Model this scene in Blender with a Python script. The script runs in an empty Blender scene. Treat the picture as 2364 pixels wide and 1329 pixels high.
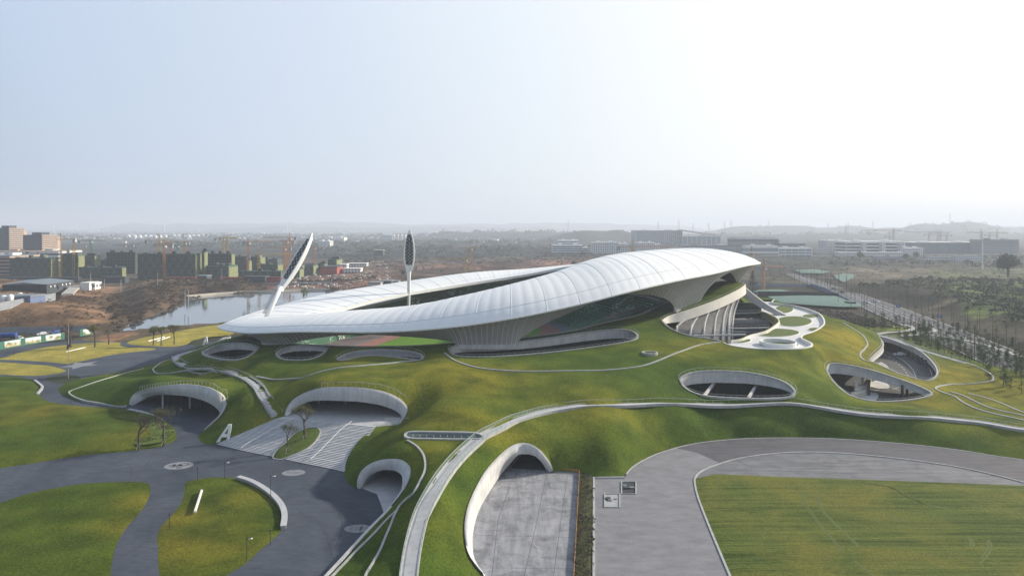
import bpy, bmesh, math, random
import numpy as np
from mathutils import Vector, Matrix
from mathutils.geometry import delaunay_2d_cdt
random.seed(7); np.random.seed(7)
PI = math.pi
scene = bpy.context.scene
COL = scene.collection

# ------------------------------------------------------------ camera
CAMH = 58.0; F = 1576.0; CX = 1182.0; HY = 525.0
cam_d = bpy.data.cameras.new('camera'); cam = bpy.data.objects.new('camera', cam_d)
COL.objects.link(cam); scene.camera = cam
cam.location = (0, 0, CAMH); cam.rotation_euler = (math.radians(90), 0, 0)
cam_d.sensor_width = 36.0; cam_d.lens = 36.0*F/2364.0
cam_d.shift_y = -(664.5-HY)/2364.0
cam_d.clip_start = 1.0; cam_d.clip_end = 60000.0

# ------------------------------------------------------------ world, sun, exposure
SUN_EL = math.radians(24); SUN_AZ = math.radians(66)     # azimuth clockwise from +Y (view direction)
w = bpy.data.worlds.new('World'); scene.world = w; w.use_nodes = True
nt = w.node_tree; bg = nt.nodes['Background']
sky = nt.nodes.new('ShaderNodeTexSky'); sky.sky_type = 'NISHITA'; sky.sun_disc = False
sky.sun_elevation = SUN_EL; sky.sun_rotation = SUN_AZ
sky.air_density = 1.0; sky.dust_density = 3.0; sky.ozone_density = 1.5; sky.altitude = 0
nt.links.new(sky.outputs[0], bg.inputs[0]); bg.inputs[1].default_value = 0.12
# thin high overcast: a pale veil over the clear sky, brighter towards the sun
sdir = Vector((math.sin(SUN_AZ)*math.cos(SUN_EL), math.cos(SUN_AZ)*math.cos(SUN_EL), math.sin(SUN_EL)))
tc = nt.nodes.new('ShaderNodeTexCoord'); dp = nt.nodes.new('ShaderNodeVectorMath'); dp.operation = 'DOT_PRODUCT'
nt.links.new(tc.outputs['Generated'], dp.inputs[0]); dp.inputs[1].default_value = sdir
sx = nt.nodes.new('ShaderNodeSeparateXYZ'); nt.links.new(tc.outputs['Generated'], sx.inputs[0])
def wramp(fac, stops):
    r = nt.nodes.new('ShaderNodeValToRGB'); e = r.color_ramp.elements
    while len(e) < len(stops): e.new(.5)
    for i, (p, c) in enumerate(stops): e[i].position = p; e[i].color = (*c, 1)
    nt.links.new(fac, r.inputs[0]); return r.outputs[0]
dpm = nt.nodes.new('ShaderNodeMapRange'); dpm.inputs['From Min'].default_value = -1; dpm.inputs['From Max'].default_value = 1; nt.links.new(dp.outputs['Value'], dpm.inputs[0])
gl = wramp(dpm.outputs[0], [(0, (.26,.33,.44)), (.36, (.38,.48,.62)), (.455, (.54,.645,.82)), (.625, (.69,.775,.90)), (.74, (.84,.91,.97)), (.85, (1.02,1.02,1.01)), (1, (1.1,1.08,1.05))])
hzr = wramp(sx.outputs['Z'], [(0, (.98,.96,.95)), (.10, (.98,.97,.96)), (.36, (1,1,1)), (.62, (.62,.66,.72)), (1, (.46,.52,.60))])
vm = nt.nodes.new('ShaderNodeVectorMath'); vm.operation = 'MULTIPLY'; nt.links.new(gl, vm.inputs[0]); nt.links.new(hzr, vm.inputs[1])
bg2 = nt.nodes.new('ShaderNodeBackground'); nt.links.new(vm.outputs[0], bg2.inputs[0]); bg2.inputs[1].default_value = 1.0
mx = nt.nodes.new('ShaderNodeMixShader'); mx.inputs[0].default_value = .85
nt.links.new(bg.outputs[0], mx.inputs[1]); nt.links.new(bg2.outputs[0], mx.inputs[2]); nt.links.new(mx.outputs[0], nt.nodes['World Output'].inputs[0])
sd = bpy.data.lights.new('sun', 'SUN'); sd.energy = 5.8; sd.angle = math.radians(2.0); sd.color = (1.0, 0.90, 0.74)
sun = bpy.data.objects.new('sun', sd); COL.objects.link(sun)
sdir = Vector((math.sin(SUN_AZ)*math.cos(SUN_EL), math.cos(SUN_AZ)*math.cos(SUN_EL), math.sin(SUN_EL)))
sun.rotation_euler = sdir.to_track_quat('Z', 'Y').to_euler(); sun.location = (300, 100, 400)
vs = scene.view_settings; vs.view_transform = 'Standard'; vs.look = 'None'; vs.gamma = 1.0; vs.exposure = 0.17
scene.render.engine = 'CYCLES'
cy = scene.cycles; cy.use_denoising = True; cy.max_bounces = 5; cy.diffuse_bounces = 2; cy.glossy_bounces = 2
cy.transmission_bounces = 3; cy.transparent_max_bounces = 8; cy.volume_bounces = 2; cy.use_adaptive_sampling = True

# ------------------------------------------------------------ helpers
def W(px, py, z=0.0):
    """world point of a photo pixel at a known height"""
    D = (CAMH-z)*F/(py-HY)
    return ((px-CX)*D/F, D, z)
def WD(px, py, D):
    return ((px-CX)*D/F, D, CAMH-(py-HY)*D/F)
def tag(o, label=None, cat=None, group=None, kind=None):
    if label: o['label'] = label
    if cat: o['category'] = cat
    if group: o['group'] = group
    if kind: o['kind'] = kind
    return o
def empty(name, loc=(0, 0, 0), rz=0, label=None, cat=None, group=None):
    o = bpy.data.objects.new(name, None); COL.objects.link(o)
    o.location = loc; o.rotation_euler = (0, 0, rz); o.empty_display_size = 1
    return tag(o, label, cat, group)
class MB:
    """collects faces, then links them as one mesh object"""
    def __init__(s): s.v = []; s.f = []; s.mi = []; s.cur = 0
    def add(s, vs, fs):
        n = len(s.v); s.v.extend([tuple(p) for p in vs])
        for f in fs: s.f.append(tuple(i+n for i in f)); s.mi.append(s.cur)
        return s
    def box(s, x0, x1, y0, y1, z0, z1):
        return s.add([(x0,y0,z0),(x1,y0,z0),(x1,y1,z0),(x0,y1,z0),(x0,y0,z1),(x1,y0,z1),(x1,y1,z1),(x0,y1,z1)],
                     [(0,3,2,1),(4,5,6,7),(0,1,5,4),(1,2,6,5),(2,3,7,6),(3,0,4,7)])
    def bar(s, a, b, r, n=4, r2=None):
        a = Vector(a); b = Vector(b); d = b-a
        if d.length < 1e-6: return s
        q = d.to_track_quat('Z', 'Y'); r2 = r if r2 is None else r2
        vs = []
        for P, R in ((a, r), (b, r2)):
            for i in range(n):
                t = 2*PI*(i+.5)/n
                vs.append(P + q @ Vector((R*math.cos(t), R*math.sin(t), 0)))
        fs = [(i, (i+1) % n, n+(i+1) % n, n+i) for i in range(n)] + [tuple(range(n))[::-1], tuple(range(n, 2*n))]
        return s.add(vs, fs)
    def grid(s, rows, closed=False):
        n = len(rows[0]); vs = [p for r in rows for p in r]; fs = []
        for i in range(len(rows)-1):
            for j in range(n if closed else n-1):
                k = (j+1) % n
                fs.append((i*n+j, i*n+k, (i+1)*n+k, (i+1)*n+j))
        return s.add(vs, fs)
    def poly(s, pts): return s.add(pts, [tuple(range(len(pts)))])
    def prism(s, pts, z0, z1):
        n = len(pts)
        if area2(pts) < 0: pts = pts[::-1]
        vs = [(p[0], p[1], z0) for p in pts]+[(p[0], p[1], z1) for p in pts]
        return s.add(vs, [tuple(range(n))[::-1], tuple(range(n, 2*n))]+[(i, (i+1) % n, n+(i+1) % n, n+i) for i in range(n)])
    def build(s, name, mat, parent=None, smooth=False, loc=None):
        me = bpy.data.meshes.new(name); me.from_pydata(s.v, [], s.f)
        mats = mat if isinstance(mat, (list, tuple)) else [mat]
        for m in mats: me.materials.append(m)
        if len(mats) > 1: me.polygons.foreach_set('material_index', s.mi)
        if smooth: me.polygons.foreach_set('use_smooth', [True]*len(me.polygons))
        me.update()
        o = bpy.data.objects.new(name, me); COL.objects.link(o)
        if parent: o.parent = parent
        if loc: o.location = loc
        return o
def area2(P): return sum(P[i][0]*P[(i+1) % len(P)][1]-P[(i+1) % len(P)][0]*P[i][1] for i in range(len(P)))/2
def copy_tree(o, parent=None, loc=None, rz=None, label=None, sc=None):
    c = o.copy(); COL.objects.link(c)
    if parent: c.parent = parent
    if loc is not None: c.location = loc
    if rz is not None: c.rotation_euler = (0, 0, rz)
    if label: c['label'] = label
    if sc is not None: c.scale = sc if hasattr(sc, '__len__') else (sc, sc, sc)
    for ch in list(o.children): copy_tree(ch, c)
    return c
def catmull(P, n=6, closed=False):
    P = [np.array(p, float) for p in P]; N = len(P); out = []
    R = range(N) if closed else range(N-1)
    for i in R:
        if closed: a, b, c, d = P[i-1], P[i], P[(i+1) % N], P[(i+2) % N]
        else: a, b, c, d = P[max(i-1, 0)], P[i], P[i+1], P[min(i+2, N-1)]
        for k in range(n):
            t = k/n
            out.append(.5*((2*b)+(c-a)*t+(2*a-5*b+4*c-d)*t*t+(3*b-a-3*c+d)*t**3))
    if not closed: out.append(P[-1])
    return out
def resample(P, step, closed=False):
    P = [np.array(p, float) for p in P]
    if closed: P = P+[P[0]]
    L = [0]
    for i in range(1, len(P)): L.append(L[-1]+np.linalg.norm(P[i][:2]-P[i-1][:2]))
    n = max(2, int(round(L[-1]/step))); A = np.array(P); L = np.array(L)
    t = np.linspace(0, L[-1], n+1)
    out = np.stack([np.interp(t, L, A[:, k]) for k in range(A.shape[1])], 1)
    return out[:-1] if closed else out
def in_poly(x, y, poly):
    x = np.asarray(x); y = np.asarray(y); c = np.zeros(x.shape, bool); n = len(poly); j = n-1
    for i in range(n):
        xi, yi = poly[i][0], poly[i][1]; xj, yj = poly[j][0], poly[j][1]
        if yi != yj:
            m = ((yi > y) != (yj > y)) & (x < (xj-xi)*(y-yi)/(yj-yi)+xi); c ^= m
        j = i
    return c
def dist_poly(x, y, poly, closed=True):
    x = np.asarray(x, float); y = np.asarray(y, float); d = np.full(x.shape, 1e9); n = len(poly)
    for i in range(n if closed else n-1):
        ax, ay = poly[i][0], poly[i][1]; bx, by = poly[(i+1) % n][0], poly[(i+1) % n][1]
        dx, dy = bx-ax, by-ay; L = dx*dx+dy*dy+1e-12
        t = np.clip(((x-ax)*dx+(y-ay)*dy)/L, 0, 1)
        d = np.minimum(d, np.hypot(x-ax-t*dx, y-ay-t*dy))
    return d
def vnoise(x, y, seed=0):
    """cheap smooth value noise"""
    xi = np.floor(x).astype(np.int64); yi = np.floor(y).astype(np.int64); fx = x-xi; fy = y-yi
    def h(a, b):
        n = (a*374761393+b*668265263+seed*1442695041) & 0xffffffff
        n = ((n ^ (n >> 13))*1274126177) & 0xffffffff
        return ((n ^ (n >> 16)) & 0xffff)/65535.0
    u = fx*fx*(3-2*fx); v = fy*fy*(3-2*fy)
    return (h(xi, yi)*(1-u)+h(xi+1, yi)*u)*(1-v)+(h(xi, yi+1)*(1-u)+h(xi+1, yi+1)*u)*v
def fbm(x, y, seed=0, o=4):
    r = 0; a = .5
    for k in range(o): r = r+a*vnoise(x*2**k, y*2**k, seed+k*17); a *= .5
    return r/(1-.5**o)
def cdt(loops, pts=(), inside=None, holes=()):
    """triangulate plan loops + free points; keep triangles inside loops[0] and outside the holes"""
    V = []; E = []
    for lp in list(loops)+list(holes):
        n0 = len(V); V += [Vector((p[0], p[1])) for p in lp]; m = len(lp)
        E += [(n0+i, n0+(i+1) % m) for i in range(m)]
    V += [Vector((p[0], p[1])) for p in pts]
    r = delaunay_2d_cdt(V, E, [], 0, 1e-4)
    v = np.array([(p[0], p[1]) for p in r[0]]); f = np.array([t for t in r[2]])
    c = v[f].mean(1); k = in_poly(c[:, 0], c[:, 1], loops[0])
    for h in holes: k &= ~in_poly(c[:, 0], c[:, 1], h)
    f = f[k]
    a = v[f]; ar = (a[:,1,0]-a[:,0,0])*(a[:,2,1]-a[:,0,1])-(a[:,2,0]-a[:,0,0])*(a[:,1,1]-a[:,0,1])
    f[ar < 0] = f[ar < 0][:, ::-1]
    used = np.unique(f); mp = -np.ones(len(v), int); mp[used] = np.arange(len(used))
    return v[used], mp[f]
def mesh_np(name, v, f, mat, parent=None, smooth=True, attr=None):
    me = bpy.data.meshes.new(name); me.from_pydata([tuple(p) for p in v.tolist()], [], f.tolist())
    me.materials.append(mat)
    if smooth: me.polygons.foreach_set('use_smooth', [True]*len(me.polygons))
    if attr is not None:
        a = me.color_attributes.new('land', 'FLOAT_COLOR', 'POINT')
        a.data.foreach_set('color', np.concatenate([attr, np.ones((len(attr), 1))], 1).ravel())
    me.update(); o = bpy.data.objects.new(name, me); COL.objects.link(o)
    if parent: o.parent = parent
    return o
def grid_pts(poly, step, jit=.25):
    x0, x1 = min(p[0] for p in poly), max(p[0] for p in poly); y0, y1 = min(p[1] for p in poly), max(p[1] for p in poly)
    X, Y = np.meshgrid(np.arange(x0, x1, step), np.arange(y0, y1, step)); X = X.ravel(); Y = Y.ravel()
    X = X+(np.random.rand(len(X))-.5)*step*jit; Y = Y+(np.random.rand(len(Y))-.5)*step*jit
    k = in_poly(X, Y, poly); return X[k], Y[k]

# ------------------------------------------------------------ materials
def new_mat(name):
    m = bpy.data.materials.new(name); m.use_nodes = True; nt = m.node_tree
    return m, nt, nt.nodes['Principled BSDF']
def N(nt, t, **kw):
    n = nt.nodes.new(t)
    for k, v in kw.items():
        if isinstance(k, str) and hasattr(n, k): setattr(n, k, v)
        else: n.inputs[k].default_value = v
    return n
def noise(nt, scale, detail=4, rough=.55, vec=None, dist=0):
    n = nt.nodes.new('ShaderNodeTexNoise'); n.inputs['Scale'].default_value = scale
    n.inputs['Detail'].default_value = detail; n.inputs['Roughness'].default_value = rough; n.inputs['Distortion'].default_value = dist
    if vec is not None: nt.links.new(vec, n.inputs['Vector'])
    return n.outputs['Fac']
def geo(nt): return nt.nodes.new('ShaderNodeNewGeometry').outputs['Position']
def objco(nt): return nt.nodes.new('ShaderNodeTexCoord').outputs['Object']
def mapping(nt, vec, scale=(1,1,1), rot=(0,0,0), loc=(0,0,0)):
    m = nt.nodes.new('ShaderNodeMapping'); m.inputs['Scale'].default_value = scale; m.inputs['Rotation'].default_value = rot
    m.inputs['Location'].default_value = loc; nt.links.new(vec, m.inputs['Vector']); return m.outputs[0]
def ramp(nt, fac, stops):
    r = nt.nodes.new('ShaderNodeValToRGB'); e = r.color_ramp.elements
    while len(e) < len(stops): e.new(.5)
    for i, (p, c) in enumerate(stops):
        e[i].position = p; e[i].color = (*c, 1) if len(c) == 3 else c
    nt.links.new(fac, r.inputs[0]); return r.outputs[0]
def mixc(nt, fac, a, b, mode='MIX'):
    m = nt.nodes.new('ShaderNodeMix'); m.data_type = 'RGBA'; m.blend_type = mode
    for sock, v in ((m.inputs[0], fac), (m.inputs[6], a), (m.inputs[7], b)):
        if isinstance(v, bpy.types.NodeSocket): nt.links.new(v, sock)
        elif isinstance(v, (int, float)): sock.default_value = v
        else: sock.default_value = (*v, 1)
    return m.outputs[2]
def math_(nt, op, a, b=None, clamp=False):
    m = nt.nodes.new('ShaderNodeMath'); m.operation = op; m.use_clamp = clamp
    for i, v in enumerate((a, b)):
        if v is None: continue
        if isinstance(v, bpy.types.NodeSocket): nt.links.new(v, m.inputs[i])
        else: m.inputs[i].default_value = v
    return m.outputs[0]
def bump(nt, b, h, strength=.5, dist=.1):
    n = nt.nodes.new('ShaderNodeBump'); n.inputs['Strength'].default_value = strength; n.inputs['Distance'].default_value = dist
    nt.links.new(h, n.inputs['Height']); nt.links.new(n.outputs[0], b.inputs['Normal'])
def rough_mat(name, c1, c2, scale=1.0, rough=.85, bs=.3, bd=.05, metallic=0, detail=5, spec=.3):
    m, nt, b = new_mat(name); g = geo(nt); n = noise(nt, scale, detail, .6, g)
    nt.links.new(ramp(nt, n, [(.3, c1), (.7, c2)]), b.inputs['Base Color'])
    b.inputs['Roughness'].default_value = rough; b.inputs['Metallic'].default_value = metallic
    b.inputs['Specular IOR Level'].default_value = spec
    if bs: bump(nt, b, noise(nt, scale*4, 4, .6, g), bs, bd)
    return m
def grass_mat(name, c_dark, c_mid, c_yel, yel=.5, fine=1.6, big=.03):
    m, nt, b = new_mat(name); g = geo(nt)
    n1 = noise(nt, big, 3, .5, g); n2 = noise(nt, fine, 6, .75, g); n3 = noise(nt, .12, 4, .55, g)
    base = mixc(nt, ramp(nt, n1, [(yel-.14, (0,0,0)), (yel+.2, (.7,.7,.7))]), c_mid, c_yel)
    at = nt.nodes.new('ShaderNodeAttribute'); at.attribute_name = 'land'
    base = mixc(nt, at.outputs['Fac'], base, c_yel)
    base = mixc(nt, ramp(nt, n3, [(.30, (.65,.65,.65)), (.62, (0,0,0))]), base, c_dark)
    n4 = noise(nt, 5.5, 3, .7, g)
    tint = mixc(nt, 1.0, ramp(nt, n2, [(.28, (.55,.58,.5)), (.5, (1,1,1)), (.72, (1.4,1.35,1.2))]), ramp(nt, n4, [(.3, (.55,.55,.55)), (.7, (1.45,1.45,1.4))]), 'MULTIPLY')
    nt.links.new(mixc(nt, 1.0, base, tint, 'MULTIPLY'), b.inputs['Base Color'])
    b.inputs['Roughness'].default_value = .95; b.inputs['Specular IOR Level'].default_value = .05
    bump(nt, b, math_(nt, 'ADD', n2, math_(nt, 'MULTIPLY', n4, .5)), 1.0, .30); return m
M = {}
M['hill'] = grass_mat('hill_grass', (.028,.052,.010), (.072,.118,.018), (.255,.215,.026), .66)
M['lawn'] = grass_mat('lawn_grass', (.028,.046,.009), (.074,.110,.017), (.215,.178,.026), .62)
M['lawn_yellow'] = grass_mat('pale_lawn_grass', (.14,.15,.04), (.32,.28,.07), (.42,.34,.09), .46)
M['lawn_dark'] = rough_mat('dark_ground_cover', (.018,.026,.012), (.045,.05,.02), 1.2, .95, .6, .2)
M['bed'] = rough_mat('bed_grass', (.05,.085,.014), (.11,.150,.024), 1.0, .95, .6, .2)
mp, nt, b = new_mat('plaza_asphalt'); g = geo(nt); n1 = noise(nt, .05, 6, .65, g, 1.0); n2 = noise(nt, .9, 6, .75, mapping(nt, g, (.35, 1, 1), (0, 0, .5))); n3 = noise(nt, 9, 3, .7, g)
c = ramp(nt, n1, [(.3, (.046,.056,.074)), (.5, (.064,.076,.098)), (.72, (.088,.102,.126))]); c = mixc(nt, 1.0, c, ramp(nt, n2, [(.3, (.8,.8,.8)), (.7, (1.22,1.22,1.22))]), 'MULTIPLY'); c = mixc(nt, 1.0, c, ramp(nt, n3, [(.3, (.82,.82,.82)), (.7, (1.18,1.18,1.18))]), 'MULTIPLY')
nt.links.new(c, b.inputs['Base Color']); b.inputs['Roughness'].default_value = .92; b.inputs['Specular IOR Level'].default_value = .15; M['plaza'] = mp
M['road_asphalt'] = rough_mat('road_asphalt', (.10,.10,.115), (.15,.15,.17), .12, .9, .15, .02)
M['concrete'] = rough_mat('pale_concrete', (.44,.44,.44), (.62,.61,.60), .25, .75, .15, .03)
M['concrete_grey'] = rough_mat('grey_concrete', (.28,.285,.30), (.38,.385,.40), .35, .8, .15, .03)
M['concrete_dark'] = rough_mat('dark_concrete', (.09,.09,.095), (.15,.15,.155), .4, .85, .1, .03)
M['white'] = rough_mat('white_paint', (.72,.72,.71), (.80,.80,.79), .5, .5, 0)
M['curb'] = rough_mat('curb_concrete', (.30,.31,.32), (.44,.44,.43), .6, .7, 0)
M['steel'] = rough_mat('railing_steel', (.34,.35,.36), (.45,.46,.46), .5, .45, 0, metallic=.3)
M['dark_steel'] = rough_mat('dark_steel', (.03,.033,.04), (.06,.06,.07), .5, .5, 0)
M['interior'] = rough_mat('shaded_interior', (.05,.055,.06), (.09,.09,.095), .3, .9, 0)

def stained(name, c0, c1):
    """cast concrete with water streaks and panel joints"""
    m, nt, b = new_mat(name); g = geo(nt); n1 = noise(nt, .3, 5, .6, g); n2 = noise(nt, 1.3, 6, .7, mapping(nt, g, (1, 1, .12))); s_ = nt.nodes.new('ShaderNodeSeparateXYZ'); nt.links.new(g, s_.inputs[0])
    c = ramp(nt, n1, [(.3, c0), (.7, c1)]); c = mixc(nt, 1.0, c, ramp(nt, n2, [(.35, (.86,.86,.85)), (.6, (1.04,1.04,1.04))]), 'MULTIPLY')
    j = math_(nt, 'LESS_THAN', math_(nt, 'FRACT', math_(nt, 'DIVIDE', math_(nt, 'ADD', s_.outputs[0], math_(nt, 'MULTIPLY', s_.outputs[1], .7)), 3.6)), .035)
    c = mixc(nt, math_(nt, 'MULTIPLY', j, .18), c, tuple(x*.5 for x in c0)); nt.links.new(c, b.inputs['Base Color']); b.inputs['Roughness'].default_value = .8; bump(nt, b, n2, .15, .04); return m
M['concrete'] = stained('pale_cast_concrete', (.44,.44,.44), (.62,.61,.60))
# ============================================================ the green hill
def WL(L): return [W(*p) for p in L]
ARCH1_O = [(298,935,0),(302,920,2),(318,906,4),(350,897,6.3),(400,890,8.8),(440,890,9.5),(480,896,9.3),(508,910,7.8),(520,925,5.6),(521,940,4),(505,965,1.5),(468,996,0)]
ARCH1_I = [(310,937),(325,925),(345,915),(372,911),(406,912),(440,916),(474,926),(498,940),(507,952),(504,960),(487,977),(466,997)]
ARCH2_O = [(657,960,5),(664,940,7),(680,922,9),(706,908,11),(740,898,12.5),(790,896,13),(838,898,13),(885,906,12),(918,920,10.3),(936,936,8.4),(940,952,6.8),(926,977,5)]
ARCH2_I = [(668,957),(675,948),(689,938),(711,927),(741,924),(785,925),(829,927),(874,934),(903,943),(918,951),(927,963),(920,978)]
ARCH3_O = [(824,1128,0),(825,1109,1.8),(835,1089,3.5),(852,1075,4.8),(876,1066,5.8),(903,1063,6.3),(927,1066,6.5),(944,1079,6.1),(947,1096,5.4),(942,1116,4.5),(923,1146,3.1),(903,1170,2.1)]
ARCH3_I = [(835,1128),(839,1116),(846,1104),(859,1094),(876,1086),(896,1084),(913,1087),(925,1094),(929,1106),(926,1130),(910,1153),(893,1177)]
ARCH3_TAIL = [(885,1190,1.5),(850,1225,1.0),(800,1280,.7),(755,1329,.5)]
ARCH4_O = [(1278,1090,0),(1268,1068,2.4),(1250,1045,4.8),(1228,1030,6.2),(1205,1026,6.6),(1180,1033,6.4),(1150,1058,5.8),(1120,1092,5),(1098,1130,4.2),(1080,1172,3.4),(1072,1215,2.6),(1074,1255,1.8),(1085,1290,1),(1115,1329,.3)]
ARCH4_I = [(1262,1086,0.05),(1253,1070,None),(1239,1055,None),(1225,1049,None),(1211,1048,None),(1196,1050,None),(1174,1074,1.5),(1154,1098,.6),(1127,1140,.1),(1106,1177,.05),(1094,1218,.05),(1091,1251,.05),(1096,1290,.05),(1122,1329,.05)]
STAIR_L = [(500,1025,0),(560,1000,1.8),(600,985,3.2),(640,965,5)]
STAIR_R = [(868,984,5),(838,1007,3.8),(815,1034,2.6),(800,1063,1.2),(795,1089,0)]

def cr3(L, n=3): return [tuple(p) for p in catmull(WL(L), n)]
BND = []
def B(pts):
    for p in pts:
        if not BND or math.hypot(p[0]-BND[-1][0], p[1]-BND[-1][1]) > .15: BND.append(tuple(p))
arch1 = cr3(ARCH1_O); arch2 = cr3(ARCH2_O); arch3 = cr3(ARCH3_O); arch3t = cr3(ARCH3_O[-1:]+ARCH3_TAIL); arch4 = cr3(ARCH4_O)
B(arch1); B(WL([(457,1008,0),(462,1018,0),(475,1025,0)]))
B([tuple(p) for p in catmull(WL(STAIR_L), 4)]); B(arch2)
B([tuple(p) for p in catmull(WL(STAIR_R), 4)])
B(WL([(796,1100,0),(806,1116,0)])); B(arch3); B(arch3t)
B([(-33, 96, .4), (-34, 84, .4), (-20, 82, 1), (-6, 84, .1)])
B(arch4[::-1])
ROAD_EDGE = [(1285,1088,0),(1340,1090,0),(1372,1100,0),(1440,1100,0),(1446,1090,0),(1462,1074,0),(1490,1057,0),(1525,1042,0),(1580,1026,0),(1640,1017,0),(1730,1010,0),(1850,1009,0),(1950,1012,0),(2080,1022,0),(2200,1035,0),(2300,1051,0),(2364,1060,0),(2500,1075,0)]
B(WL(ROAD_EDGE))
B([(172,160,0),(215,165,0),(226,190,0),(216,225,0),(208,250,0),(203,285,0),(200,320,0),(192,352,0),(184,385,0),(172,415,0),(150,440,0),(110,462,0),(60,484,0),(0,488,0),(-50,468,0),(-100,434,0),(-134,395,0),(-149,350,0),(-152,315,0),(-152,292,0),(-156,275,0)])
B(WL([(200,871,0),(150,884,0),(134,896,0),(138,908,0),(165,922,0),(230,934,0),(280,938,0)]))
if math.hypot(BND[0][0]-BND[-1][0], BND[0][1]-BND[-1][1]) < .3: BND.pop()

# stadium bowl rim (plan + height)
RIM = [(-77,254,14.3),(-62,246.5,15),(-48,243.5,15.4),(-32,245,15.6),(-18,249,16),(-8,252,16.5),(2,253,17),(12,254,17.9),(23,259,18.7),(37.6,272,20),(53.8,285,21.5),(63,300,22.5),(72,312,24),(88,325,27),(98,345,28),(96,380,26),(75,415,26),(35,435,25.5),(-10,432,24),(-50,405,19.5),(-80,375,15),(-98,345,13),(-107,315,12),(-108,292,12.4),(-99,274,12.9),(-88,262,13.6)]
rim = [tuple(p) for p in catmull(RIM, 4, True)]
# oval openings: rim in photo pixels with height
HOLES = {
 'light_well_a': [(1573,878,11.3),(1580,868,12.2),(1610,859,12.9),(1660,857,13.2),(1720,860,13),(1770,869,12.3),(1810,883,11.2),(1831,900,9.9),(1829,912,9),(1810,918,8.5),(1760,920,8.3),(1680,918,8.4),(1620,912,8.9),(1585,897,9.9)],
 'light_well_b': [(1911,846,9.6),(1920,840,9.9),(1950,842,9.8),(2000,852,9),(2050,867,7.8),(2110,888,6),(2146,905,4.6),(2142,914,4.1),(2100,923,3.9),(2040,927,4.2),(1995,923,4.8),(1955,908,6),(1925,880,7.8),(1911,858,9)],
 'parking_opening': [(2031,776,7.6),(2060,780,6.9),(2090,793,6.0),(2125,812,5.1),(2150,835,4.6),(2162,855,4.3),(2158,870,4.2),(2140,878,4.3),(2115,874,4.9),(2080,864,5.8),(2050,851,6.8),(2022,838,7.7),(2010,833,8),(2020,821,8.4),(2037,805,8.2),(2040,792,8.0)],
 'oculus_a': [(470,816,10.6),(482,806,11.1),(505,797,11.6),(530,792,12.1),(560,792,12.5),(585,797,12.5),(594,803,12.4),(588,812,12),(570,824,11.3),(545,830,10.9),(515,829,10.6),(485,823,10.5)],
 'oculus_b': [(641,820,12.4),(650,808,13.2),(672,800,13.8),(700,797.5,14.1),(730,798,14.2),(752,802,14.1),(751,811,13.6),(738,821,13),(715,829,12.4),(685,831,12.2),(655,829,12.2)],
 'crescent': [(780,830,12.9),(800,818,13.6),(830,810,14.1),(874,807,14.5),(915,808,14.6),(945,811,14.5),(965,817,14.3),(975,825,13.8),(968,831,13.4),(948,829,13.5),(903,823,13.7),(865,820,13.7),(830,823,13.3),(800,830,12.9)],
 'long_slot': [(1040,808,15.2),(1048,800,15.7),(1075,796,15.9),(1140,794,16.2),(1200,789,16.6),(1270,780,17.3),(1340,769,18.2),(1400,762,19),(1440,761,19.3),(1462,767,19.1),(1470,776,18.6),(1464,784,18),(1430,792,17.3),(1370,801,16.4),(1290,811,15.6),(1220,818,15),(1140,823,14.7),(1070,823,14.7),(1048,818,14.8)],
 'grand_opening': [(1528,742,20),(1544,757,18.9),(1571,769,18),(1597,776,17.4),(1630,781,16.9),(1662,787,16.4)],
 'skylight': [(938,1006,9.2),(942,1000,9.5),(960,998,9.7),(1020,999,9.8),(1080,1000,9.8),(1105,1003,9.6),(1113,1009,9.2),(1104,1013,8.9),(1060,1014,8.8),(1000,1013,8.8),(955,1012,8.8),(941,1010,9)],
}
hole3 = {k: [tuple(p) for p in catmull(WL(v), 3, True)] for k, v in HOLES.items() if k != 'grand_opening'}
# the grand opening: near edge, right (terrace) edge, then the edge under the raised ribbon
GN = WL(HOLES['grand_opening']); GT = [(85,257,16),(91.4,266,16),(101,276,16),(110,290,16),(117,303,16),(121,315,16),(123,330,16),(122,346,16)]
GR = [(117,352,22),(115.5,343,28.5),(114,334,30),(110.5,324,30.2),(104,314,29),(96,305,27.3),(88,297.5,25.6),(80,291.5,24),(72,286.5,22.4),(65,282.5,21)]
go_ribbon = [tuple(p) for p in catmull([GN[0]]+GR[::-1], 4)][::-1]
hole3['grand_opening'] = [tuple(p) for p in catmull(GN+GT, 3)]+go_ribbon[:-1]
# white terrace, 15.5 m up, cut out of the hill
TZ = 16.3
TPX = [(1670,791),(1690,798),(1723,803),(1760,805.5),(1797,806),(1835,805.5),(1857,803),(1872,799),(1875,795),(1869,790),(1856,784),(1850,779),(1855,773),(1868,769),(1883,763),(1896,755),(1903,747),(1901,735),(1889,723),(1857,711),(1825,704),(1800,701),(1784,698.5),(1783,695),(1788,692)]
TW = [W(a, b, TZ) for a, b in TPX]
ter_out = [tuple(p) for p in catmull(TW, 3)]
ter_in = [(p[0], p[1], TZ) for p in [(136,398),(131,372),(126.5,352),(124.2,340),(124.4,330),(122.3,315),(118.3,302.5),(111.3,289.5),(102.2,275),(92.6,265),(86.2,256),(80.8,252.2)]]
terrace = ter_out+ter_in
hole3['terrace'] = terrace
hole3['bowl'] = rim

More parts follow.
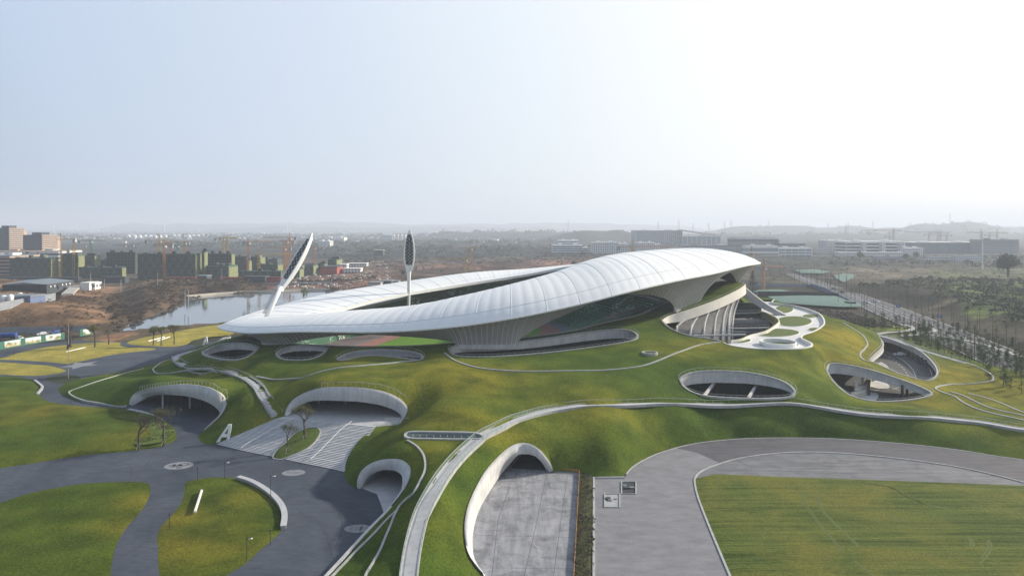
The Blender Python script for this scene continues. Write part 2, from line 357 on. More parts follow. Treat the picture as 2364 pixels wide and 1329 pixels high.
CP = []
def cp(*L):
    for p in L: CP.append(W(*p))
for p in BND[::2]: CP.append(p)
for k, v in hole3.items():
    if k in ('terrace',): CP += [(p[0], p[1], p[2]) for p in v[:len(ter_out)][::3]]
    else: CP += v[::3]
cp((450,862,5),(420,846,4.6),(405,832,3.4),(480,857,6.2),(530,862,7.4),(565,873,8.2),(590,892,8),(612,918,7),(628,940,6),(470,845,7.5),(600,848,10.7),(700,845,11.6),(640,880,9.6),(650,912,9.2),(560,905,8.0),(590,940,6),(570,975,3.8),(540,930,6.2),(525,985,2.2),(490,1005,1),(330,880,6.2),(250,880,3.2),(200,895,2),(250,915,1.8),(400,865,6.2),(360,850,3),(430,875,7),
   (600,838,11.4),(620,800,13),(700,868,11.5),(790,872,14),(790,845,14),(880,848,14),(980,850,14.3),(1000,820,15),(1000,880,13.5),(1000,930,11.2),(960,955,8.6),(900,890,13.2),(900,870,13.5),(985,975,9.7),(900,1000,6.2),(860,1040,3.8),(880,1020,5.6),(840,1080,1.9),(830,1060,2.3),(920,1040,7.8),(950,1020,8.8),
   (980,1040,8.6),(1000,1060,8.4),(970,1110,7),(985,1150,6.8),(1000,1200,5.8),(960,1160,6),(950,1250,4.6),(930,1200,3.4),(880,1270,2.2),(820,1300,1.2),(1040,1130,6.6),(1060,1080,7),(1030,1250,3.8),(960,1320,3.5),(1050,1320,2),(1080,1050,7.9),(1150,1010,8.5),(1200,990,8.6),(1250,1005,7.6),
   (1100,1010,8.6),(1200,965,9.5),(1300,942,9.7),(1440,930,9.4),(1600,922,8.5),(1730,925,7.8),(1900,935,6.5),(2100,955,5.5),(2364,990,4),
   (1300,1040,4.4),(1300,1000,7),(1440,1050,3.3),(1440,1000,6.3),(1600,980,4.2),(1730,970,3.9),(1900,975,3.3),(2100,990,2.6),(2300,1015,1.9),(1350,1065,2),
   (1100,960,11.2),(1100,900,12.6),(1100,850,14),(1250,900,12.2),(1250,850,14),(1400,900,11.8),(1400,850,14),(1500,880,11.8),(1500,835,14.9),(1500,800,17),(1520,770,18.6),(1560,850,13.6),(1700,840,14.2),(1600,800,16.2),(1800,840,13.7),(1880,880,10.2),(1880,835,12.6),(1870,915,7.8),
   (1950,810,11.8),(1940,780,13.4),(1980,830,10.5),(1980,790,11.4),(2050,860,7.4),(2170,890,4.2),(2200,860,3.9),(2250,900,2.4),(2200,930,3),(2300,930,1.6),(2200,960,4),(2350,960,2.6))
CP += [(60,255,18),(70,262,17.3),(60,272,19.5)]
CP += [(176,300,5.2),(174,320,6.4),(168,340,9),(158,352,12),(155,330,14),(160,310,12.6),(182,275,3.8),(186,255,3),(150,375,15.4),(154,400,14),(140,410,16),(105,350,30),(108,335,30.3),(100,325,29.6),(90,312,27.5),(80,302,25.3),(70,296,23.5),(106,375,27),(125,420,14),(90,445,12),(0,460,10),(-60,440,8),(-110,380,6),(-125,340,6.5),(-130,310,7),(-134,285,5),(-120,268,9.6),(-128,276,7.6),(-110,262,12)]
CP = np.array(CP)
_, ui = np.unique(np.round(CP[:, :2]/1.2), axis=0, return_index=True); CP = CP[np.sort(ui)]
def tps_fit(P, lam):
    n = len(P); S = 100.0; X = P[:, :2]/S
    d = np.hypot(X[:, None, 0]-X[None, :, 0], X[:, None, 1]-X[None, :, 1])
    K = np.where(d > 0, d*d*np.log(d+1e-12), 0)+lam*np.eye(n)
    A = np.zeros((n+3, n+3)); A[:n, :n] = K; A[:n, n] = 1; A[:n, n+1:] = X; A[n, :n] = 1; A[n+1:, :n] = X.T
    s = np.linalg.solve(A, np.concatenate([P[:, 2], [0, 0, 0]]))
    def ev(x, y):
        x = np.asarray(x, float).ravel()/S; y = np.asarray(y, float).ravel()/S; out = np.zeros(len(x))
        for i in range(0, len(x), 4000):
            dx = np.hypot(x[i:i+4000, None]-X[None, :, 0], y[i:i+4000, None]-X[None, :, 1])
            out[i:i+4000] = np.where(dx > 0, dx*dx*np.log(dx+1e-12), 0)@s[:n]+s[n]+s[n+1]*x[i:i+4000]+s[n+2]*y[i:i+4000]
        return out
    return ev
H_ev = tps_fit(CP, 1.5e-4)
GX0, GY0, GS = -180.0, 78.0, 2.0
gx = np.arange(GX0, 240, GS); gy = np.arange(GY0, 500, GS)
HX, HYY = np.meshgrid(gx, gy); HG = np.maximum(H_ev(HX, HYY).reshape(HX.shape), 0)
hill_in = in_poly(HX, HYY, BND)
HG = np.where(hill_in | (dist_poly(HX.ravel(), HYY.ravel(), BND).reshape(HX.shape) < 3), HG, 0)
def hz(x, y):
    x = np.atleast_1d(np.asarray(x, float)); y = np.atleast_1d(np.asarray(y, float))
    u = np.clip((x-GX0)/GS, 0, len(gx)-1.001); v = np.clip((y-GY0)/GS, 0, len(gy)-1.001)
    i = u.astype(int); j = v.astype(int); a = u-i; b = v-j
    return (HG[j, i]*(1-a)+HG[j, i+1]*a)*(1-b)+(HG[j+1, i]*(1-a)+HG[j+1, i+1]*a)*b
_T = np.arange(80, 460, .25)
def onhill(px, py, far=False):
    """where the camera ray through a photo pixel meets the hill"""
    x = (px-CX)*_T/F; z = CAMH-(py-HY)*_T/F; h = hz(x, _T)
    k = np.nonzero(z <= h)[0]
    if len(k) == 0: return W(px, py, 0)
    i = k[0] if not far else k[-1]; return (float(x[i]), float(_T[i]), float(h[i]))
def hill_line(L, n=4, closed=False):
    P = [onhill(*p) for p in L]; P = catmull(P, n, closed)
    out = []
    for p in P: out.append((float(p[0]), float(p[1]), float(max(hz(p[0], p[1])[0], .0))))
    return out
X, Y = grid_pts(BND, 2.4)
keep = dist_poly(X, Y, BND) > .9
for k, h in hole3.items(): keep &= ~in_poly(X, Y, h); keep &= dist_poly(X, Y, h) > .9
X, Y = X[keep], Y[keep]
# finer points near the camera
v, f = cdt([BND], list(zip(X, Y)), holes=list(hole3.values()))
z = H_ev(v[:, 0], v[:, 1])+(fbm(v[:, 0]/14, v[:, 1]/14, 3)-.5)*.35
def snap(z, v, loop, rad=.2):
    for p in loop:
        d = np.hypot(v[:, 0]-p[0], v[:, 1]-p[1]); z[d < rad] = p[2]
snap(z, v, BND)
for k, h in hole3.items(): snap(z, v, h)
z = np.maximum(z, 0.0)
onb = dist_poly(v[:, 0], v[:, 1], BND) < .05
yel = np.zeros(len(v))  # yellow grass zones, partly sunlit patches painted into the colour
for (px, py, r, s) in [(1960,785,24,1.0),(1990,815,16,.9),(1930,830,14,.6),(2110,905,20,.75),(2060,870,14,.7),(2230,880,26,.9),(2180,850,18,.8),(2140,888,12,.9),(1640,798,12,.6),(1560,800,10,.5),(1060,868,20,.6),(1100,900,14,.4),(820,830,8,.8),(740,890,12,.5),(1000,965,12,.55),(950,910,9,.5),(1000,1035,7,.5),(1330,935,16,.4),(1230,1000,8,.35),(1050,1200,8,.15),(1750,850,14,.2),(600,985,4,.7),(560,1010,3,.6),(500,870,9,.25),(2250,930,20,.5)]:
    q = onhill(px, py); yel = np.maximum(yel, s*np.exp(-((v[:, 0]-q[0])**2+(v[:, 1]-q[1])**2)/(2*(r*.8)**2)))
yel = np.clip(yel*(.55+.9*fbm(v[:, 0]/9, v[:, 1]/9, 5)), 0, 1)
hill = mesh_np('hill', np.column_stack([v, z]), f, M['hill'], attr=np.column_stack([yel]*3)); tag(hill, kind='structure')
# ============================================================ plaza, lawns, roads around the hill
def sheet(name, pts, z, mat, kind='structure', step=None, mound=0, fall=6, yel=None, parent=None):
    P = [(p[0], p[1]) for p in pts]
    if step:
        X, Y = grid_pts(P, step); k = dist_poly(X, Y, P) > step*.45
        v, f = cdt([P], list(zip(X[k], Y[k])))
    else: v, f = cdt([P])
    d = dist_poly(v[:, 0], v[:, 1], P)
    zz = z+mound*(1-np.exp(-d/fall))*(.55+.9*fbm(v[:, 0]/22, v[:, 1]/22, 8))
    if mound: zz = np.where(d < .05, z-.02, zz)
    at = None
    if yel is not None:
        y = np.zeros(len(v))
        for (px, py, r, s) in yel:
            q = W(px, py, 0); y = np.maximum(y, s*np.exp(-((v[:, 0]-q[0])**2+(v[:, 1]-q[1])**2)/(2*r*r)))
        at = np.column_stack([np.clip(y*(.6+.8*fbm(v[:, 0]/5, v[:, 1]/5, 9)), 0, 1)]*3)
    o = mesh_np(name, np.column_stack([v, zz]), f, mat, parent, True, at)
    return tag(o, kind=kind) if kind else o
def pxloop(L, n=4, z=0): return [tuple(p) for p in catmull([W(a, b, z) for a, b in L], n, True)]
PLAZA_OUT = [(-420,60),(30,60),(30,158),(16.0,163),(16.0,200),(-20,330),(-120,372),(-151,349),(-168,331),(-196,345),(-222,352),(-262,322),(-330,300),(-420,292)]
sheet('plaza', PLAZA_OUT, 0.0, M['plaza'])
LAWNS = [
 ('lawn', [(-700,1700),(-700,1270),(-300,1240),(-120,1196),(0,1160),(60,1140),(130,1125),(200,1115),(290,1111),(335,1113),(347,1125),(343,1150),(325,1180),(290,1220),(268,1260),(258,1300),(255,1340),(250,1500),(240,1800)], 'lawn', 2.2, .7, [(330,1160,4,.7),(300,1210,4,.55)]),
 ('lawn', [(365,1260),(362,1240),(372,1215),(395,1190),(415,1165),(425,1140),(428,1115),(445,1108),(480,1102),(520,1101),(555,1105),(600,1125),(635,1150),(652,1180),(660,1200),(655,1215),(640,1235),(600,1270),(560,1305),(520,1329),(470,1365),(410,1390),(378,1360),(366,1310)], 'lawn', 1.2, .5, [(410,1200,4,.8),(400,1260,4,.8),(560,1150,5,.45)]),
 ('lawn', [(0,1080),(100,1065),(200,1050),(310,1040),(370,1030),(400,1018),(408,1002),(395,987),(375,972),(340,958),(285,943),(200,938),(130,930),(97,919),(93,908),(100,895),(88,882),(60,873),(0,868),(-300,868),(-700,880),(-700,1190),(-300,1120)], 'lawn', 2.5, 1.6, [(80,960,9,.45),(330,1010,5,.5)]),
 ('lawn', [(0,830),(-60,830),(-60,822),(0,826),(40,815),(100,802),(160,795),(210,791),(255,789),(278,791),(277,796),(292,801),(330,802),(358,804),(350,808),(300,813),(240,822),(190,833),(155,839),(120,836),(60,832)], 'lawn_yellow', 3, .4, None),
 ('lawn', [(-200,836),(0,836),(60,840),(115,844),(148,853),(151,857),(130,862),(80,867),(20,865),(0,864),(-200,862)], 'lawn_yellow', 3, .4, None),
 ('planting_bed', [(105,874),(120,868),(145,864.5),(175,866),(186,872),(175,879),(150,884),(125,883)], 'lawn_dark', 3, .3, None),
 ('lawn', [(294,790),(310,796),(350,799),(400,800),(432,794),(448,786),(480,778),(530,773),(560,760),(600,750),(560,744),(480,752),(420,762),(370,772),(330,779)], 'lawn_yellow', 4, .3, None),
 ('planting_bed', [(437,789),(448,784),(463,782),(478,785),(480,791),(463,797),(447,797)], 'lawn_dark', 3, .3, None),
 ('planting_bed', [(312,1020),(318,990),(322,960),(345,962),(375,975),(394,989),(405,1003),(396,1017),(368,1028),(330,1034),(312,1032)], 'bed', 2, .35, None),
]
for i, (nm, L, mt, st, md, yl) in enumerate(LAWNS):
    z = .02 if i != 8 else .9
    if i == 8: md = .6
    sheet(nm, pxloop(L), z, M[mt], 'structure', st, md, 5, yl if yl else [])
# lower right: asphalt road, concrete yard, mown field
M['yard'] = None; M['weedy'] = rough_mat('weedy_brown_soil', (.035,.042,.016), (.085,.085,.036), 1.6, .95, .8, .3)
def yard_mat(name, c0, c1, c2, streak_rot, sc=(.05, 1.2, 1), stain=.5):
    m, nt, b = new_mat(name); g = geo(nt); mp = mapping(nt, g, sc, (0, 0, streak_rot))
    n1 = noise(nt, .6, 6, .65, mp); n2 = noise(nt, .22, 6, .7, g, .8); n3 = noise(nt, 2.5, 4, .6, g)
    c = ramp(nt, n1, [(.3, c0), (.5, c1), (.75, c2)])
    c = mixc(nt, math_(nt, 'MULTIPLY', ramp(nt, n2, [(.45, (0,0,0)), (.72, (1,1,1))]), stain), c, tuple(x*.45 for x in c0))
    c = mixc(nt, .25, c, mixc(nt, n3, (0,0,0), (1,1,1)), 'SOFT_LIGHT')
    nt.links.new(c, b.inputs['Base Color']); b.inputs['Roughness'].default_value = .85; return m
M['yard'] = yard_mat('stained_concrete', (.17,.175,.195), (.26,.265,.29), (.36,.36,.385), 1.4, (1.0,.12,1), .85)
M['apron'] = yard_mat('streaked_apron', (.08,.085,.10), (.145,.15,.168), (.21,.215,.235), 0, (.10,1.4,1), .55)
M['asph2'] = yard_mat('worn_asphalt', (.15,.15,.17), (.19,.19,.21), (.235,.235,.255), .6, (.3,.8,1), .25)
M['asph3'] = yard_mat('dark_worn_asphalt', (.055,.055,.07), (.08,.08,.097), (.115,.115,.132), -.1, (.12,.9,1), .4)
sheet('concrete_yard', [W(*p) for p in [(1180,1080,0),(1338,1090,0),(1324,1329,0),(1310,1600,0),(1140,1600,0),(1100,1329,0),(1060,1250,0),(1080,1180,0),(1140,1090,0)]]+[(3,176,0)], .03, M['yard'])
sheet('planting_strip', [W(*p) for p in [(1338,1090,0),(1371,1104,0),(1371,1600,0),(1310,1600,0),(1324,1329,0)]], .02, M['weedy'], step=1.0, mound=.5, fall=1.0)
RO = [(1370,1600),(1370,1104),(1441,1104),(1446,1092),(1462,1075),(1490,1058),(1525,1043),(1580,1027),(1640,1018),(1730,1011),(1850,1010),(1950,1013),(2080,1023),(2200,1036),(2300,1052),(2364,1061),(2800,1130)]
RI = [(2364,1114),(2250,1086),(2160,1070),(2050,1056),(1950,1047),(1860,1044),(1780,1048),(1700,1060),(1650,1075),(1620,1088),(1606,1101),(1604,1115),(1612,1150),(1635,1210),(1662,1275),(1685,1329),(1760,1500),(1800,1600)]
RO3 = [W(a, b, 0) for a, b in RO]; RI3 = [W(a, b, 0) for a, b in [(2800,1230)]+RI]
ro_s = [tuple(p) for p in catmull(RO3[3:], 4)]; ri_s = [tuple(p) for p in catmull(RI3, 4)]
# the bend of the road is dark and worn, the near part pale
SPL = W(1620,1040,0)
sheet('access_road', RO3[:3]+ro_s+ri_s, .04, M['asph3'])
sheet('road_surface', [W(*p) for p in [(1370,1600,0),(1370,1104,0),(1441,1104,0),(1448,1094,0),(1470,1071,0),(1505,1053,0),(1560,1034,0),(1610,1045,0),(1660,1068,0),(1625,1084,0),(1608,1100,0),(1604,1115,0),(1612,1150,0),(1635,1210,0),(1662,1275,0),(1685,1329,0),(1760,1500,0),(1800,1600,0)]], .048, M['asph2'])
FIELD_TOP = [(1606,1104),(1650,1094),(1800,1100),(2000,1107),(2200,1114),(2364,1121),(2700,1136)]
sheet('concrete_apron', [W(a, b, 0) for a, b in FIELD_TOP]+[tuple(p) for p in ri_s[:ri_s.index(min(ri_s, key=lambda q: abs(q[0]-W(1606,1101,0)[0])+abs(q[1]-W(1606,1101,0)[1])))+1]], .03, M['apron'])
mf, nt, b = new_mat('mown_field'); g = geo(nt)
n1 = noise(nt, .5, 6, .6, mapping(nt, g, (.06, 1.6, 1), (0, 0, .06))); n2 = noise(nt, 2.2, 5, .7, g); n3 = noise(nt, .05, 4, .6, g, 1)
wv = nt.nodes.new('ShaderNodeTexWave'); wv.wave_type = 'BANDS'; wv.bands_direction = 'Y'; wv.inputs['Scale'].default_value = .42; wv.inputs['Distortion'].default_value = 9; wv.inputs['Detail'].default_value = 4; wv.inputs['Detail Scale'].default_value = .9
nt.links.new(mapping(nt, g, (.25, 1, 1), (0, 0, .05)), wv.inputs[0])
c = ramp(nt, n1, [(.35, (.050,.075,.016)), (.5, (.095,.125,.028)), (.68, (.140,.160,.038))])
c = mixc(nt, math_(nt, 'MULTIPLY', ramp(nt, wv.outputs['Fac'], [(.0, (1,1,1)), (.10, (0,0,0))]), .75), c, (.028,.042,.010))
c = mixc(nt, math_(nt, 'MULTIPLY', ramp(nt, n3, [(.46, (0,0,0)), (.62, (1,1,1))]), .75), c, (.16,.155,.035))
c = mixc(nt, 1.0, c, ramp(nt, n2, [(.25, (.6,.6,.6)), (.75, (1.35,1.35,1.2))]), 'MULTIPLY')
nt.links.new(c, b.inputs['Base Color']); b.inputs['Roughness'].default_value = .95; b.inputs['Specular IOR Level'].default_value = .1
bump(nt, b, math_(nt, 'ADD', n2, n1), .8, .3)
fl = [W(a, b, 0) for a, b in FIELD_TOP]+[W(2700,1600,0),W(1800,1600,0)]+[W(a, b, 0) for a, b in [(1760,1500),(1685,1329),(1662,1275),(1635,1210),(1612,1150),(1605,1116)]]
sheet('field', fl, .06, mf, step=1.6, mound=.25, fall=2)
# tyre tracks across the field
M['track_mark'] = rough_mat('tyre_track_grass', (.085,.112,.030), (.105,.128,.036), 1.2, .95, .3, .1)
def flat_ribbon(pts, wd, z):
    P = resample(catmull([W(a, b, 0) for a, b in pts], 6), .8); T = np.gradient(P[:, :2], axis=0); T /= np.linalg.norm(T, axis=1)[:, None]+1e-9
    Nn = np.stack([-T[:, 1], T[:, 0]], 1); j = 1+.25*(np.random.rand(len(P))-.5)
    return [[(p[0]+n[0]*wd*k/2, p[1]+n[1]*wd*k/2, z) for p, n, k in zip(P, Nn, j)], [(p[0]-n[0]*wd*k/2, p[1]-n[1]*wd*k/2, z) for p, n, k in zip(P, Nn, j)]]
mb = MB()
for L in [[(1860,1140),(1850,1150),(1862,1175),(1900,1225),(1950,1280),(2010,1329),(2060,1370)],[(1890,1135),(1882,1152),(1900,1185),(1950,1235),(2010,1290),(2060,1329)],[(2050,1190),(2120,1240),(2180,1290),(2240,1310),(2280,1270),(2275,1245),(2250,1228)],[(2080,1200),(2160,1255),(2210,1290),(2235,1270),(2240,1250),(2215,1230)],[(1990,1115),(2050,1125),(2120,1160),(2200,1180)]]:
    for off in (0, 7): mb.grid(flat_ribbon([(a+off, b+off*.4) for a, b in L], .28, .34))
o = mb.build('tyre_tracks', M['track_mark']); tag(o, kind='structure')

# ============================================================ swept strips: kerbs, walkways, railings
def frame(P):
    P = np.array(P, float); T = np.gradient(P[:, :2], axis=0); T /= np.linalg.norm(T, axis=1)[:, None]+1e-9
    return P, np.stack([-T[:, 1], T[:, 0]], 1)
def sweep(mb, P, prof, closed=False):
    """prof: list of (side, up); swept along P (x,y,z)"""
    if closed:
        P = np.array(P, float); Q = np.vstack([P[-1:], P, P[:1]]); T = Q[2:, :2]-Q[:-2, :2]; T /= np.linalg.norm(T, axis=1)[:, None]+1e-9; Nn = np.stack([-T[:, 1], T[:, 0]], 1)
    else: P, Nn = frame(P)
    rows = [[(p[0]+n[0]*s, p[1]+n[1]*s, p[2]+u) for p, n in zip(P, Nn)] for s, u in prof]
    rows.append(rows[0]); mb.grid(rows, closed)
    if not closed:
        for e in (0, -1):
            q = [r[e] for r in rows[:-1]]; mb.poly(q if e else q[::-1])
    return mb
def kerb(P, wd=.5, h=.3, mat='curb', name='kerb', label=None, closed=False, group='low concrete kerbs winding over the grass hill'):
    mb = MB(); sweep(mb, P, [(-wd/2, -.4), (wd/2, -.4), (wd/2, h), (-wd/2, h)], closed)
    return tag(mb.build(name, M[mat]), label, 'kerb', group)
def railing(P, label, h=1.1, step=2.0, closed=False, r=.045, glass=False, name='railing', side=0.0, group='steel railings on the grass hill'):
    P0, Nn = frame(P); P0 = P0.copy(); P0[:, :2] += Nn*side
    R = resample([tuple(p) for p in P0], step, closed)
    root = empty(name, tuple(R[0]), 0, label, 'railing', group); base = Vector(R[0])
    pm = MB(); pm.bar((0, 0, -.2), (0, 0, h), r, 4); 
    many = len(R) > 100; first = None
    if many:
        mb = MB()
        for p in R: mb.bar(Vector(p)-base-Vector((0, 0, .2)), Vector(p)-base+Vector((0, 0, h)), r, 4)
        o = mb.build('post', M['steel'], root); o['kind'] = 'stuff'
    else:
        for p in R:
            if first is None: first = o = pm.build('post', M['steel'], root)
            else: o = first.copy(); COL.objects.link(o); o.parent = root
            o.location = Vector(p)-base
    Q = [tuple(Vector(p)-base+Vector((0, 0, h))) for p in (list(R)+[R[0]] if closed else R)]
    mb = MB(); sweep(mb, Q, [(-.05, -.04), (.05, -.04), (.05, .04), (-.05, .04)]); mb.build('handrail', M['steel'], root)
    if glass:
        mb = MB(); mb.grid([[(q[0], q[1], q[2]-h+.1) for q in Q], [(q[0], q[1], q[2]-.1) for q in Q]]); mb.build('glass_panel', M['glass'], root)
    return root
mg, nt, b = new_mat('railing_glass'); b.inputs['Base Color'].default_value = (.55,.75,.65,1); b.inputs['Alpha'].default_value = .16; b.inputs['Roughness'].default_value = .1
M['glass'] = mg
KERBS = [
 ([(940,1018),(961,1031),(976,1048),(981,1065),(981,1085),(971,1109),(957,1136),(937,1153),(920,1173),(903,1211),(883,1258),(862,1299),(845,1329),(830,1380)], 'long kerb that starts under the oval skylight and runs down to the bottom edge', .42),
 ([(919,1176),(890,1204),(852,1245),(818,1278),(778,1320),(740,1360)], 'kerb forking off left beside the small tunnel rim, running to the bottom edge', .4),
 ([(592,869.5),(613,874),(646,876),(675,874.5),(705,869.5),(755,855),(815,846),(874,841),(933,835),(971,830.5)], 'kerb from the top of the left stair path to the crescent opening', .5),
 ([(1026,815),(1041,827),(1068,840),(1115,851),(1204,857.5),(1348,856.5),(1452,850.6),(1511,836),(1571,812),(1615,797),(1662,790)], 'long kerb curving below the slot opening up to the white terrace', .55),
 ([(501,860),(440,857),(379,862.5),(354,856),(359,847),(372,837),(396,829)], 'kerb loop at the bend of the left stair path', .45),
 ([(332,850.5),(288,862),(237,877),(195,891),(163,903),(161,910),(178,920),(203,927),(237,932),(291,936)], 'kerb round the left end of the hill, up to the left arch', .4),
 ([(1947,747),(1978,765),(1994,777),(2003,793),(1998,804),(1986,818),(1992,830),(2005,836)], 'kerb snaking left of the parking opening', .5),
 ([(2214,833),(2253,846),(2283,861),(2293,873),(2285,881),(2234,887),(2194,888),(2169,892),(2160,898),(2175,906),(2204,916),(2224,930),(2273,950),(2364,971),(2420,984)], 'longest kerb loop on the far right slope, doubling back on itself', .55),
 ([(2194,905),(2224,914),(2253,928),(2292,944),(2364,960),(2420,972)], 'middle of the three kerbs descending at the right edge', .5),
 ([(2234,909),(2273,918),(2312,932),(2364,953),(2400,962)], 'uppermost of the three kerbs descending at the right edge', .5),
]
kerb_objs = []
for L, lb, wd in KERBS: kerb(hill_line(L, 5), wd, .28, label=lb)
def flatline(L, z=0, n=4): return [tuple(p) for p in catmull([W(a, b, z) for a, b in L], n)]
kerb(flatline([(1446,1094),(1462,1077),(1490,1060),(1525,1045),(1580,1029),(1640,1019),(1730,1012),(1850,1011),(1950,1014),(2080,1024),(2200,1037),(2300,1053),(2364,1062),(2500,1084)]), .35, .15, label='pale kerb on the outer side of the curved road', group='kerbs of the curved road')
kerb([(p[0], p[1], .05) for p in ri_s], .4, .16, label='pale kerb on the inner side of the curved road', group='kerbs of the curved road')
kerb(flatline([(1371,1500),(1371,1320),(1371,1200),(1371,1104)], n=1)+flatline([(1371,1104),(1442,1103)], n=1)[1:], .45, .35, label='straight concrete edge between weedy strip and pale asphalt', group='kerbs of the curved road')
def walkway(P, wd, label, th=.5, up=.12, mat='concrete_pale', name='walkway'):
    root = empty(name, tuple(P[0]), 0, label, 'walkway'); b0 = P[0]
    Q = [(p[0]-b0[0], p[1]-b0[1], p[2]-b0[2]) for p in P]
    mb = MB(); sweep(mb, Q, [(-wd/2, -th), (wd/2, -th), (wd/2, up), (-wd/2, up)]); mb.build('deck', M[mat], root)
    for s in (-1, 1):
        mb = MB(); a = s*wd/2; c = s*(wd/2+.22); sweep(mb, Q, [(min(a, c), -th), (max(a, c), -th), (max(a, c), up+.14), (min(a, c), up+.14)]); mb.build('edge_kerb', M['curb'], root)
    return root
M['concrete_pale'] = rough_mat('pale_walkway_concrete', (.36,.37,.39), (.46,.46,.475), .5, .8, .1, .02)
def smoothz(P, k=5):
    P = np.array(P, float)
    for _ in range(k): P[1:-1, 2] = .25*P[:-2, 2]+.5*P[1:-1, 2]+.25*P[2:, 2]
    return [tuple(p) for p in P]
wB = smoothz(hill_line([(940,1380),(944,1329),(955,1260),(975,1190),(1005,1130),(1045,1075),(1100,1020),(1150,990),(1200,968),(1280,948),(1400,934),(1550,929),(1750,932),(1900,941),(2100,959),(2250,975),(2364,992),(2500,1008)], 8), 8)
wB = [(p[0], p[1], p[2]+.15) for p in wB]
rt = walkway(wB, 2.5, 'long pale walkway sweeping across the front of the hill to the right edge')
mb = MB()
for k in range(5):   # short flight near the bottom edge
    a = wB[3+k]; 
sA = [(640,960),(630,945),(618,927),(603,906),(588,888),(566,873)]
wA = smoothz(hill_line([(566,873),(530,863),(480,854),(440,847),(414,839),(404.5,831),(412,824),(440,813),(470,802),(500,789),(527,779)], 6), 30)
wA = [(p[0], p[1], p[2]+.1) for p in wA]
walkway(wA, 2.3, 'pale walkway bending round the left end of the hill up to the roof')
# stair path between the two left arches
SP = smoothz(hill_line(sA, 8), 6); SP[0] = (SP[0][0], SP[0][1], 5.02); SPr = resample(SP, .62)
root = empty('stair_path', tuple(SPr[0]), 0, 'narrow concrete stair path climbing between the left arch and the wide arch', 'stairs')
mb = MB(); P0, Nn = frame(SPr); b0 = SPr[0]
for i in range(len(P0)-1):
    a, c = P0[i], P0[i+1]; n1, n2 = Nn[i]*1.35, Nn[i+1]*1.35; z1 = max(a[2], c[2])+.12 if i % 6 else a[2]+.12
    q = [(a[0]+n1[0], a[1]+n1[1]), (c[0]+n2[0], c[1]+n2[1]), (c[0]-n2[0], c[1]-n2[1]), (a[0]-n1[0], a[1]-n1[1])]
    mb.prism([(x-b0[0], y-b0[1]) for x, y in q], min(a[2], c[2])-.8-b0[2], z1+.002*(i % 2)-b0[2])
mb.build('step', M['concrete_pale'], root)
for s in (-1, 1):
    mb = MB(); Q = [(p[0]-b0[0], p[1]-b0[1], p[2]-b0[2]) for p in SPr]; a, c = s*1.38, s*1.65
    sweep(mb, Q, [(min(a, c), -.8), (max(a, c), -.8), (max(a, c), .5), (min(a, c), .5)]); mb.build('side_kerb', M['curb'], root)
# railings
railing(wB[:74], 'glass railing on the left side of the long walkway, lower half', step=2.0, glass=True, side=1.35)
railing(wB[:60], 'glass railing on the right side of the long walkway near the bottom edge', step=2.0, glass=True, side=-1.35)
railing(wB[74:], 'railing along the upper side of the long walkway, right half', step=2.4, side=1.35)
railing(wA, 'railing on the outer side of the walkway at the left end of the hill', step=2.2, side=-1.3)
railing(wA[:34], 'railing on the hill side of the walkway at the left end of the hill', step=2.2, side=1.3)
railing([tuple(p) for p in SPr], 'left railing of the narrow stair path', step=1.6, side=1.5)
railing([tuple(p) for p in SPr], 'right railing of the narrow stair path', step=1.6, side=-1.5)
sil = [(150.5,345,13.6),(158,338,11.5),(165,329,8.9),(171,318,7.0),(175,306,5.8),(178.5,294,4.7),(180,282,4.0),(181,272,3.5)]
sil = [(p[0], p[1], float(hz(p[0], p[1])[0])) for p in catmull(sil, 5)]
sil = smoothz(sil, 5)
walkway(sil, 2.2, 'walkway along the far right crest of the hill beyond the parking opening')
railing(sil, 'railing on the outer side of the far right crest walkway', step=2.2, side=1.2)

# ============================================================ wide stairs to the middle arch
SB = [tuple(p) for p in resample(catmull(WL([(500,1025,0),(560,1040,0),(620,1052,0),(700,1069,0),(760,1081,0),(795,1089,0)]), 5), 1.2)]
ST = resample(catmull(WL([(640,965,5),(700,969,5),(780,975,5),(868,984,5)]), 5), 1.2)
n_ = len(SB); ti = np.linspace(0, len(ST)-1, n_); ST = np.stack([np.interp(ti, range(len(ST)), ST[:, k]) for k in range(3)], 1); SB = np.array(SB)
M['step_tread'] = rough_mat('stair_concrete', (.46,.47,.49), (.55,.55,.57), .8, .8, 0)
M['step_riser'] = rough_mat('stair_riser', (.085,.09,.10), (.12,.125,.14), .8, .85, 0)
tw = []
for k in range(30): tw.append(1.5 if k in (4, 9, 15, 20, 25) else 1.2)
tt = np.concatenate([[0], np.cumsum(tw)])/sum(tw)
root = empty('wide_stairs', tuple(SB[0]), 0, 'broad fan of concrete steps rising from plaza to the middle arch', 'stairs')
b0 = SB[0].copy(); tr = MB(); rs = MB()
def sp(i, t): p = SB[i]+(ST[i]-SB[i])*t; return p-b0
for k in range(30):
    z0 = 5*k/30; z1 = 5*(k+1)/30
    A = [(*sp(i, tt[k])[:2], z0) for i in range(n_)]; B1 = [(*sp(i, tt[k])[:2], z1) for i in range(n_)]; C1 = [(*sp(i, tt[k+1])[:2], z1) for i in range(n_)]
    zm = z0+(z1-z0)*.42; Am = [(a_[0], a_[1], zm) for a_ in A]; rs.grid([A, Am]); tr.grid([Am, B1]); tr.grid([B1, C1])  # lower front of each step is painted dark as a shadow line
tr.build('tread', M['step_tread'], root); rs.build('riser', M['step_riser'], root)
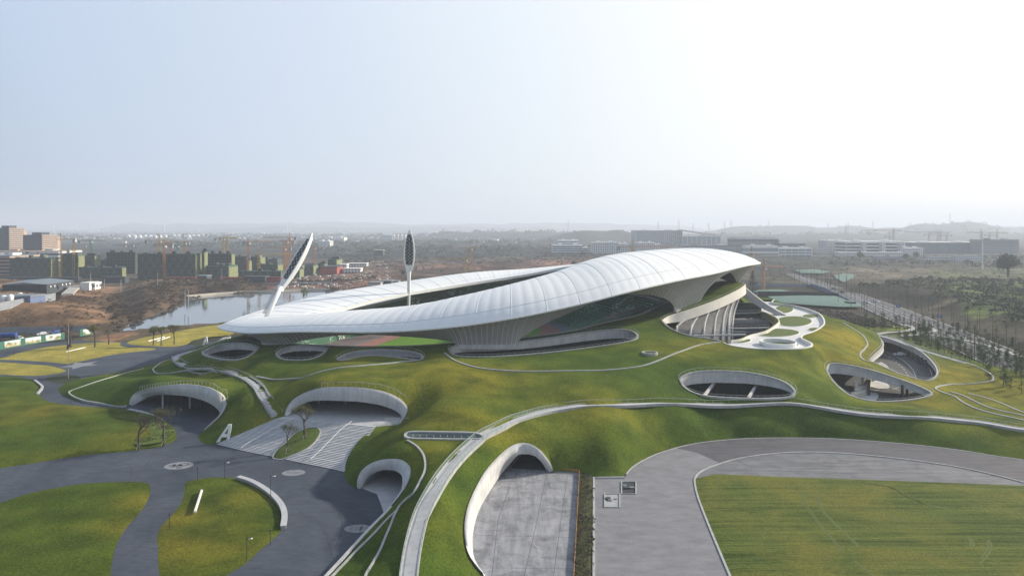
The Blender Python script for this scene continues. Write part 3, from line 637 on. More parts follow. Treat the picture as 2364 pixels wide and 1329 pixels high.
# landing in front of / inside the middle arch
land = [tuple(p) for p in ST]+WL([(868,984,5),(926,979,5),(955,960,5)])+[(-20,215,5),(-72,215,5)]+WL([(645,940,5),(650,958,5)])
sheet('landing', land, 4.99, M['concrete_pale'])
PL = np.vstack([np.column_stack([SB[::4, 0], SB[::4, 1], np.zeros(len(SB[::4]))]), np.column_stack([ST[::4, 0], ST[::4, 1], np.full(len(ST[::4]), 5.0)]), (SB*.5+ST*.5)[::4]])
st_ev = tps_fit(PL, 1e-6)
def onstair(px, py, up=0):
    T = np.arange(140, 200, .2); x = (px-CX)*T/F; z = CAMH-(py-HY)*T/F; h = st_ev(x, T); k = np.nonzero(z <= h+up)[0]; i = k[0]
    return (float(x[i]), float(T[i]), float(h[i])+up)
isl = [tuple(p) for p in catmull([onstair(a, b, .45) for a, b in [(630,1055),(637,1040),(658,1022),(675,1004),(702,990),(726,986),(738,990),(738,1001),(726,1019),(708,1034),(681,1046),(655,1057),(643,1059)]], 4, True)]
X, Y = grid_pts(isl, .9); kk = dist_poly(X, Y, isl) > .4
v, f = cdt([isl], list(zip(X[kk], Y[kk]))); d = dist_poly(v[:, 0], v[:, 1], isl)
z = st_ev(v[:, 0], v[:, 1])+.35+.25*(1-np.exp(-d))+(fbm(v[:, 0]*.8, v[:, 1]*.8, 4)-.5)*.3
root = empty('planter_island', (0, 0, 0), 0, 'leaf shaped grass island in the middle of the wide stairs', 'planter')
mesh_np('grass_bed', np.column_stack([v, z]), f, M['bed'], root)
mb = MB(); P3 = [(p[0], p[1], float(st_ev([p[0]], [p[1]])[0])) for p in isl]; sweep(mb, P3, [(-.15, -.5), (.15, -.5), (.15, .42), (-.15, .42)], True); mb.build('edging', M['concrete_grey'], root)
def handrail(pts, label):
    P = [onstair(a, b) for a, b in pts]; root = empty('handrail', P[0], 0, label, 'handrail', 'handrails on the wide stairs'); b0 = Vector(P[0])
    mb = MB()
    for a, c in zip(P[:-1], P[1:]): mb.bar(Vector(a)-b0+Vector((0,0,1)), Vector(c)-b0+Vector((0,0,1)), .06, 4)
    mb.build('rail', M['white'], root)
    for p in resample(P, 3.0):
        m2 = MB(); m2.bar(Vector(p)-b0, Vector(p)-b0+Vector((0,0,1)), .045, 4); m2.build('post', M['steel'], root)
handrail([(556,1042),(590,1020),(625,1000),(655,984),(678,972)], 'white handrail left of the grass island on the wide stairs')
handrail([(716,1070),(738,1050),(762,1025),(786,1000),(812,980)], 'white handrail right of the grass island on the wide stairs')

# ============================================================ concrete arches where the plaza runs under the hill
def hood(name, label, O, I, z_base, back, depth, dark='interior', tail=None, upto=None):
    n = 3
    Oc = [tuple(p) for p in catmull(WL(O), n)]
    Iw = []
    for (o, i) in zip(O, I):
        ow = W(*o)
        if len(i) == 3 and i[2] is not None: Iw.append(W(*i))
        else:
            q = WD(i[0], i[1], ow[1]+.5); Iw.append((q[0], q[1], max(q[2], z_base)))
    Ic = [tuple(p) for p in catmull(Iw, n)]
    root = empty(name, (0, 0, 0), 0, label, 'arch', 'concrete arches leading under the hill')
    A = np.array(Oc); Bn = np.array(Ic); c = A.mean(0); up = np.array([0, 0, .35])
    out = A-c; out[:, 2] = 0; out /= np.linalg.norm(out, axis=1)[:, None]+1e-9
    mid = (A*.45+Bn*.55); mid[:, 1] -= .35
    lip_b = A+out*.0-np.array([0, 0, .6])+np.array([0, .9, 0]); lip_t = A+up*.6+np.array([0, .9, 0])
    mb = MB(); mb.grid([lip_b.tolist(), lip_t.tolist(), (A+up).tolist(), mid.tolist(), Bn.tolist()])
    mb.build('hood', M['concrete_hood'], root, smooth=True)
    bk = np.array(back)*depth; ctr = Bn.mean(0); ctr[2] = z_base
    if upto: Bn = Bn[:upto*3+1]; ctr = Bn.mean(0); ctr[2] = z_base
    rows = [Bn.tolist()]
    for t in (.15, .5, 1.0):
        r = Bn+bk*t; r = ctr+bk*t+(r-(ctr+bk*t))*np.array([1-.12*t, 1, 1-.22*t]); r[:, 2] = np.maximum(r[:, 2], z_base); rows.append(r.tolist())
    mb = MB(); mb.grid(rows); mb.build('tunnel_lining', M['concrete_grey'], root, smooth=True)
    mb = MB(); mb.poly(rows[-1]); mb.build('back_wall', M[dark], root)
    return root, Bn, rows[-1]
M['concrete_hood'] = stained('arch_concrete', (.42,.425,.43), (.55,.55,.55))
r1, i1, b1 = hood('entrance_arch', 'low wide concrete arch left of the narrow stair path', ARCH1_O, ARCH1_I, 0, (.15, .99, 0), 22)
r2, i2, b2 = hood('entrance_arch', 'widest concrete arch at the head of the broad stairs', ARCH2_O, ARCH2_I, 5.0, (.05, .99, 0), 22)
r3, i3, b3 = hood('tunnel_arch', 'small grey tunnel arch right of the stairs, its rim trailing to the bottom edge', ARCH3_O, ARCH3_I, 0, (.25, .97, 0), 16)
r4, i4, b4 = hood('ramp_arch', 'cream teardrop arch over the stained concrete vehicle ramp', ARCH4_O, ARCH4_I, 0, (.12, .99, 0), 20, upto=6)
# trailing rim of the small arch, mullions and columns inside the two entrances
tl = [tuple(p) for p in catmull(WL([ARCH3_O[-1]]+ARCH3_TAIL+[(715,1370,.4)]), 5)]
mb = MB(); sweep(mb, tl, [(-.3, -1.6), (.3, -1.6), (.3, .3), (-.3, .3)]); mb.build('trailing_rim', M['concrete_hood'], r3)
def facade(root, x0, x1, y, z0, z1, n, slope=0):
    for i in range(n):
        x = x0+(x1-x0)*i/(n-1); mb = MB(); yy = y+slope*(x-x0); wd = .25 if i % 5 == 0 else .06
        mb.box(x-wd, x+wd, yy-.2, yy+.1, z0, z1); mb.build('column' if i % 5 == 0 else 'mullion', M['concrete_grey' if i % 5 == 0 else 'dark_steel'], root)
facade(r1, -112, -86, 219, 0, 5.8, 16)
facade(r2, -66, -34, 205, 5, 9.5, 21)
gate = empty('metal_gate', W(898,978,5), 0, 'small grey metal gate at the right foot of the widest arch', 'gate')
mb = MB(); mb.box(-1.1,5.4,-.06,.06,.1,.2); mb.box(-1.1,5.4,-.06,.06,1.5,1.6); mb.build('frame', M['steel'], gate)
for k in range(14):
    mb = MB(); mb.bar((-1+k*.48,0,.1), (-1+k*.48,0,1.5), .04); mb.build('bar', M['steel'], gate)
# pale concrete ramp floor that slips into the small tunnel
sheet('tunnel_floor', [W(*p) for p in [(836,1127,0),(870,1140,0),(880,1165,0),(889,1192,0),(915,1160,0)]]+[(-18,150,0),(-20,168,0),(-32,168,0)], .03, M['concrete_pale'])
# railings above arches
def rim_rail(O, i0, i1, label, off=1.0, step=1.5):
    P = []
    for o in O[i0:i1]:
        q = W(*o); P.append((q[0], q[1]+off))
    P = catmull([(p[0], p[1], 0) for p in P], 5); P = [(p[0], p[1], float(hz(p[0], p[1])[0])) for p in P]
    railing(P, label, step=step, r=.05)
rim_rail(ARCH1_O, 2, 11, 'railing above the low arch on the left', 1.2)
rim_rail(ARCH2_O, 4, 10, 'railing above the widest arch', 1.2, 1.8)

# faint cast joints and a repaired strip in the plaza
M['joint'] = rough_mat('plaza_joint', (.034,.040,.052), (.048,.055,.070), .8, .9, 0)
mb = MB()
for L in [[(355,1045),(330,1085),(310,1110)],[(430,1100),(520,1085),(640,1092),(720,1120),(775,1170),(790,1220),(775,1260)],[(250,1052),(300,1075),(300,1112)],[(600,1062),(560,1080),(500,1100)],[(0,1120),(150,1095),(330,1085),(470,1090)],[(690,1180),(740,1210),(770,1290)],[(300,1200),(340,1190),(385,1195)],[(280,1270),(320,1262),(363,1265)],[(330,840),(230,848),(150,850)],[(400,810),(350,835)]]:
    P = resample(catmull([W(a, b_, 0) for a, b_ in L], 6), 1.0); T = np.gradient(P[:, :2], axis=0); T /= np.linalg.norm(T, axis=1)[:, None]+1e-9; mb.grid([[(p[0]-t[1]*.07, p[1]+t[0]*.07, .006) for p, t in zip(P, T)], [(p[0]+t[1]*.07, p[1]-t[0]*.07, .006) for p, t in zip(P, T)]])
tag(mb.build('plaza_joints', M['joint']), kind='structure')
# ============================================================ openings in the hill: rims, shafts, what stands inside
def opening(name, key, label, d_near, d_far, rail=True, lipw=.55, wallm='concrete', rail_label=None, powr=1.0):
    L = hole3[key]; A = np.array(L); y0, y1 = A[:, 1].min(), A[:, 1].max()
    if area2(L) < 0: A = A[::-1]
    root = empty(name, (0, 0, 0), 0, label, 'opening')
    s = ((A[:, 1]-y0)/(y1-y0+1e-6))**powr; dep = d_near+(d_far-d_near)*s
    mb = MB(); Q = np.vstack([A[-1:], A, A[:1]]); T = Q[2:, :2]-Q[:-2, :2]; T /= np.linalg.norm(T, axis=1)[:, None]+1e-9
    Nn = np.stack([T[:, 1], -T[:, 0], np.zeros(len(T))], 1)      # outward
    h = np.array([0, 0, .3]); up = np.array([0, 0, 1.0])
    rows = [(A+Nn*lipw-up*.3).tolist(), (A+Nn*lipw+h).tolist(), (A-Nn*.05+h).tolist(), (A-Nn*.05-up*.35).tolist()]
    mb.grid(rows, True); mb.build('rim', M['curb'], root)
    mb = MB(); bot = A.copy(); bot[:, 2] -= dep; mid = A.copy(); mid[:, 2] -= dep*.5
    bo2 = bot+Nn*.8
    mb.grid([(A-Nn*.04-up*.3).tolist(), (mid+Nn*.1).tolist(), bot.tolist(), bo2.tolist()], True); mb.build('shaft_wall', M[wallm], root, smooth=False)
    if rail:
        P = A+Nn*(lipw+.3); P[:, 2] = [max(0, q) for q in P[:, 2]]
        railing([tuple(p) for p in P], rail_label, step=2.0, closed=True, r=.04)
    return root
opening('light_well', 'light_well_a', 'oval light well in the grass left of the leaf shaped one', .6, 3.6, rail_label='railing round the oval light well')
opening('light_well', 'light_well_b', 'leaf shaped light well near the right end with a parking lane below', .6, 3.4, rail_label='railing round the leaf shaped light well', powr=.8)
opening('light_well', 'parking_opening', 'rounded opening over the parking lane with the white car', .8, 2.6, rail_label='railing round the parking opening', powr=.6)
opening('light_well', 'oculus_a', 'tilted oval opening under the left tip of the white roof', .4, 2.7, rail_label='railing round the leftmost oval opening')
opening('light_well', 'oculus_b', 'small oval opening below the left foot of the roof', .4, 2.0, rail_label='railing round the small oval opening')
opening('light_well', 'crescent', 'thin crescent opening behind a grass hump, below the green pitch', .2, 2.6, wallm='concrete_grey', rail_label='railing round the crescent opening')
opening('light_well', 'long_slot', 'long slot shaped opening below the middle foot of the roof', .5, 3.3, wallm='concrete_slot' if False else 'concrete', rail_label='railing round the long slot opening', powr=.55)
sk = opening('oval_skylight', 'skylight', 'flat glazed oval skylight beside the long walkway', .5, .6, rail=False, wallm='concrete_grey')
L = hole3['skylight']; mb = MB(); mb.poly([(p[0], p[1], p[2]+.05) for p in L])
gm, nt, b = new_mat('skylight_glass'); b.inputs['Base Color'].default_value = (.10,.13,.12,1); b.inputs['Roughness'].default_value = .15; b.inputs['Metallic'].default_value = .2
mb.build('glass', gm, sk)
x0 = min(p[0] for p in L); x1 = max(p[0] for p in L); yc = sum(p[1] for p in L)/len(L); zc = sum(p[2] for p in L)/len(L)
for k in range(1, 11):
    x = x0+(x1-x0)*k/11; mb = MB(); ys = [p[1] for p in L if abs(p[0]-x) < 1.8]
    mb.bar((x, min(ys), zc+.1), (x, max(ys), zc+.25), .07); mb.build('glazing_bar', M['steel'], sk)
# small ring vent
c = onhill(1500, 816); rv = empty('ring_vent', c, 0, 'small round concrete vent ring standing alone in the grass', 'vent')
mb = MB(); ring = [(2.4*math.cos(t), 2.4*math.sin(t)*1.0, .1) for t in np.linspace(0, 2*PI, 25)[:-1]]
sweep(mb, ring, [(-.25, -.8), (.25, -.8), (.25, .35), (-.25, .35)], True); mb.build('ring', M['curb'], rv)
mb = MB(); mb.poly([(p[0]*.9, p[1]*.9, .0) for p in ring]); mb.build('grating', M['dark_steel'], rv)
# ---- floors under the hill
def floor(name, pts, z, mat): return sheet(name, pts, z, M[mat])
M['park'] = rough_mat('parking_asphalt', (.055,.058,.065), (.085,.088,.095), .3, .9, .1, .02)
floor('parking_floor', [(100,200),(185,200),(196,250),(196,352),(120,352),(100,260)], .5, 'park')
M['void'] = rough_mat('deep_interior_floor', (.012,.018,.018), (.026,.034,.034), .15, .5, 0)  # near black floor sheets, shade inside the openings put into the colour
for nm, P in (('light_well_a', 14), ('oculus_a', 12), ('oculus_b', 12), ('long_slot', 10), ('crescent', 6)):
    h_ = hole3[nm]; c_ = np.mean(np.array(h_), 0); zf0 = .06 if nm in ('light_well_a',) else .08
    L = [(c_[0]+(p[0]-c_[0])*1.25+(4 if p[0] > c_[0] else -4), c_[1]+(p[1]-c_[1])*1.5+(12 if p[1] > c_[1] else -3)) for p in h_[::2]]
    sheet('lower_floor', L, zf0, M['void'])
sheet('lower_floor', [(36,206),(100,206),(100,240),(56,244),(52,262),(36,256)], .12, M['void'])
M['dark_glazing'] = rough_mat('dark_green_glazing', (.010,.020,.022), (.022,.036,.038), .3, .35, 0, spec=.3)
for key, lb, off, zt in (('light_well_a', 'dark glazed wall deep inside the oval light well', 9, 2.2), ('oculus_a', 'dark glazed wall inside the leftmost oval opening', 5, 1.8), ('oculus_b', 'dark glazed wall inside the small oval opening', 4, 1.5), ('long_slot', 'dark glazed wall down in the long slot opening', 2.2, 2.6)):
    h_ = sorted(hole3[key], key=lambda p: p[0]); up_e = [p for p in h_ if p[1] > np.interp(p[0], [h_[0][0], h_[-1][0]], [h_[0][1], h_[-1][1]])]; P = [h_[0]]+up_e+[h_[-1]]
    P = resample([(p[0], p[1]+off*math.sin(PI*min(1, max(0, (p[0]-h_[0][0])/(h_[-1][0]-h_[0][0]))))**.4, p[2]) for p in P], 2.0)
    r_ = empty('glazed_wall', (0,0,0), 0, lb, 'glazed wall'); mb = MB(); mb.grid([[(p[0], p[1], 0) for p in P], [(p[0], p[1], p[2]-zt) for p in P]]); mb.build('glazing', M['dark_glazing'], r_)
    for p in P[1:-1:2]: mb = MB(); mb.box(p[0]-.07, p[0]+.07, p[1]-.25, p[1]-.1, 0, p[2]-zt); mb.build('mullion', M['dark_steel'], r_)
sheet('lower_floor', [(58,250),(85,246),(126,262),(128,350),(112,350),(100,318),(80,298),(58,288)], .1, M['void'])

mk = MB(); M['marking'] = rough_mat('road_marking_paint', (.55,.55,.56), (.68,.68,.68), .8, .7, 0)
def mark(L, wd=.22, dash=None, z=.512):
    P = resample(catmull([W(a, b, .5) for a, b in L], 6), .5)
    T = np.gradient(P[:, :2], axis=0); T /= np.linalg.norm(T, axis=1)[:, None]; Nn = np.stack([-T[:, 1], T[:, 0]], 1)
    i = 0
    while i < len(P)-1:
        j = min(i+(dash[0] if dash else len(P)), len(P)-1)
        mk.grid([[(P[k][0]+Nn[k][0]*wd/2, P[k][1]+Nn[k][1]*wd/2, z) for k in range(i, j+1)], [(P[k][0]-Nn[k][0]*wd/2, P[k][1]-Nn[k][1]*wd/2, z) for k in range(i, j+1)]])
        i = j+(dash[1] if dash else len(P))
mark([(2045,812),(2072,823),(2095,840),(2110,858),(2116,880)], .2)
mark([(2042,818),(2062,830),(2085,850),(2100,875)], .18, (5, 6))
mark([(2092,806),(2120,826),(2145,850),(2152,868)], .18)
for k in range(14):
    t = k/13; a = (2076+t*44, 818+t*58); mark([a, (a[0]+26, a[1]+4)], .16)
mark([(2010,905),(2050,893),(2075,900)], .16); mark([(2060,898),(2085,890)], .18)
o = mk.build('parking_markings', M['marking']); tag(o, kind='structure')
# pavement wedge + kerb islands seen in the two right openings
sheet('pavement', [W(*p) for p in [(2024,838,.6),(2034,835,.6),(2048,843,.6),(2056,856,.6),(2040,852,.6)]], .62, M['concrete'])
M['cream'] = rough_mat('cream_concrete', (.42,.40,.36), (.55,.52,.46), .4, .8, 0)
def slab(name, label, px, z, th, mat, cat, group=None):
    P = [tuple(p) for p in catmull([W(a, b, z) for a, b in px], 3, True)]; mb = MB(); mb.prism([(p[0], p[1]) for p in P], z-th, z); return tag(mb.build(name, M[mat]), label, cat, group)
slab('traffic_island', 'kerbed island with rounded nose on the lane in the leaf shaped opening, lower one', [(1985,915),(2000,905),(2020,905),(2028,912),(2022,922),(2000,928)], .75, .3, 'concrete', 'island')
slab('traffic_island', 'kerbed island on the lane in the leaf shaped opening, upper one', [(2005,885),(2030,877),(2052,888),(2048,896),(2020,895)], .75, .3, 'concrete', 'island')
slab('curved_ramp', 'cream curved ramp seen inside the leaf shaped light well', [(1972,898),(1978,890),(1992,884),(2004,873),(2012,874),(2002,888),(1984,897)], 3.0, 2.4, 'cream', 'ramp', )
slab('lower_wall', 'cream retaining wall below the curved ramp inside the light well', [(1965,905),(1985,901),(1998,896),(1999,902),(1985,908),(1970,912)], 2.2, 1.7, 'cream', 'wall')
for k, (a, b_) in enumerate([(1976,903),(1991,893),(2006,903),(2083,912),(2094,905)]):
    q = W(a, b_, 2); mb = MB(); mb.box(-.3,.3,-.3,.3,-1.6,3.4); o = mb.build('column', M['dark_steel' if k > 1 else 'concrete'], loc=q)
    tag(o, ['slim pale column at the left end of the leaf shaped light well','pale column in front of the curved ramp','dark column left of the kerbed island','dark column at the right end of the light well, nearer one','dark column at the right end of the light well, farther one'][k], 'column')
# row of dark pillars at the back of the parking opening
for k in range(9):
    t = k/8; q = (171+t*-6.0 if False else W(2060+t*88, 796+t*50, 1.5)[0], W(2060+t*88, 796+t*50, 1.5)[1]+3, .5)
    mb = MB(); mb.box(-.5,.5,-.4,.4,0,3.2); o = mb.build('pillar', M['concrete_dark'], loc=q)
    tag(o, 'dark pillar in the row behind the parking bays', 'pillar', 'pillars behind the parking bays')
# the white car
M['car_white'] = rough_mat('white_car_paint', (.70,.71,.73), (.74,.75,.77), .5, .25, 0)
M['car_glass'] = rough_mat('car_glass', (.02,.025,.03), (.03,.035,.04), 1, .1, 0)
M['rubber'] = rough_mat('tyre_rubber', (.02,.02,.02), (.03,.03,.03), 1, .9, 0)
def make_car(loc, rz, label, paint='car_white', group=None):
    r = empty('parked_car', loc, rz, label, 'car', group)
    prof = [(-2.35,.35),(-2.4,.75),(-2.3,1.0),(-1.3,1.1),(-.55,1.62),(.9,1.68),(1.9,1.5),(2.3,1.05),(2.38,.6),(2.3,.35)]
    mb = MB(); rows = [[(x, s*.92*(1 if z < 1.15 else .82), z) for x, z in prof] for s in (-1, 1)]
    mb.grid(rows, True); mb.poly(rows[0]); mb.poly(rows[1][::-1]); mb.build('body', M[paint], r)
    for s in (-1, 1):
        mb = MB(); mb.add([(-.95,s*.87,1.12),(1.9,s*.87,1.12),(1.75,s*.80,1.5),(-.5,s*.80,1.55)], [(0,1,2,3)]); mb.build('side_window', M['car_glass'], r)
    mb = MB(); mb.add([(-1.28,-.72,1.14),(-1.28,.72,1.14),(-.6,.66,1.62),(-.6,-.66,1.62)], [(0,1,2,3)]); mb.build('windscreen', M['car_glass'], r)
    for x in (-1.45, 1.5):
        for s in (-1, 1):
            mb = MB(); mb.bar((x, s*.72, .35), (x, s*.95, .35), .35, 12); wh = mb.build('wheel', M['rubber'], r)
            mb = MB(); mb.bar((x, s*.95, .35), (x, s*.97, .35), .2, 10); mb.build('rim', M['steel'], wh)
    return r
make_car(W(2076, 821, .5), math.radians(-8), 'white estate car parked under the rounded opening on the right')
# concrete facade behind left oculi / light well: a few slanted struts and a glazed front
def strut(name, label, a, b_, wd, mat, cat='strut', group=None):
    mb = MB(); a = Vector(a); b_ = Vector(b_); mb.bar(a-a, b_-a, wd, 4); return tag(mb.build(name, M[mat], loc=a), label, cat, group)
for k in range(6):
    q = W(1610+k*38, 912-abs(k-2.5)*2, 4); strut('beam', ['first','second','third','fourth','fifth','sixth'][k]+' dark beam from the left, down inside the oval light well', (q[0], q[1]+3, 5.5), (q[0]+3, q[1]+26, 6.5), .35, 'concrete_dark', 'beam')
strut('slanted_strut', 'left pale slanted strut inside the oval light well', WD(1622,918,200), WD(1650,882,216), .5, 'concrete')
strut('slanted_strut', 'right pale slanted strut inside the oval light well', WD(1728,918,200), WD(1748,886,216), .5, 'concrete')
# ---- grand opening under the ribbon
root = empty('ribbon_bridge', (0, 0, 0), 0, 'broad cream concrete band rising along the grass strip beside the roof', 'bridge')
A = np.array(go_ribbon); A = np.array(resample([tuple(p) for p in A], 1.5))
th = np.interp(np.arange(len(A))/(len(A)-1), [0, .1, .85, 1], [4.2, 4.0, 3.6, 1.2])
T = np.gradient(A[:, :2], axis=0); T /= np.linalg.norm(T, axis=1)[:, None]; Nn = np.stack([T[:, 1], -T[:, 0], np.zeros(len(T))], 1)
c0 = np.array([98, 275]); sgn = np.sign(((A[:, :2]-c0)*Nn[:, :2]).sum(1)).mean(); Nn *= -sgn     # towards the void
up = np.array([0, 0, 1.0])
bt = A-up*th[:, None]
mb = MB(); mb.grid([(A-Nn*.6-up*.1).tolist(), (A-Nn*.6+up*.45).tolist(), (A+Nn*.1+up*.45).tolist(), (bt+Nn*.5).tolist(), (bt-Nn*3.5+up*.5).tolist(), (A-Nn*4.0-up*.6).tolist()])
M['ribbon'] = rough_mat('cream_band_concrete', (.60,.575,.52), (.68,.655,.60), .25, .8, .05, .02)
mb.build('band', M['ribbon'], root, smooth=False)
railing([tuple(p) for p in (A-Nn*1.3)[::2]], 'railing along the top of the cream ribbon band', step=2.0)
# steep dark slab coming down from the end of the ribbon to the terrace
root = empty('sloping_slab', (0, 0, 0), 0, 'dark sloping concrete slab from the ribbon end down to the terrace', 'slab')
t0, t1 = np.array([115.5,341,29.0]), np.array([133,331,15.4]); 
rows = []
for t in np.linspace(0, 1, 8):
    p = t0+(t1-t0)*t; p[2] += -1.2*math.sin(PI*t); k = 4.4*(1-t)+1.0*t; q = p+np.array([-1.6, -.8, -k]); bk = np.array([1.5, 6, .3])
    rows.append([q.tolist(), p.tolist(), (p+bk).tolist(), (q+bk).tolist()])
mb = MB(); mb.grid(rows, True); mb.build('slab', M['concrete_dark2'] if 'concrete_dark2' in M else M['concrete_grey'], root)
# curved fins and dark skins
FINS = [[(1579,739),(1567,751),(1563,765)],[(1614,727),(1602,745),(1594,774)],[(1640,715),(1630,737),(1625,775)],[(1664,705),(1653,733),(1649,776)],[(1683,698),(1673,725),(1668,770)],[(1693,695),(1686,718),(1682,760)],[(1707,686),(1696,718),(1691,758)]]
FD = [(286,280,272),(294,284,270),(300,288,272),(306,292,276),(311,298,282),(314,303,288),(320,310,296)]
root = empty('fin_wall', (0, 0, 0), 0, 'dark curved wall split by seven pale fins under the cream band', 'wall')
FC = []
for Fp, Dd in zip(FINS, FD):
    P = [WD(a, b, d) for (a, b), d in zip(Fp, Dd)]; top = np.array(P[0])+(np.array(P[0])-np.array(P[1]))*.35+np.array([0, 0, .5])
    lo = np.array([P[2][0]-1.0, P[2][1]-3, .2]); FC.append(resample(catmull([top]+P+[lo], 6), .8))
nR = 26; FR = [np.stack([np.interp(np.linspace(0, len(c_)-1, nR), range(len(c_)), c_[:, k]) for k in range(3)], 1) for c_ in FC]
mb = MB(); mb.grid([(r+np.array([0, 1.2, 0])).tolist() for r in FR]); mb.build('dark_skin', M['concrete_dark'], root, smooth=True)
for r in FR:
    mb = MB(); a = r+np.array([-.2, -.5, 0]); b_ = r+np.array([.2, -.5, 0]); c_ = r+np.array([.2, 1.4, 0]); d_ = r+np.array([-.2, 1.4, 0])
    mb.grid([a.tolist(), b_.tolist(), c_.tolist(), d_.tolist(), a.tolist()]); mb.build('fin', M['white'], root)
def bridge(label, a, b_, wd=1.6):
    r = empty('footbridge', a, 0, label, 'footbridge', 'footbridges crossing the big opening'); d = Vector(b_)-Vector(a)
    Q = [(0, 0, 0), tuple(d*.5), tuple(d)]; mb = MB(); sweep(mb, Q, [(-wd/2, -.5), (wd/2, -.5), (wd/2, 0), (-wd/2, 0)]); mb.build('deck', M['concrete_grey'], r)
    for s in (-1, 1):
        mb = MB(); sweep(mb, Q, [(s*wd/2-.04, 1.0), (s*wd/2+.04, 1.0), (s*wd/2+.04, 1.1), (s*wd/2-.04, 1.1)]); mb.build('handrail', M['steel'], r)
        pm = None
        for p in resample(Q, 2.0):
            if pm is None: mb = MB(); mb.bar((0, 0, 0), (0, 0, 1.05), .04); o = pm = mb.build('post', M['steel'], r)
            else: o = pm.copy(); COL.objects.link(o); o.parent = r
            q = Vector(p); n = Vector((-d.y, d.x, 0)).normalized(); o.location = q+n*s*wd/2
bridge('lowest footbridge in front of the fins', WD(1602,773,264), WD(1722,771,268))
bridge('middle footbridge leading to the terrace from the fins', WD(1670,757,290), WD(1776,755,290))
bridge('upper footbridge at the back right of the big opening', WD(1696,722,335), WD(1760,720,338))
for k, (z_, d_) in enumerate([(11.5, 330), (6.5, 332), (1.5, 334)]):
    mb = MB(); mb.box(96, 124, d_, d_+12, z_, z_+1.3); tag(mb.build('gallery_floor', M['concrete_grey']), ['top','middle','bottom'][k]+' gallery edge in the shade at the back of the big opening', 'gallery')
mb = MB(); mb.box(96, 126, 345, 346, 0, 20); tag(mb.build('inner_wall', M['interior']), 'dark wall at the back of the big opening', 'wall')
gl = np.array([p for p in GN+GT[:0]]); 
rp = [tuple(p) for p in catmull([(p[0], p[1]-.5, p[2]) for p in GN], 4)]
kerb(rp, .5, .35, label='pale rim along the near edge of the big opening under the ribbon')
mb = MB(); A = np.array(rp); mb.grid([(A+[0, .2, 0]).tolist(), (A+[0, .2, -3.5]).tolist()]); tag(mb.build('shaft_wall', M['concrete_grey']), 'grey wall below the near rim of the big opening', 'wall')
railing(rp, 'railing along the near edge of the big opening', step=2.0, side=-.4)

# ============================================================ white terrace
root = empty('terrace', (0, 0, 0), 0, 'flat white terrace with grass beds at the right end of the stadium', 'terrace')
M['terrace'] = rough_mat('white_terrace_floor', (.55,.55,.56), (.64,.64,.65), .3, .7, 0)
o = sheet('terrace_floor', terrace, 15.25, M['terrace'], None, parent=root)
mb = MB(); to = [(p[0], p[1], 15.25) for p in ter_out]; sweep(mb, to, [(-.25, -1.5), (.25, -1.5), (.25, 1.25), (-.25, 1.25)]); mb.build('outer_parapet', M['white'], root)
mb = MB(); ti_ = [tuple(p) for p in catmull(ter_in[3:], 4)]; ti_ = [(p[0], p[1], 15.25) for p in ti_]; sweep(mb, ti_, [(-.25, -3.0), (.25, -3.0), (.25, 1.1), (-.25, 1.1)]); mb.build('inner_parapet', M['ribbon'], root)
BEDS = [((1831,742),(44,12),'second bed from the back, a wide oval of grass on the terrace'),((1789,768),(57,9.5),'longest oval grass bed in the middle of the terrace'),((1703,786),(31,6),'pointed grass bed at the near left corner of the terrace'),((1810,714),(22,9),'grass bed beside the foot of the dark sloping slab'),((1871,729.5),(20,4),'thin grass bed near the outer parapet, the back one'),((1879,760.5),(15,4),'small grass bed against the outer parapet, in the middle'),((1797,796),(48,6),'grass bed around the circular wall')]
for (cx_, cy_), (rx, ry), lb in BEDS:
    L = [W(cx_+rx*math.cos(t)*(1 if math.cos(t) > 0 else .95), cy_+ry*math.sin(t), 15.3) for t in np.linspace(0, 2*PI, 33)[:-1]]
    P = [(p[0], p[1]) for p in L]; k = in_poly(np.array([p[0] for p in P]), np.array([p[1] for p in P]), terrace)
    if not k.all():
        cc = W(cx_, cy_, 15.3); P2 = []
        for p, ok in zip(P, k):
            t = 1.0
            while not in_poly(np.array([cc[0]+(p[0]-cc[0])*(t+.03)]), np.array([cc[1]+(p[1]-cc[1])*(t+.03)]), terrace)[0] and t > .1: t -= .04
            P2.append((cc[0]+(p[0]-cc[0])*t, cc[1]+(p[1]-cc[1])*t))
        P = P2
    r = empty('grass_bed', (0, 0, 0), 0, lb, 'planting bed', 'grass beds on the white terrace')
    sheet('turf', P, 15.42, M['bed'], None, 1.6, .25, 2, parent=r)
    mb = MB(); sweep(mb, [(p[0], p[1], 15.25) for p in P], [(-.15, -.1), (.15, -.1), (.15, .2), (-.15, .2)], True); mb.build('edging', M['white'], r)
cc = W(1796, 797, 15.25); mb = MB(); ring = [(6.1*math.cos(t), 6.4*math.sin(t), 0) for t in np.linspace(0, 2*PI, 49)[:-1]]
sweep(mb, ring, [(-.22, -.2), (.22, -.2), (.22, 1.55), (-.22, 1.55)], True); tag(mb.build('circular_wall', M['white'], loc=cc), 'round white wall standing on the near part of the terrace', 'wall')
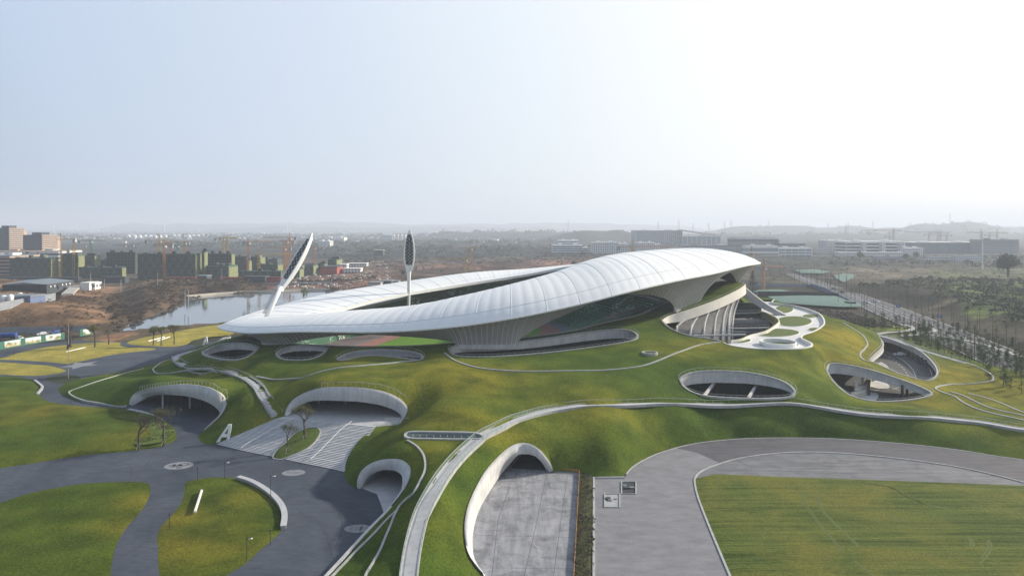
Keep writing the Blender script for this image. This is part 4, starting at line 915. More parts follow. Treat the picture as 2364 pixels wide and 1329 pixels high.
# ============================================================ stadium: pitch, track, stands, roof
FCX, FCY = -28.6, 345.0; fa = math.radians(16); AX = np.array([math.sin(fa), math.cos(fa)]); NX = np.array([math.cos(fa), -math.sin(fa)])
def FL(u, v): return (FCX+NX[0]*u+AX[0]*v, FCY+NX[1]*u+AX[1]*v)
def sloop(hw, hl, n=16):
    P = []
    for i in range(n+1): t = PI*i/n; P.append(FL(hw*math.cos(t), hl+hw*math.sin(t)))
    for i in range(n+1): t = PI+PI*i/n; P.append(FL(hw*math.cos(t), -hl+hw*math.sin(t)))
    return P
M['pitch'] = rough_mat('pitch_turf', (.070,.17,.012), (.115,.24,.020), .2, .9, .2, .05)
M['track'] = rough_mat('running_track', (.21,.07,.055), (.27,.09,.07), .3, .9, 0)
M['track_outer'] = rough_mat('grey_blue_apron', (.14,.15,.175), (.18,.19,.215), .2, .9, 0)
HS = 42.2
def rect_sheet(name, P, z, mat): o = sheet(name, P, z, mat); return o
big = [FL(-66,-92),FL(52,-92),FL(60,0),FL(52,92),FL(-66,92)]
rect_sheet('track_apron', [(p[0], p[1]) for p in big], .02, M['track_outer'])
rect_sheet('running_track', sloop(43.6, HS), .06, M['track']); rect_sheet('pitch', sloop(33.8, HS), .10, M['pitch'])
mb = MB()
for k in range(9):
    L = sloop(33.8+k*1.22, HS); sweep(mb, [(p[0], p[1], .07) for p in L], [(-.05, 0), (.05, 0), (.05, .02), (-.05, .02)], True)
o = mb.build('lane_lines', M['marking']); tag(o, kind='structure')
mb = MB()
for u in (-48.5, -50.7, -55, -59.5):
    a, b_ = FL(u, -75), FL(u, 75); sweep(mb, [(*a, .04), (*FL(u, 0), .04), (*b_, .04)], [(-.3, 0), (.3, 0), (.3, .02), (-.3, .02)])
o = mb.build('runway_lines', M['track']); tag(o, kind='structure')

stadium = empty('stadium', (0, 0, 0), 0, 'huge white undulating membrane roof over a sunken stadium in the green hill', 'stadium')
# bowl of seats
ms, nt, b = new_mat('green_seats'); g = geo(nt)
br = nt.nodes.new('ShaderNodeTexVoronoi'); br.inputs['Scale'].default_value = 1.6; nt.links.new(g, br.inputs['Vector'])
n1 = noise(nt, .13, 3, .6, g); 
c = mixc(nt, ramp(nt, n1, [(.58, (0,0,0)), (.64, (1,1,1))]), (.035,.12,.07), (.10,.30,.14))
c = mixc(nt, ramp(nt, math_(nt, 'MULTIPLY', br.outputs['Color'], ramp(nt, noise(nt, .06, 2, .5, g), [(.45, (0,0,0)), (.6, (1,1,1))])), [(.62, (0,0,0)), (.66, (1,1,1))]), c, (.55,.60,.58))
nt.links.new(c, b.inputs['Base Color']); b.inputs['Roughness'].default_value = .7
M['seats'] = ms
th = np.linspace(0, 2*PI, 181)[:-1]; ri = []; ro = []; rz_ = []
R2 = np.array(rim)
for t in th:
    d = np.array([math.cos(t), math.sin(t)]); best = None
    for i in range(len(R2)):
        a, b2 = R2[i], R2[(i+1) % len(R2)]; e = b2[:2]-a[:2]; den = d[0]*e[1]-d[1]*e[0]
        if abs(den) < 1e-9: continue
        wv_ = a[:2]-np.array([FCX, FCY]); s = (wv_[0]*e[1]-wv_[1]*e[0])/den; q = (wv_[0]*d[1]-wv_[1]*d[0])/den
        if s > 0 and -1e-6 <= q <= 1+1e-6: best = (s, a[2]+(b2[2]-a[2])*q)
    ro.append(best[0]); rz_.append(best[1])
    u = d@NX; vv = d@AX; hw = 50 if u > 0 else 60; r = 1/((abs(u)/hw)**4+(abs(vv)/90)**4)**.25; ri.append(min(r, best[0]-4))
ri = np.array(ri); ro = np.array(ro); rz_ = np.array(rz_)
lip = 1.5; K = 26; rows = []
for k in range(K):
    f0 = k/K; f1 = (k+1)/K; rr0 = ri+(ro-lip-ri)*f0; rr1 = ri+(ro-lip-ri)*f1; z0 = 1.2+(rz_-2.2)*f0; z1 = 1.2+(rz_-2.2)*f1
    rows.append([(FCX+math.cos(t)*r, FCY+math.sin(t)*r, z) for t, r, z in zip(th, rr0, z0 if k else z0*0)])
    rows.append([(FCX+math.cos(t)*r, FCY+math.sin(t)*r, z) for t, r, z in zip(th, rr0, z1)])
    rows.append([(FCX+math.cos(t)*r, FCY+math.sin(t)*r, z) for t, r, z in zip(th, rr1, z1)])
mb = MB(); mb.grid(rows, True); mb.build('seating_bowl', M['seats'], stadium)
last = rows[-1]; mb = MB(); out = [(FCX+math.cos(t)*r, FCY+math.sin(t)*r, z+.15) for t, r, z in zip(th, ro+.3, rz_)]; inn = [(FCX+math.cos(t)*(r-lip), FCY+math.sin(t)*(r-lip), z+.15) for t, r, z in zip(th, ro, rz_)]
inb = [(p[0], p[1], q[2]) for p, q in zip(inn, last)]; mb.grid([out, inn, inb], True); mb.build('bowl_rim', M['concrete'], stadium)
# upper tier and boxes under the high side of the roof
for (ra, rb, za, zb, a0, a1, nm) in [(.42, .47, 9.5, 10.6, -38, 42, 'box_fascia'), (.70, .735, 19, 20.2, -40, 40, 'tier_fascia')]:
    idx = [i for i, t in enumerate(th) if a0 <= (math.degrees(t)+180) % 360-180 <= a1]; idx.sort(key=lambda i: (math.degrees(th[i])+180) % 360-180)
    rr = []
    for fr, zz in ((ra, za), (ra, zb), (rb, zb), (rb, za)):
        rr.append([(FCX+math.cos(th[i])*(ri[i]+(ro[i]-ri[i])*fr), FCY+math.sin(th[i])*(ri[i]+(ro[i]-ri[i])*fr), zz) for i in idx])
    rr.append(rr[0]); mb = MB(); mb.grid(rr); mb.build(nm, M['concrete_grey'], stadium)

ST_ = [ # outer edge, crest, inner edge (plan + height)
 [(-118,275,17.5),(-105,285,20.6),(-84,298,19.5)],[(-100,256,18.5),(-88,272,23),(-72,288,21)],[(-76,246,20.5),(-66,264,25.5),(-56,282,23)],
 [(-45,239,21.5),(-39,260,28.1),(-35,282,25)],[(-20,236,23.7),(-17,260,32.4),(-16,285,28)],[(3,237,27),(2,264,36.4),(0,292,32)],
 [(25,243,30.9),(20,275,40.2),(14,302,35)],[(45,252,34.7),(38,290,44.8),(26,314,38)],[(65,266,37.4),(54,305,46.8),(34,326,40)],
 [(85,284,39.1),(70,320,47.4),(40,338,41)],[(103,303,40.9),(84,335,47.6),(42,350,41)],[(120,330,40.8),(94,345,47.5),(44,362,40)],
 [(125,358,40),(98,365,45),(43,378,38)],[(118,395,38),(88,395,42),(38,394,36)],[(92,428,35),(72,418,38.5),(31,406,34)],
 [(55,448,32),(44,434,35),(20,412,31.5)],[(15,452,29.5),(8,436,31.5),(5,410,29)],[(-22,438,27.5),(-24,420,30.3),(-18,398,26.4)],
 [(-52,418,26),(-50,402,27.9),(-38,383,24.2)],[(-78,398,24),(-72,386,25.2),(-55,366,22.7)],[(-98,376,22),(-90,366,23.2),(-69,348,21.1)],
 [(-114,348,19.4),(-103,346,20.9),(-80,330,19.1)],[(-122,318,17.6),(-109,322,19.4),(-87,313,19.0)],[(-124,295,16.4),(-112,300,18.8),(-88,304,19.1)]]
NS = len(ST_)
SUB = 12                      # samples per station -> 288 rib positions
O_ = np.array(catmull([s[0] for s in ST_], SUB, True)); C_ = np.array(catmull([s[1] for s in ST_], SUB, True)); I_ = np.array(catmull([s[2] for s in ST_], SUB, True))
NT = len(O_)
# even out along the outer edge into panels
seg = np.linalg.norm(np.roll(O_, -1, 0)-O_, axis=1); Lc = np.concatenate([[0], np.cumsum(seg)])
NP = 168; PS = 6; NTT = NP*PS
def resamp(A):
    t = np.linspace(0, Lc[-1], NTT+1)[:-1]; B2 = np.vstack([A, A[:1]]); return np.stack([np.interp(t, Lc, B2[:, k]) for k in range(3)], 1)
O2, C2, I2 = resamp(O_), resamp(C_), resamp(I_)
def smooth_c(A, k=6):
    for _ in range(k): A = .25*np.roll(A, 1, 0)+.5*A+.25*np.roll(A, -1, 0)
    return A
O2, C2, I2 = smooth_c(O2), smooth_c(C2), smooth_c(I2)
fr = (np.arange(NTT) % PS)/PS; puff = np.sin(PI*fr)**.8
prof = []
ROWS1 = 12; ROWS2 = 9; roof_rows = []
for k in range(ROWS1+1):
    a = k/ROWS1*PI/2; hz_ = (.42*(k/ROWS1)+.58*(1-math.cos(a))) if k < ROWS1 else 1; zz = math.sin(a)
    P = O2+(C2-O2)*np.array([hz_, hz_, 0])+np.column_stack([np.zeros(NTT), np.zeros(NTT), (C2[:, 2]-O2[:, 2])*zz])
    # second seam near the edge, and pillowed panels
    amt = .09*min(1, k/2.0)*(.25 if k == 3 else 1)
    P = P+np.column_stack([np.zeros(NTT), np.zeros(NTT), puff*amt]); 
    d = (O2-C2); d[:, 2] = 0; d /= np.linalg.norm(d, axis=1)[:, None]
    P += d*(puff*amt*.8*math.cos(a))[:, None]
    roof_rows.append(P)
for k in range(1, ROWS2+1):
    t = k/ROWS2; P = C2+(I2-C2)*np.array([t, t, 0])+np.column_stack([np.zeros(NTT), np.zeros(NTT), (I2[:, 2]-C2[:, 2])*t**1.8])
    amt = .09*(.25 if k == 7 else 1)*(1 if k < ROWS2 else .2); P = P+np.column_stack([np.zeros(NTT), np.zeros(NTT), puff*amt]); roof_rows.append(P)
mr, nt, b = new_mat('white_membrane'); g = geo(nt)
nt.links.new(ramp(nt, noise(nt, .05, 4, .6, g), [(.3, (.76,.775,.79)), (.7, (.82,.825,.83))]), b.inputs['Base Color'])
b.inputs['Roughness'].default_value = .38; b.inputs['Specular IOR Level'].default_value = .45
M['membrane'] = mr
mb = MB(); mb.grid([r.tolist() for r in roof_rows], True); mb.build('membrane', mr, stadium, smooth=True)
me = stadium.children[-1].data
# seam cords: each second panel joint, plus two running round
M['seam'] = rough_mat('membrane_seam', (.66,.68,.70), (.72,.74,.76), .5, .5, 0)
R3 = np.array(roof_rows)                       # rows x NTT x 3
def cord(mb, pts, r, upv=.05): 
    P = [Vector(p)+Vector((0, 0, upv)) for p in pts]
    for a, c_ in zip(P[:-1], P[1:]): mb.bar(a, c_, r, 3)
k_ = 0
for j in range(0, NTT, PS*3):
    mb = MB(); cord(mb, R3[:, j], .07); o = mb.build('seam_cord', M['seam'], stadium); k_ += 1
for row in (3, ROWS1+7):
    mb = MB(); cord(mb, np.vstack([R3[row][::2], R3[row][:1]]), .09); mb.build('ring_seam', M['seam'], stadium)
# white edge beams
mb = MB(); sweep(mb, O2[::2].tolist(), [(-.25, -.25), (.25, -.25), (.25, .2), (-.25, .2)], True); mb.build('outer_edge_beam', M['white'], stadium)
mb = MB(); sweep(mb, I2[::2].tolist(), [(-.35, -1.0), (.35, -1.0), (.35, .4), (-.35, .4)], True); mb.build('inner_edge_beam', M['white'], stadium)
# underside: funnels that come down on the hill
FEET = [  # foot centre (x,y,z), half length along the edge, reach
 ((-91,262,13.0), 6.5, 36), ((-9,245,15.6), 10.5, 54), ((75,294,22.6), 9.5, 54), ((113,343,29.0), 5.0, 27),
 ((98,402,20), 9, 30), ((25,436,18), 9, 30), ((-48,404,16), 9, 30), ((-98,350,12.5), 8, 26), ((-110,300,11.5), 5, 16)]
Lo = np.concatenate([[0], np.cumsum(np.linalg.norm(np.roll(O2, -1, 0)-O2, axis=1))])[:-1]; LT = Lo[-1]+np.linalg.norm(O2[0]-O2[-1])
inw = (I2-O2); inw[:, 2] = 0; wid = np.linalg.norm(inw, axis=1); inw /= wid[:, None]
Bq = O2+inw*np.minimum(13, wid*.45)[:, None]; Bq[:, 2] = np.minimum(O2[:, 2], I2[:, 2])-2.6; Bf = Bq.copy(); wsum = np.zeros(NTT)
tng = np.roll(O2, -1, 0)-np.roll(O2, 1, 0); tng[:, 2] = 0; tng /= np.linalg.norm(tng, axis=1)[:, None]
for (c_, hl_, reach) in FEET:
    c_ = np.array(c_, float); j0 = int(np.argmin(np.hypot(*(O2[:, :2]-c_[:2]).T))); ds = (Lo-Lo[j0]+LT/2) % LT-LT/2
    u = np.clip(ds/reach, -1, 1); wgt = (1-np.clip((np.abs(ds)-hl_*1.1)/(reach-hl_*1.1), 0, 1))**1.3
    foot = c_+tng[j0]*(np.clip(ds/(hl_*1.25), -1, 1)*hl_)[:, None]
    foot[:, 2] = np.minimum(c_[2], c_[2]+0*ds)
    m = wgt > wsum
    Bf[m] = (Bq+(foot-Bq)*wgt[:, None])[m]; wsum = np.maximum(wsum, wgt)
Bf = smooth_c(Bf, 4)
rowsU = []; NU = 11
for k in range(NU+1):
    t = k/NU; K1 = np.column_stack([O2[:, 0]*.35+Bf[:, 0]*.65, O2[:, 1]*.35+Bf[:, 1]*.65, O2[:, 2]-1.0-.18*(O2[:, 2]-Bf[:, 2])]); base = O2-np.array([0, 0, .2])
    P = base*(1-t)**2+K1*2*t*(1-t)+Bf*t*t
    nrm = -inw; P = P+nrm*(puff*.12*math.sin(PI*t))[:, None]; rowsU.append(P)
rowsV = []
for k in range(1, 8):
    t = k/7; K2 = Bf+inw*(4*wsum)[:, None]; K2 = np.column_stack([K2[:, :2]+(I2-Bf)[:, :2]*.12, I2[:, 2]*.6+Bf[:, 2]*.4+2.0*wsum]); P = Bf*(1-t)**2+K2*2*t*(1-t)+(I2-np.array([0, 0, .9]))*t*t; rowsV.append(P)
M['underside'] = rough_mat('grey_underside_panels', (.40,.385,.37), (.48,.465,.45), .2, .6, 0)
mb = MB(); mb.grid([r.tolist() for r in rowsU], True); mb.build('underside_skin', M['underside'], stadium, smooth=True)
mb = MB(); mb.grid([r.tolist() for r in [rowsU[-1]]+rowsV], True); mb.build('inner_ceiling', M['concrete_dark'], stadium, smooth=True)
U3 = np.array(rowsU); M['rib'] = rough_mat('underside_rib', (.74,.73,.71), (.80,.79,.77), .5, .5, 0); k_ = 0
cand = [j for j in range(0, NTT, PS//2) if wsum[j] > .01 and O2[j][1] < 372]; cand.sort(key=lambda j: math.hypot(O2[j][0], O2[j][1]))
rest = MB()
for j in cand[96:]:
    P = U3[:, j]-inw[j]*.08
    for a, c_ in zip(P[:-1], P[1:]): rest.bar(tuple(a), tuple(c_), .12, 3)
o = rest.build('underside_rib', M['rib'], stadium); o['kind'] = 'stuff'
for j in cand[:96]:
    mb = MB(); P = U3[:, j]-inw[j]*.08
    for a, c_ in zip(P[:-1], P[1:]): mb.bar(tuple(a), tuple(c_), .12, 3)
    mb.build('underside_rib', M['rib'], stadium)
for (c_, hl_, reach), lb in zip(FEET[:4], ['leftmost', 'middle', 'right', 'far right']):
    m = [j for j in range(0, NTT, 3) if np.hypot(*(Bf[j][:2]-np.array(c_[:2]))) < hl_*1.35 and Bf[j][2] < c_[2]+1]
    if len(m) > 3:
        mb = MB(); sweep(mb, [(Bf[j][0], Bf[j][1], c_[2]-.2) for j in m], [(-.9, -1), (.6, -1), (.6, .7), (-.9, .7)]); mb.build('foot_plinth', M['concrete'], stadium)

# ============================================================ floodlight masts
M['lamp_grid'] = rough_mat('lamp_grid', (.04,.04,.045), (.16,.16,.17), 1.2, .4, 0)
def mast(label, base, top, head_frac, facing, hw, hd, pole_r, knee=None):
    r = empty('floodlight_mast', base, 0, label, 'floodlight mast', 'floodlight masts of the stadium')
    b0 = Vector(base); ax = (Vector(top)-b0); L = ax.length; ax.normalize(); f = Vector(facing); f = (f-ax*f.dot(ax)).normalized(); s = ax.cross(f)
    def P(t, u, v): return tuple(ax*(L*t)+s*u+f*v)
    if knee:
        base_o = Vector(base); kn = Vector(knee)-base_o; tp = Vector(top)-base_o; ax = (tp-kn); Lh = ax.length; ax.normalize(); f = Vector(facing); f = (f-ax*f.dot(ax)).normalized(); s = ax.cross(f)
        L = Lh/(1.06-head_frac); off_ = kn-ax*(L*(head_frac-.06))
        def P(t, u, v): return tuple(off_+ax*(L*t)+s*u+f*v)
    # pole: tapered stem widening to the head shell
    mb = MB(); rr = []
    T0 = [(0, pole_r*.75), (.25, pole_r*.85), (head_frac-.12, pole_r), (head_frac-.04, pole_r*1.15)]
    for t, R in T0: rr.append([P(t, R*math.cos(a), R*math.sin(a)) for a in np.linspace(0, 2*PI, 17)[:-1]])
    if knee: mb = MB(); mb.bar((0,0,0), tuple(kn+ax*2.0), pole_r*.8, 16, pole_r*1.1); rr = None
    else: mb.grid(rr, True); mb.poly(rr[0][::-1])
    mb.build('pole', M['white'], r, smooth=True)
    # head: long leaf shaped shell, open on the facing side
    nT = 26; sh = []; rimI = []; inner = []
    for i in range(nT+1):
        q = i/nT; t = head_frac-.06+(1.0-head_frac+.06)*q; wq = max(math.sin(PI*min(1, q*.93+.075))**.75, .02)*hw
        wq = max(wq, pole_r*1.1*(1-q*5)) if q < .2 else wq
        if q > .985: wq = .05
        dq = hd*(.55+.45*wq/hw)*(1 if q < .95 else .5)
        ring = [P(t, wq*math.cos(a), -dq*.5+(-dq*.5*math.sin(a))) for a in np.linspace(0, PI, 11)]
        ring += [P(t, -wq, 0), P(t, -wq*.72, 0)] ; ring += [P(t, wq*.72, 0), P(t, wq, 0)]
        sh.append(ring); inner.append((t, wq*.74))
    mb = MB()
    for i in range(nT):
        n = len(sh[0]); closed_ = (i < 5 or i > nT-4)
        A = sh[i]; B3 = sh[i+1]
        for j in range(n):
            k = (j+1) % n
            if j == 12 and not closed_: continue
            m0 = len(mb.v); mb.v += [A[j], A[k], B3[k], B3[j]]; mb.f.append((m0, m0+1, m0+2, m0+3)); mb.mi.append(0)
    mb.build('head_shell', M['white'], r, smooth=False)
    mb = MB(); lo = [P(t, -w_, -.25) for t, w_ in inner[5:nT-3]]; hi = [P(t, w_, -.25) for t, w_ in inner[5:nT-3]]; mb.grid([lo, hi]); hb = mb.build('lamp_panel', M['lamp_grid'], r)
    k_ = 0
    for i in range(5, nT-3):
        t, w_ = inner[i]; n = max(2, int(w_*2/.95))
        for j in range(n):
            u = -w_+(2*w_)*(j+.5)/n
            if k_ < 95:
                mb = MB(); mb.bar(P(t, u, -.3), P(t, u, .1), .36, 6); mb.build('lamp', M['steel' if (i+j) % 2 else 'dark_steel'], r); k_ += 1
    for sgn in (-1, 0, 1):
        mb = MB()
        for (t, w_), (t2, w2) in zip(inner[5:nT-4], inner[6:nT-3]): mb.bar(P(t, sgn*w_*.98, -.05), P(t2, sgn*w2*.98, -.05), .08, 3)
        mb.build('frame_bar', M['steel'], r)
    return r
m1 = mast('floodlight mast leaning right over the left tip of the roof', WD(609,745,293), WD(720,537,300), .30, (-.62,-.78,0), 2.5, 3.0, 1.15, knee=WD(643,668,295))
for k in range(20):
    p = WD(617+k*1.35, 722-k*2.95, 294); mb = MB(); mb.box(-.9,.9,-.35,.35,-.16,.16); mb.build('rung', M['steel'], m1, loc=Vector(p)-m1.location+Vector((-1.0,0,0)))
m2 = mast('upright floodlight mast passing through the far side of the roof', (-55.5,366,6), (-55,366,57), .60, (0.05,-1,0), 3.0, 2.6, .95)
# ============================================================ open country round the site
def wpoly(L, z=0): return [W(a, b, z)[:2] for a, b in L]
def sstep(a, b, x): t = np.clip((x-a)/(b-a), 0, 1); return t*t*(3-2*t)
LAKE = wpoly([(262,768),(285,757),(300,744),(335,733),(385,716),(425,700),(428,688),(470,680),(560,678),(640,673),(700,671),(760,669),(830,669),(900,672),(960,690),(900,720),(700,735),(600,742),(500,746),(420,751),(330,760)], -1.2)
MOUND = wpoly([(-500,800),(-300,780),(0,768),(160,765),(240,765),(268,762),(300,742),(330,722),(300,690),(285,668),(240,652),(120,655),(-100,655),(-500,660)])
BANK = wpoly([(300,736),(345,728),(400,708),(424,694),(432,683),(500,674),(560,673),(600,672),(625,668),(610,657),(560,652),(420,650),(300,655),(262,672),(275,712)])
nD = 330; nX = 420
Dv = 60*np.exp(np.linspace(0, math.log(16000/60), nD)); U = np.sinh(np.linspace(-2.1, 2.1, nX))/math.sinh(2.1)*2.6
GXX = (U[None, :]*np.maximum(Dv, 240)[:, None]); GYY = np.repeat(Dv[:, None], nX, 1)
gxf, gyf = GXX.ravel(), GYY.ravel()
wx = gxf+(fbm(gxf/60, gyf/60, 21)-.5)*50*np.clip(gyf/600, .3, 3); wy = gyf+(fbm(gxf/50+7, gyf/50, 22)-.5)*70*np.clip(gyf/600, .3, 4)
zz = -.5+(fbm(gxf/90, gyf/90, 30)-.5)*3*sstep(520, 900, gyf)
dm = np.where(in_poly(gxf, gyf, MOUND), dist_poly(gxf, gyf, MOUND), 0)
ridge = fbm((gxf*.8+gyf*.5)/9, (gxf-gyf)/60, 31)
zz += 11.5*sstep(0, 85, dm)+(ridge-.5)*3.0*sstep(4, 40, dm)*(1-sstep(70, 110, dm))
db = np.where(in_poly(gxf, gyf, BANK), dist_poly(gxf, gyf, BANK), 0)
zz += 6.0*sstep(0, 26, db)+(fbm(gxf/14, gyf/14, 33)-.5)*3*sstep(2, 20, db)
# low spoil bank between hoarding and path, rough right embankment
RB = wpoly([(1900,668),(2050,690),(2130,712),(2230,742),(2364,790),(2700,900),(2900,800),(2600,660),(2364,650),(2100,650)])
dr = np.where(in_poly(gxf, gyf, RB), dist_poly(gxf, gyf, RB), 0)
zz += (2.5+6*fbm(gxf/40, gyf/40, 35))*sstep(2, 30, dr)
TEAL = wpoly([(1770,684),(1850,685),(1930,686),(1965,695),(1985,706),(1990,712),(1940,712),(1860,706),(1800,700)])
dt = np.where(in_poly(gxf, gyf, TEAL), dist_poly(gxf, gyf, TEAL), 0); zz += 1.5*sstep(0, 14, dt)
RED = wpoly([(735,650),(770,618),(850,604),(960,606),(1100,602),(1400,592),(1445,604),(1250,636),(1000,655),(850,672),(760,668)])
dd = np.where(in_poly(gxf, gyf, RED), dist_poly(gxf, gyf, RED), 0); zz += 5*fbm(gxf/45, gyf/45, 36)*sstep(5, 60, dd)
lk = in_poly(gxf, gyf, LAKE); dl = dist_poly(gxf, gyf, LAKE); zz = np.where(lk, -1.2-1.5*sstep(0, 8, dl), zz)
# far hills
def hill_band(pxa, pxb, D, wd, h, seed):
    u = gxf/np.maximum(gyf, 1)*F+CX; m = sstep(pxa-60, pxa+60, u)*(1-sstep(pxb-60, pxb+60, u)); n = .45+.9*fbm(u/70, gyf/3000, seed, 5)
    return h*m*np.exp(-((gyf-D)/wd)**2)*n
zz += hill_band(1290, 1490, 3400, 500, 46, 40)+hill_band(1000, 1300, 4600, 600, 34, 41)+hill_band(2080, 2310, 5200, 700, 88, 42)+hill_band(1650, 2500, 6500, 900, 70, 43)+hill_band(1500, 2600, 4000, 500, 22, 47)
zz += hill_band(250, 1600, 13500, 1500, 150, 44)+hill_band(500, 1300, 10500, 900, 70, 45)
site = in_poly(gxf, gyf, [(-430,50),(330,50),(260,280),(205,420),(160,500),(-110,470),(-190,385),(-430,330)]); zz = np.where(site, np.minimum(zz, -.5), zz)
col = np.zeros((len(gxf), 3))
nz = fbm(gxf/120, gyf/260, 50, 5)[:, None]; nz2 = fbm(gxf/25, gyf/40, 51, 4)[:, None]
base = (1-nz)*np.array([.022,.030,.030])+nz*np.array([.075,.072,.060]); col[:] = base
def paint(poly, c1, c2, soft=8, warp=1, amt=1.0, seed=60, sc=18):
    global col
    X_ = gxf+(wx-gxf)*warp; Y_ = gyf+(wy-gyf)*warp; m = in_poly(X_, Y_, poly); d = dist_poly(X_, Y_, poly); a = np.where(m, sstep(0, soft, d), 0)*amt
    n = np.clip((fbm(gxf/sc, gyf/sc, seed)-.5)*2+.5, 0, 1)[:, None]; c = np.array(c1)*(1-n)+np.array(c2)*n
    col = col*(1-a[:, None])+c*a[:, None]
P_ = wpoly
paint(P_([(-600,600),(1700,590),(1720,640),(1500,700),(200,800),(-600,800)]), (.085,.07,.05), (.16,.12,.09), 30)
paint(P_([(1700,592),(2900,590),(2900,1000),(1900,760),(1700,680)]), (.026,.030,.022), (.07,.062,.045), 20)
paint(P_([(1930,612),(2130,614),(2250,622),(2180,640),(2050,652),(1960,650),(1900,628)]), (.10,.08,.055), (.15,.12,.08), 12, 1, .9, 61, 30)
paint(P_([(2130,622),(2500,615),(2600,640),(2300,655),(2120,645)]), (.07,.085,.035), (.12,.13,.05), 12, 1, .8, 62)
paint(P_([(2140,668),(2300,660),(2700,650),(2800,730),(2500,745),(2280,740),(2180,712)]), (.05,.085,.02), (.12,.16,.04), 10, 1, .9, 63, 25)
paint(P_([(1960,660),(2100,662),(2230,700),(2260,730),(2364,780),(2364,800),(2200,755),(2050,705),(1930,672)]), (.018,.020,.018), (.045,.040,.032), 6, .6, .95, 64, 10)
for L in [[(1910,641),(2100,634),(2300,640),(2500,652)],[(2030,656),(2150,655),(2230,660),(2364,664)],[(2170,712),(2260,706),(2400,702)],[(0,705),(60,692),(140,678)],[(1950,625),(2090,622)]]:
    q = P_(L); a = np.exp(-(dist_poly(wx*.5+gxf*.5, wy*.5+gyf*.5, q, False)/5)**2)[:, None]; col = col*(1-a*.8)+np.array([.27,.22,.16])*a*.8
paint(RED, (.15,.085,.06), (.25,.165,.12), 30, 1, .9, 65, 22)
paint(P_([(960,612),(1100,606),(1380,596),(1400,600),(1200,624),(1000,634)]), (.19,.10,.07), (.29,.155,.11), 20, 1, .8, 66, 25)
paint(P_([(820,598),(1250,594),(1330,600),(1180,612),(980,616),(860,610)]), (.07,.06,.045), (.15,.11,.08), 10, 1, .8, 78, 14)
paint(P_([(900,628),(1120,618),(1200,626),(1050,640),(920,648)]), (.08,.065,.05), (.17,.115,.085), 8, 1, .75, 79, 12)
paint(P_([(640,636),(800,632),(870,660),(800,668),(600,668),(560,655)]), (.16,.09,.07), (.22,.13,.10), 10, .5, .9, 67)
paint(MOUND, (.13,.082,.050), (.23,.15,.095), 6, .15, 1, 68, 9)
paint(P_([(150,765),(268,764),(300,742),(330,722),(300,690),(270,680),(250,700),(230,740)]), (.05,.045,.035), (.12,.09,.06), 10, .6, .85, 69, 8)
paint(BANK, (.065,.05,.038), (.15,.105,.075), 3, .3, 1, 70, 9)
paint(P_([(-500,790),(0,770),(200,768),(215,775),(150,795),(0,810),(-500,870)]), (.06,.055,.045), (.12,.10,.08), 4, .1, 1, 71, 6)
paint(P_([(-500,860),(0,810),(60,800),(140,788),(215,776),(240,775),(262,768),(300,765),(320,775),(200,790),(100,800),(0,822),(-400,880)]), (.06,.06,.025), (.13,.11,.05), 2, .1, 1, 72, 5)
paint(P_([(235,772),(262,768),(310,762),(320,768),(285,782),(240,790),(215,785)]), (.16,.09,.06), (.24,.15,.10), 2, .1, .9, 73, 5)
paint(P_([(1960,768),(1960,752),(2110,748),(2200,762),(2290,800),(2400,858),(2700,1000),(2600,1100),(2300,930),(2200,860),(2000,800)]), (.08,.125,.02), (.17,.19,.035), 3, .1, 1, 74, 12)
paint(P_([(1780,714),(1960,716),(2010,738),(2050,752),(1960,756),(1900,738),(1820,722)]), (.035,.028,.025), (.08,.06,.05), 3, .3, 1, 75, 6)
paint(P_([(1985,706),(2130,742),(2260,790),(2364,830),(2600,900),(2700,860),(2364,780),(2230,735),(2090,700),(1980,680)]), (.02,.022,.02), (.05,.045,.038), 6, .3, .8, 77, 10)
col = np.clip(col*(.55+.85*nz2)*(.75+.4*fbm(gxf/400, gyf/700, 55))[:, None], 0, 1)
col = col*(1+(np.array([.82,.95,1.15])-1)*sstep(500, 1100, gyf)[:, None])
ii = np.arange(nD*nX).reshape(nD, nX); fq = np.stack([ii[:-1, :-1], ii[:-1, 1:], ii[1:, 1:], ii[1:, :-1]], -1).reshape(-1, 4)
mgd, nt, b = new_mat('open_ground'); g = geo(nt); at = nt.nodes.new('ShaderNodeAttribute'); at.attribute_name = 'land'
n2 = noise(nt, .35, 6, .7, g); n3 = noise(nt, .035, 7, .65, g, .4); n5 = noise(nt, .012, 8, .75, mapping(nt, g, (1, .45, 1)), .5)
c = mixc(nt, 1.0, at.outputs['Color'], ramp(nt, n2, [(.3, (.55,.55,.55)), (.7, (1.45,1.42,1.35))]), 'MULTIPLY')
c = mixc(nt, 1.0, c, ramp(nt, n3, [(.35, (.6,.62,.66)), (.65, (1.4,1.35,1.28))]), 'MULTIPLY')
c = mixc(nt, 1.0, c, ramp(nt, n5, [(.40, (.42,.46,.52)), (.5, (.95,.95,.95)), (.62, (1.6,1.5,1.4))]), 'MULTIPLY')
nt.links.new(c, b.inputs['Base Color']); b.inputs['Roughness'].default_value = .95; b.inputs['Specular IOR Level'].default_value = .1
bump(nt, b, n2, 1.0, 1.2)
o = mesh_np('ground', np.column_stack([gxf, gyf, zz]), fq, mgd, attr=col); tag(o, kind='structure')
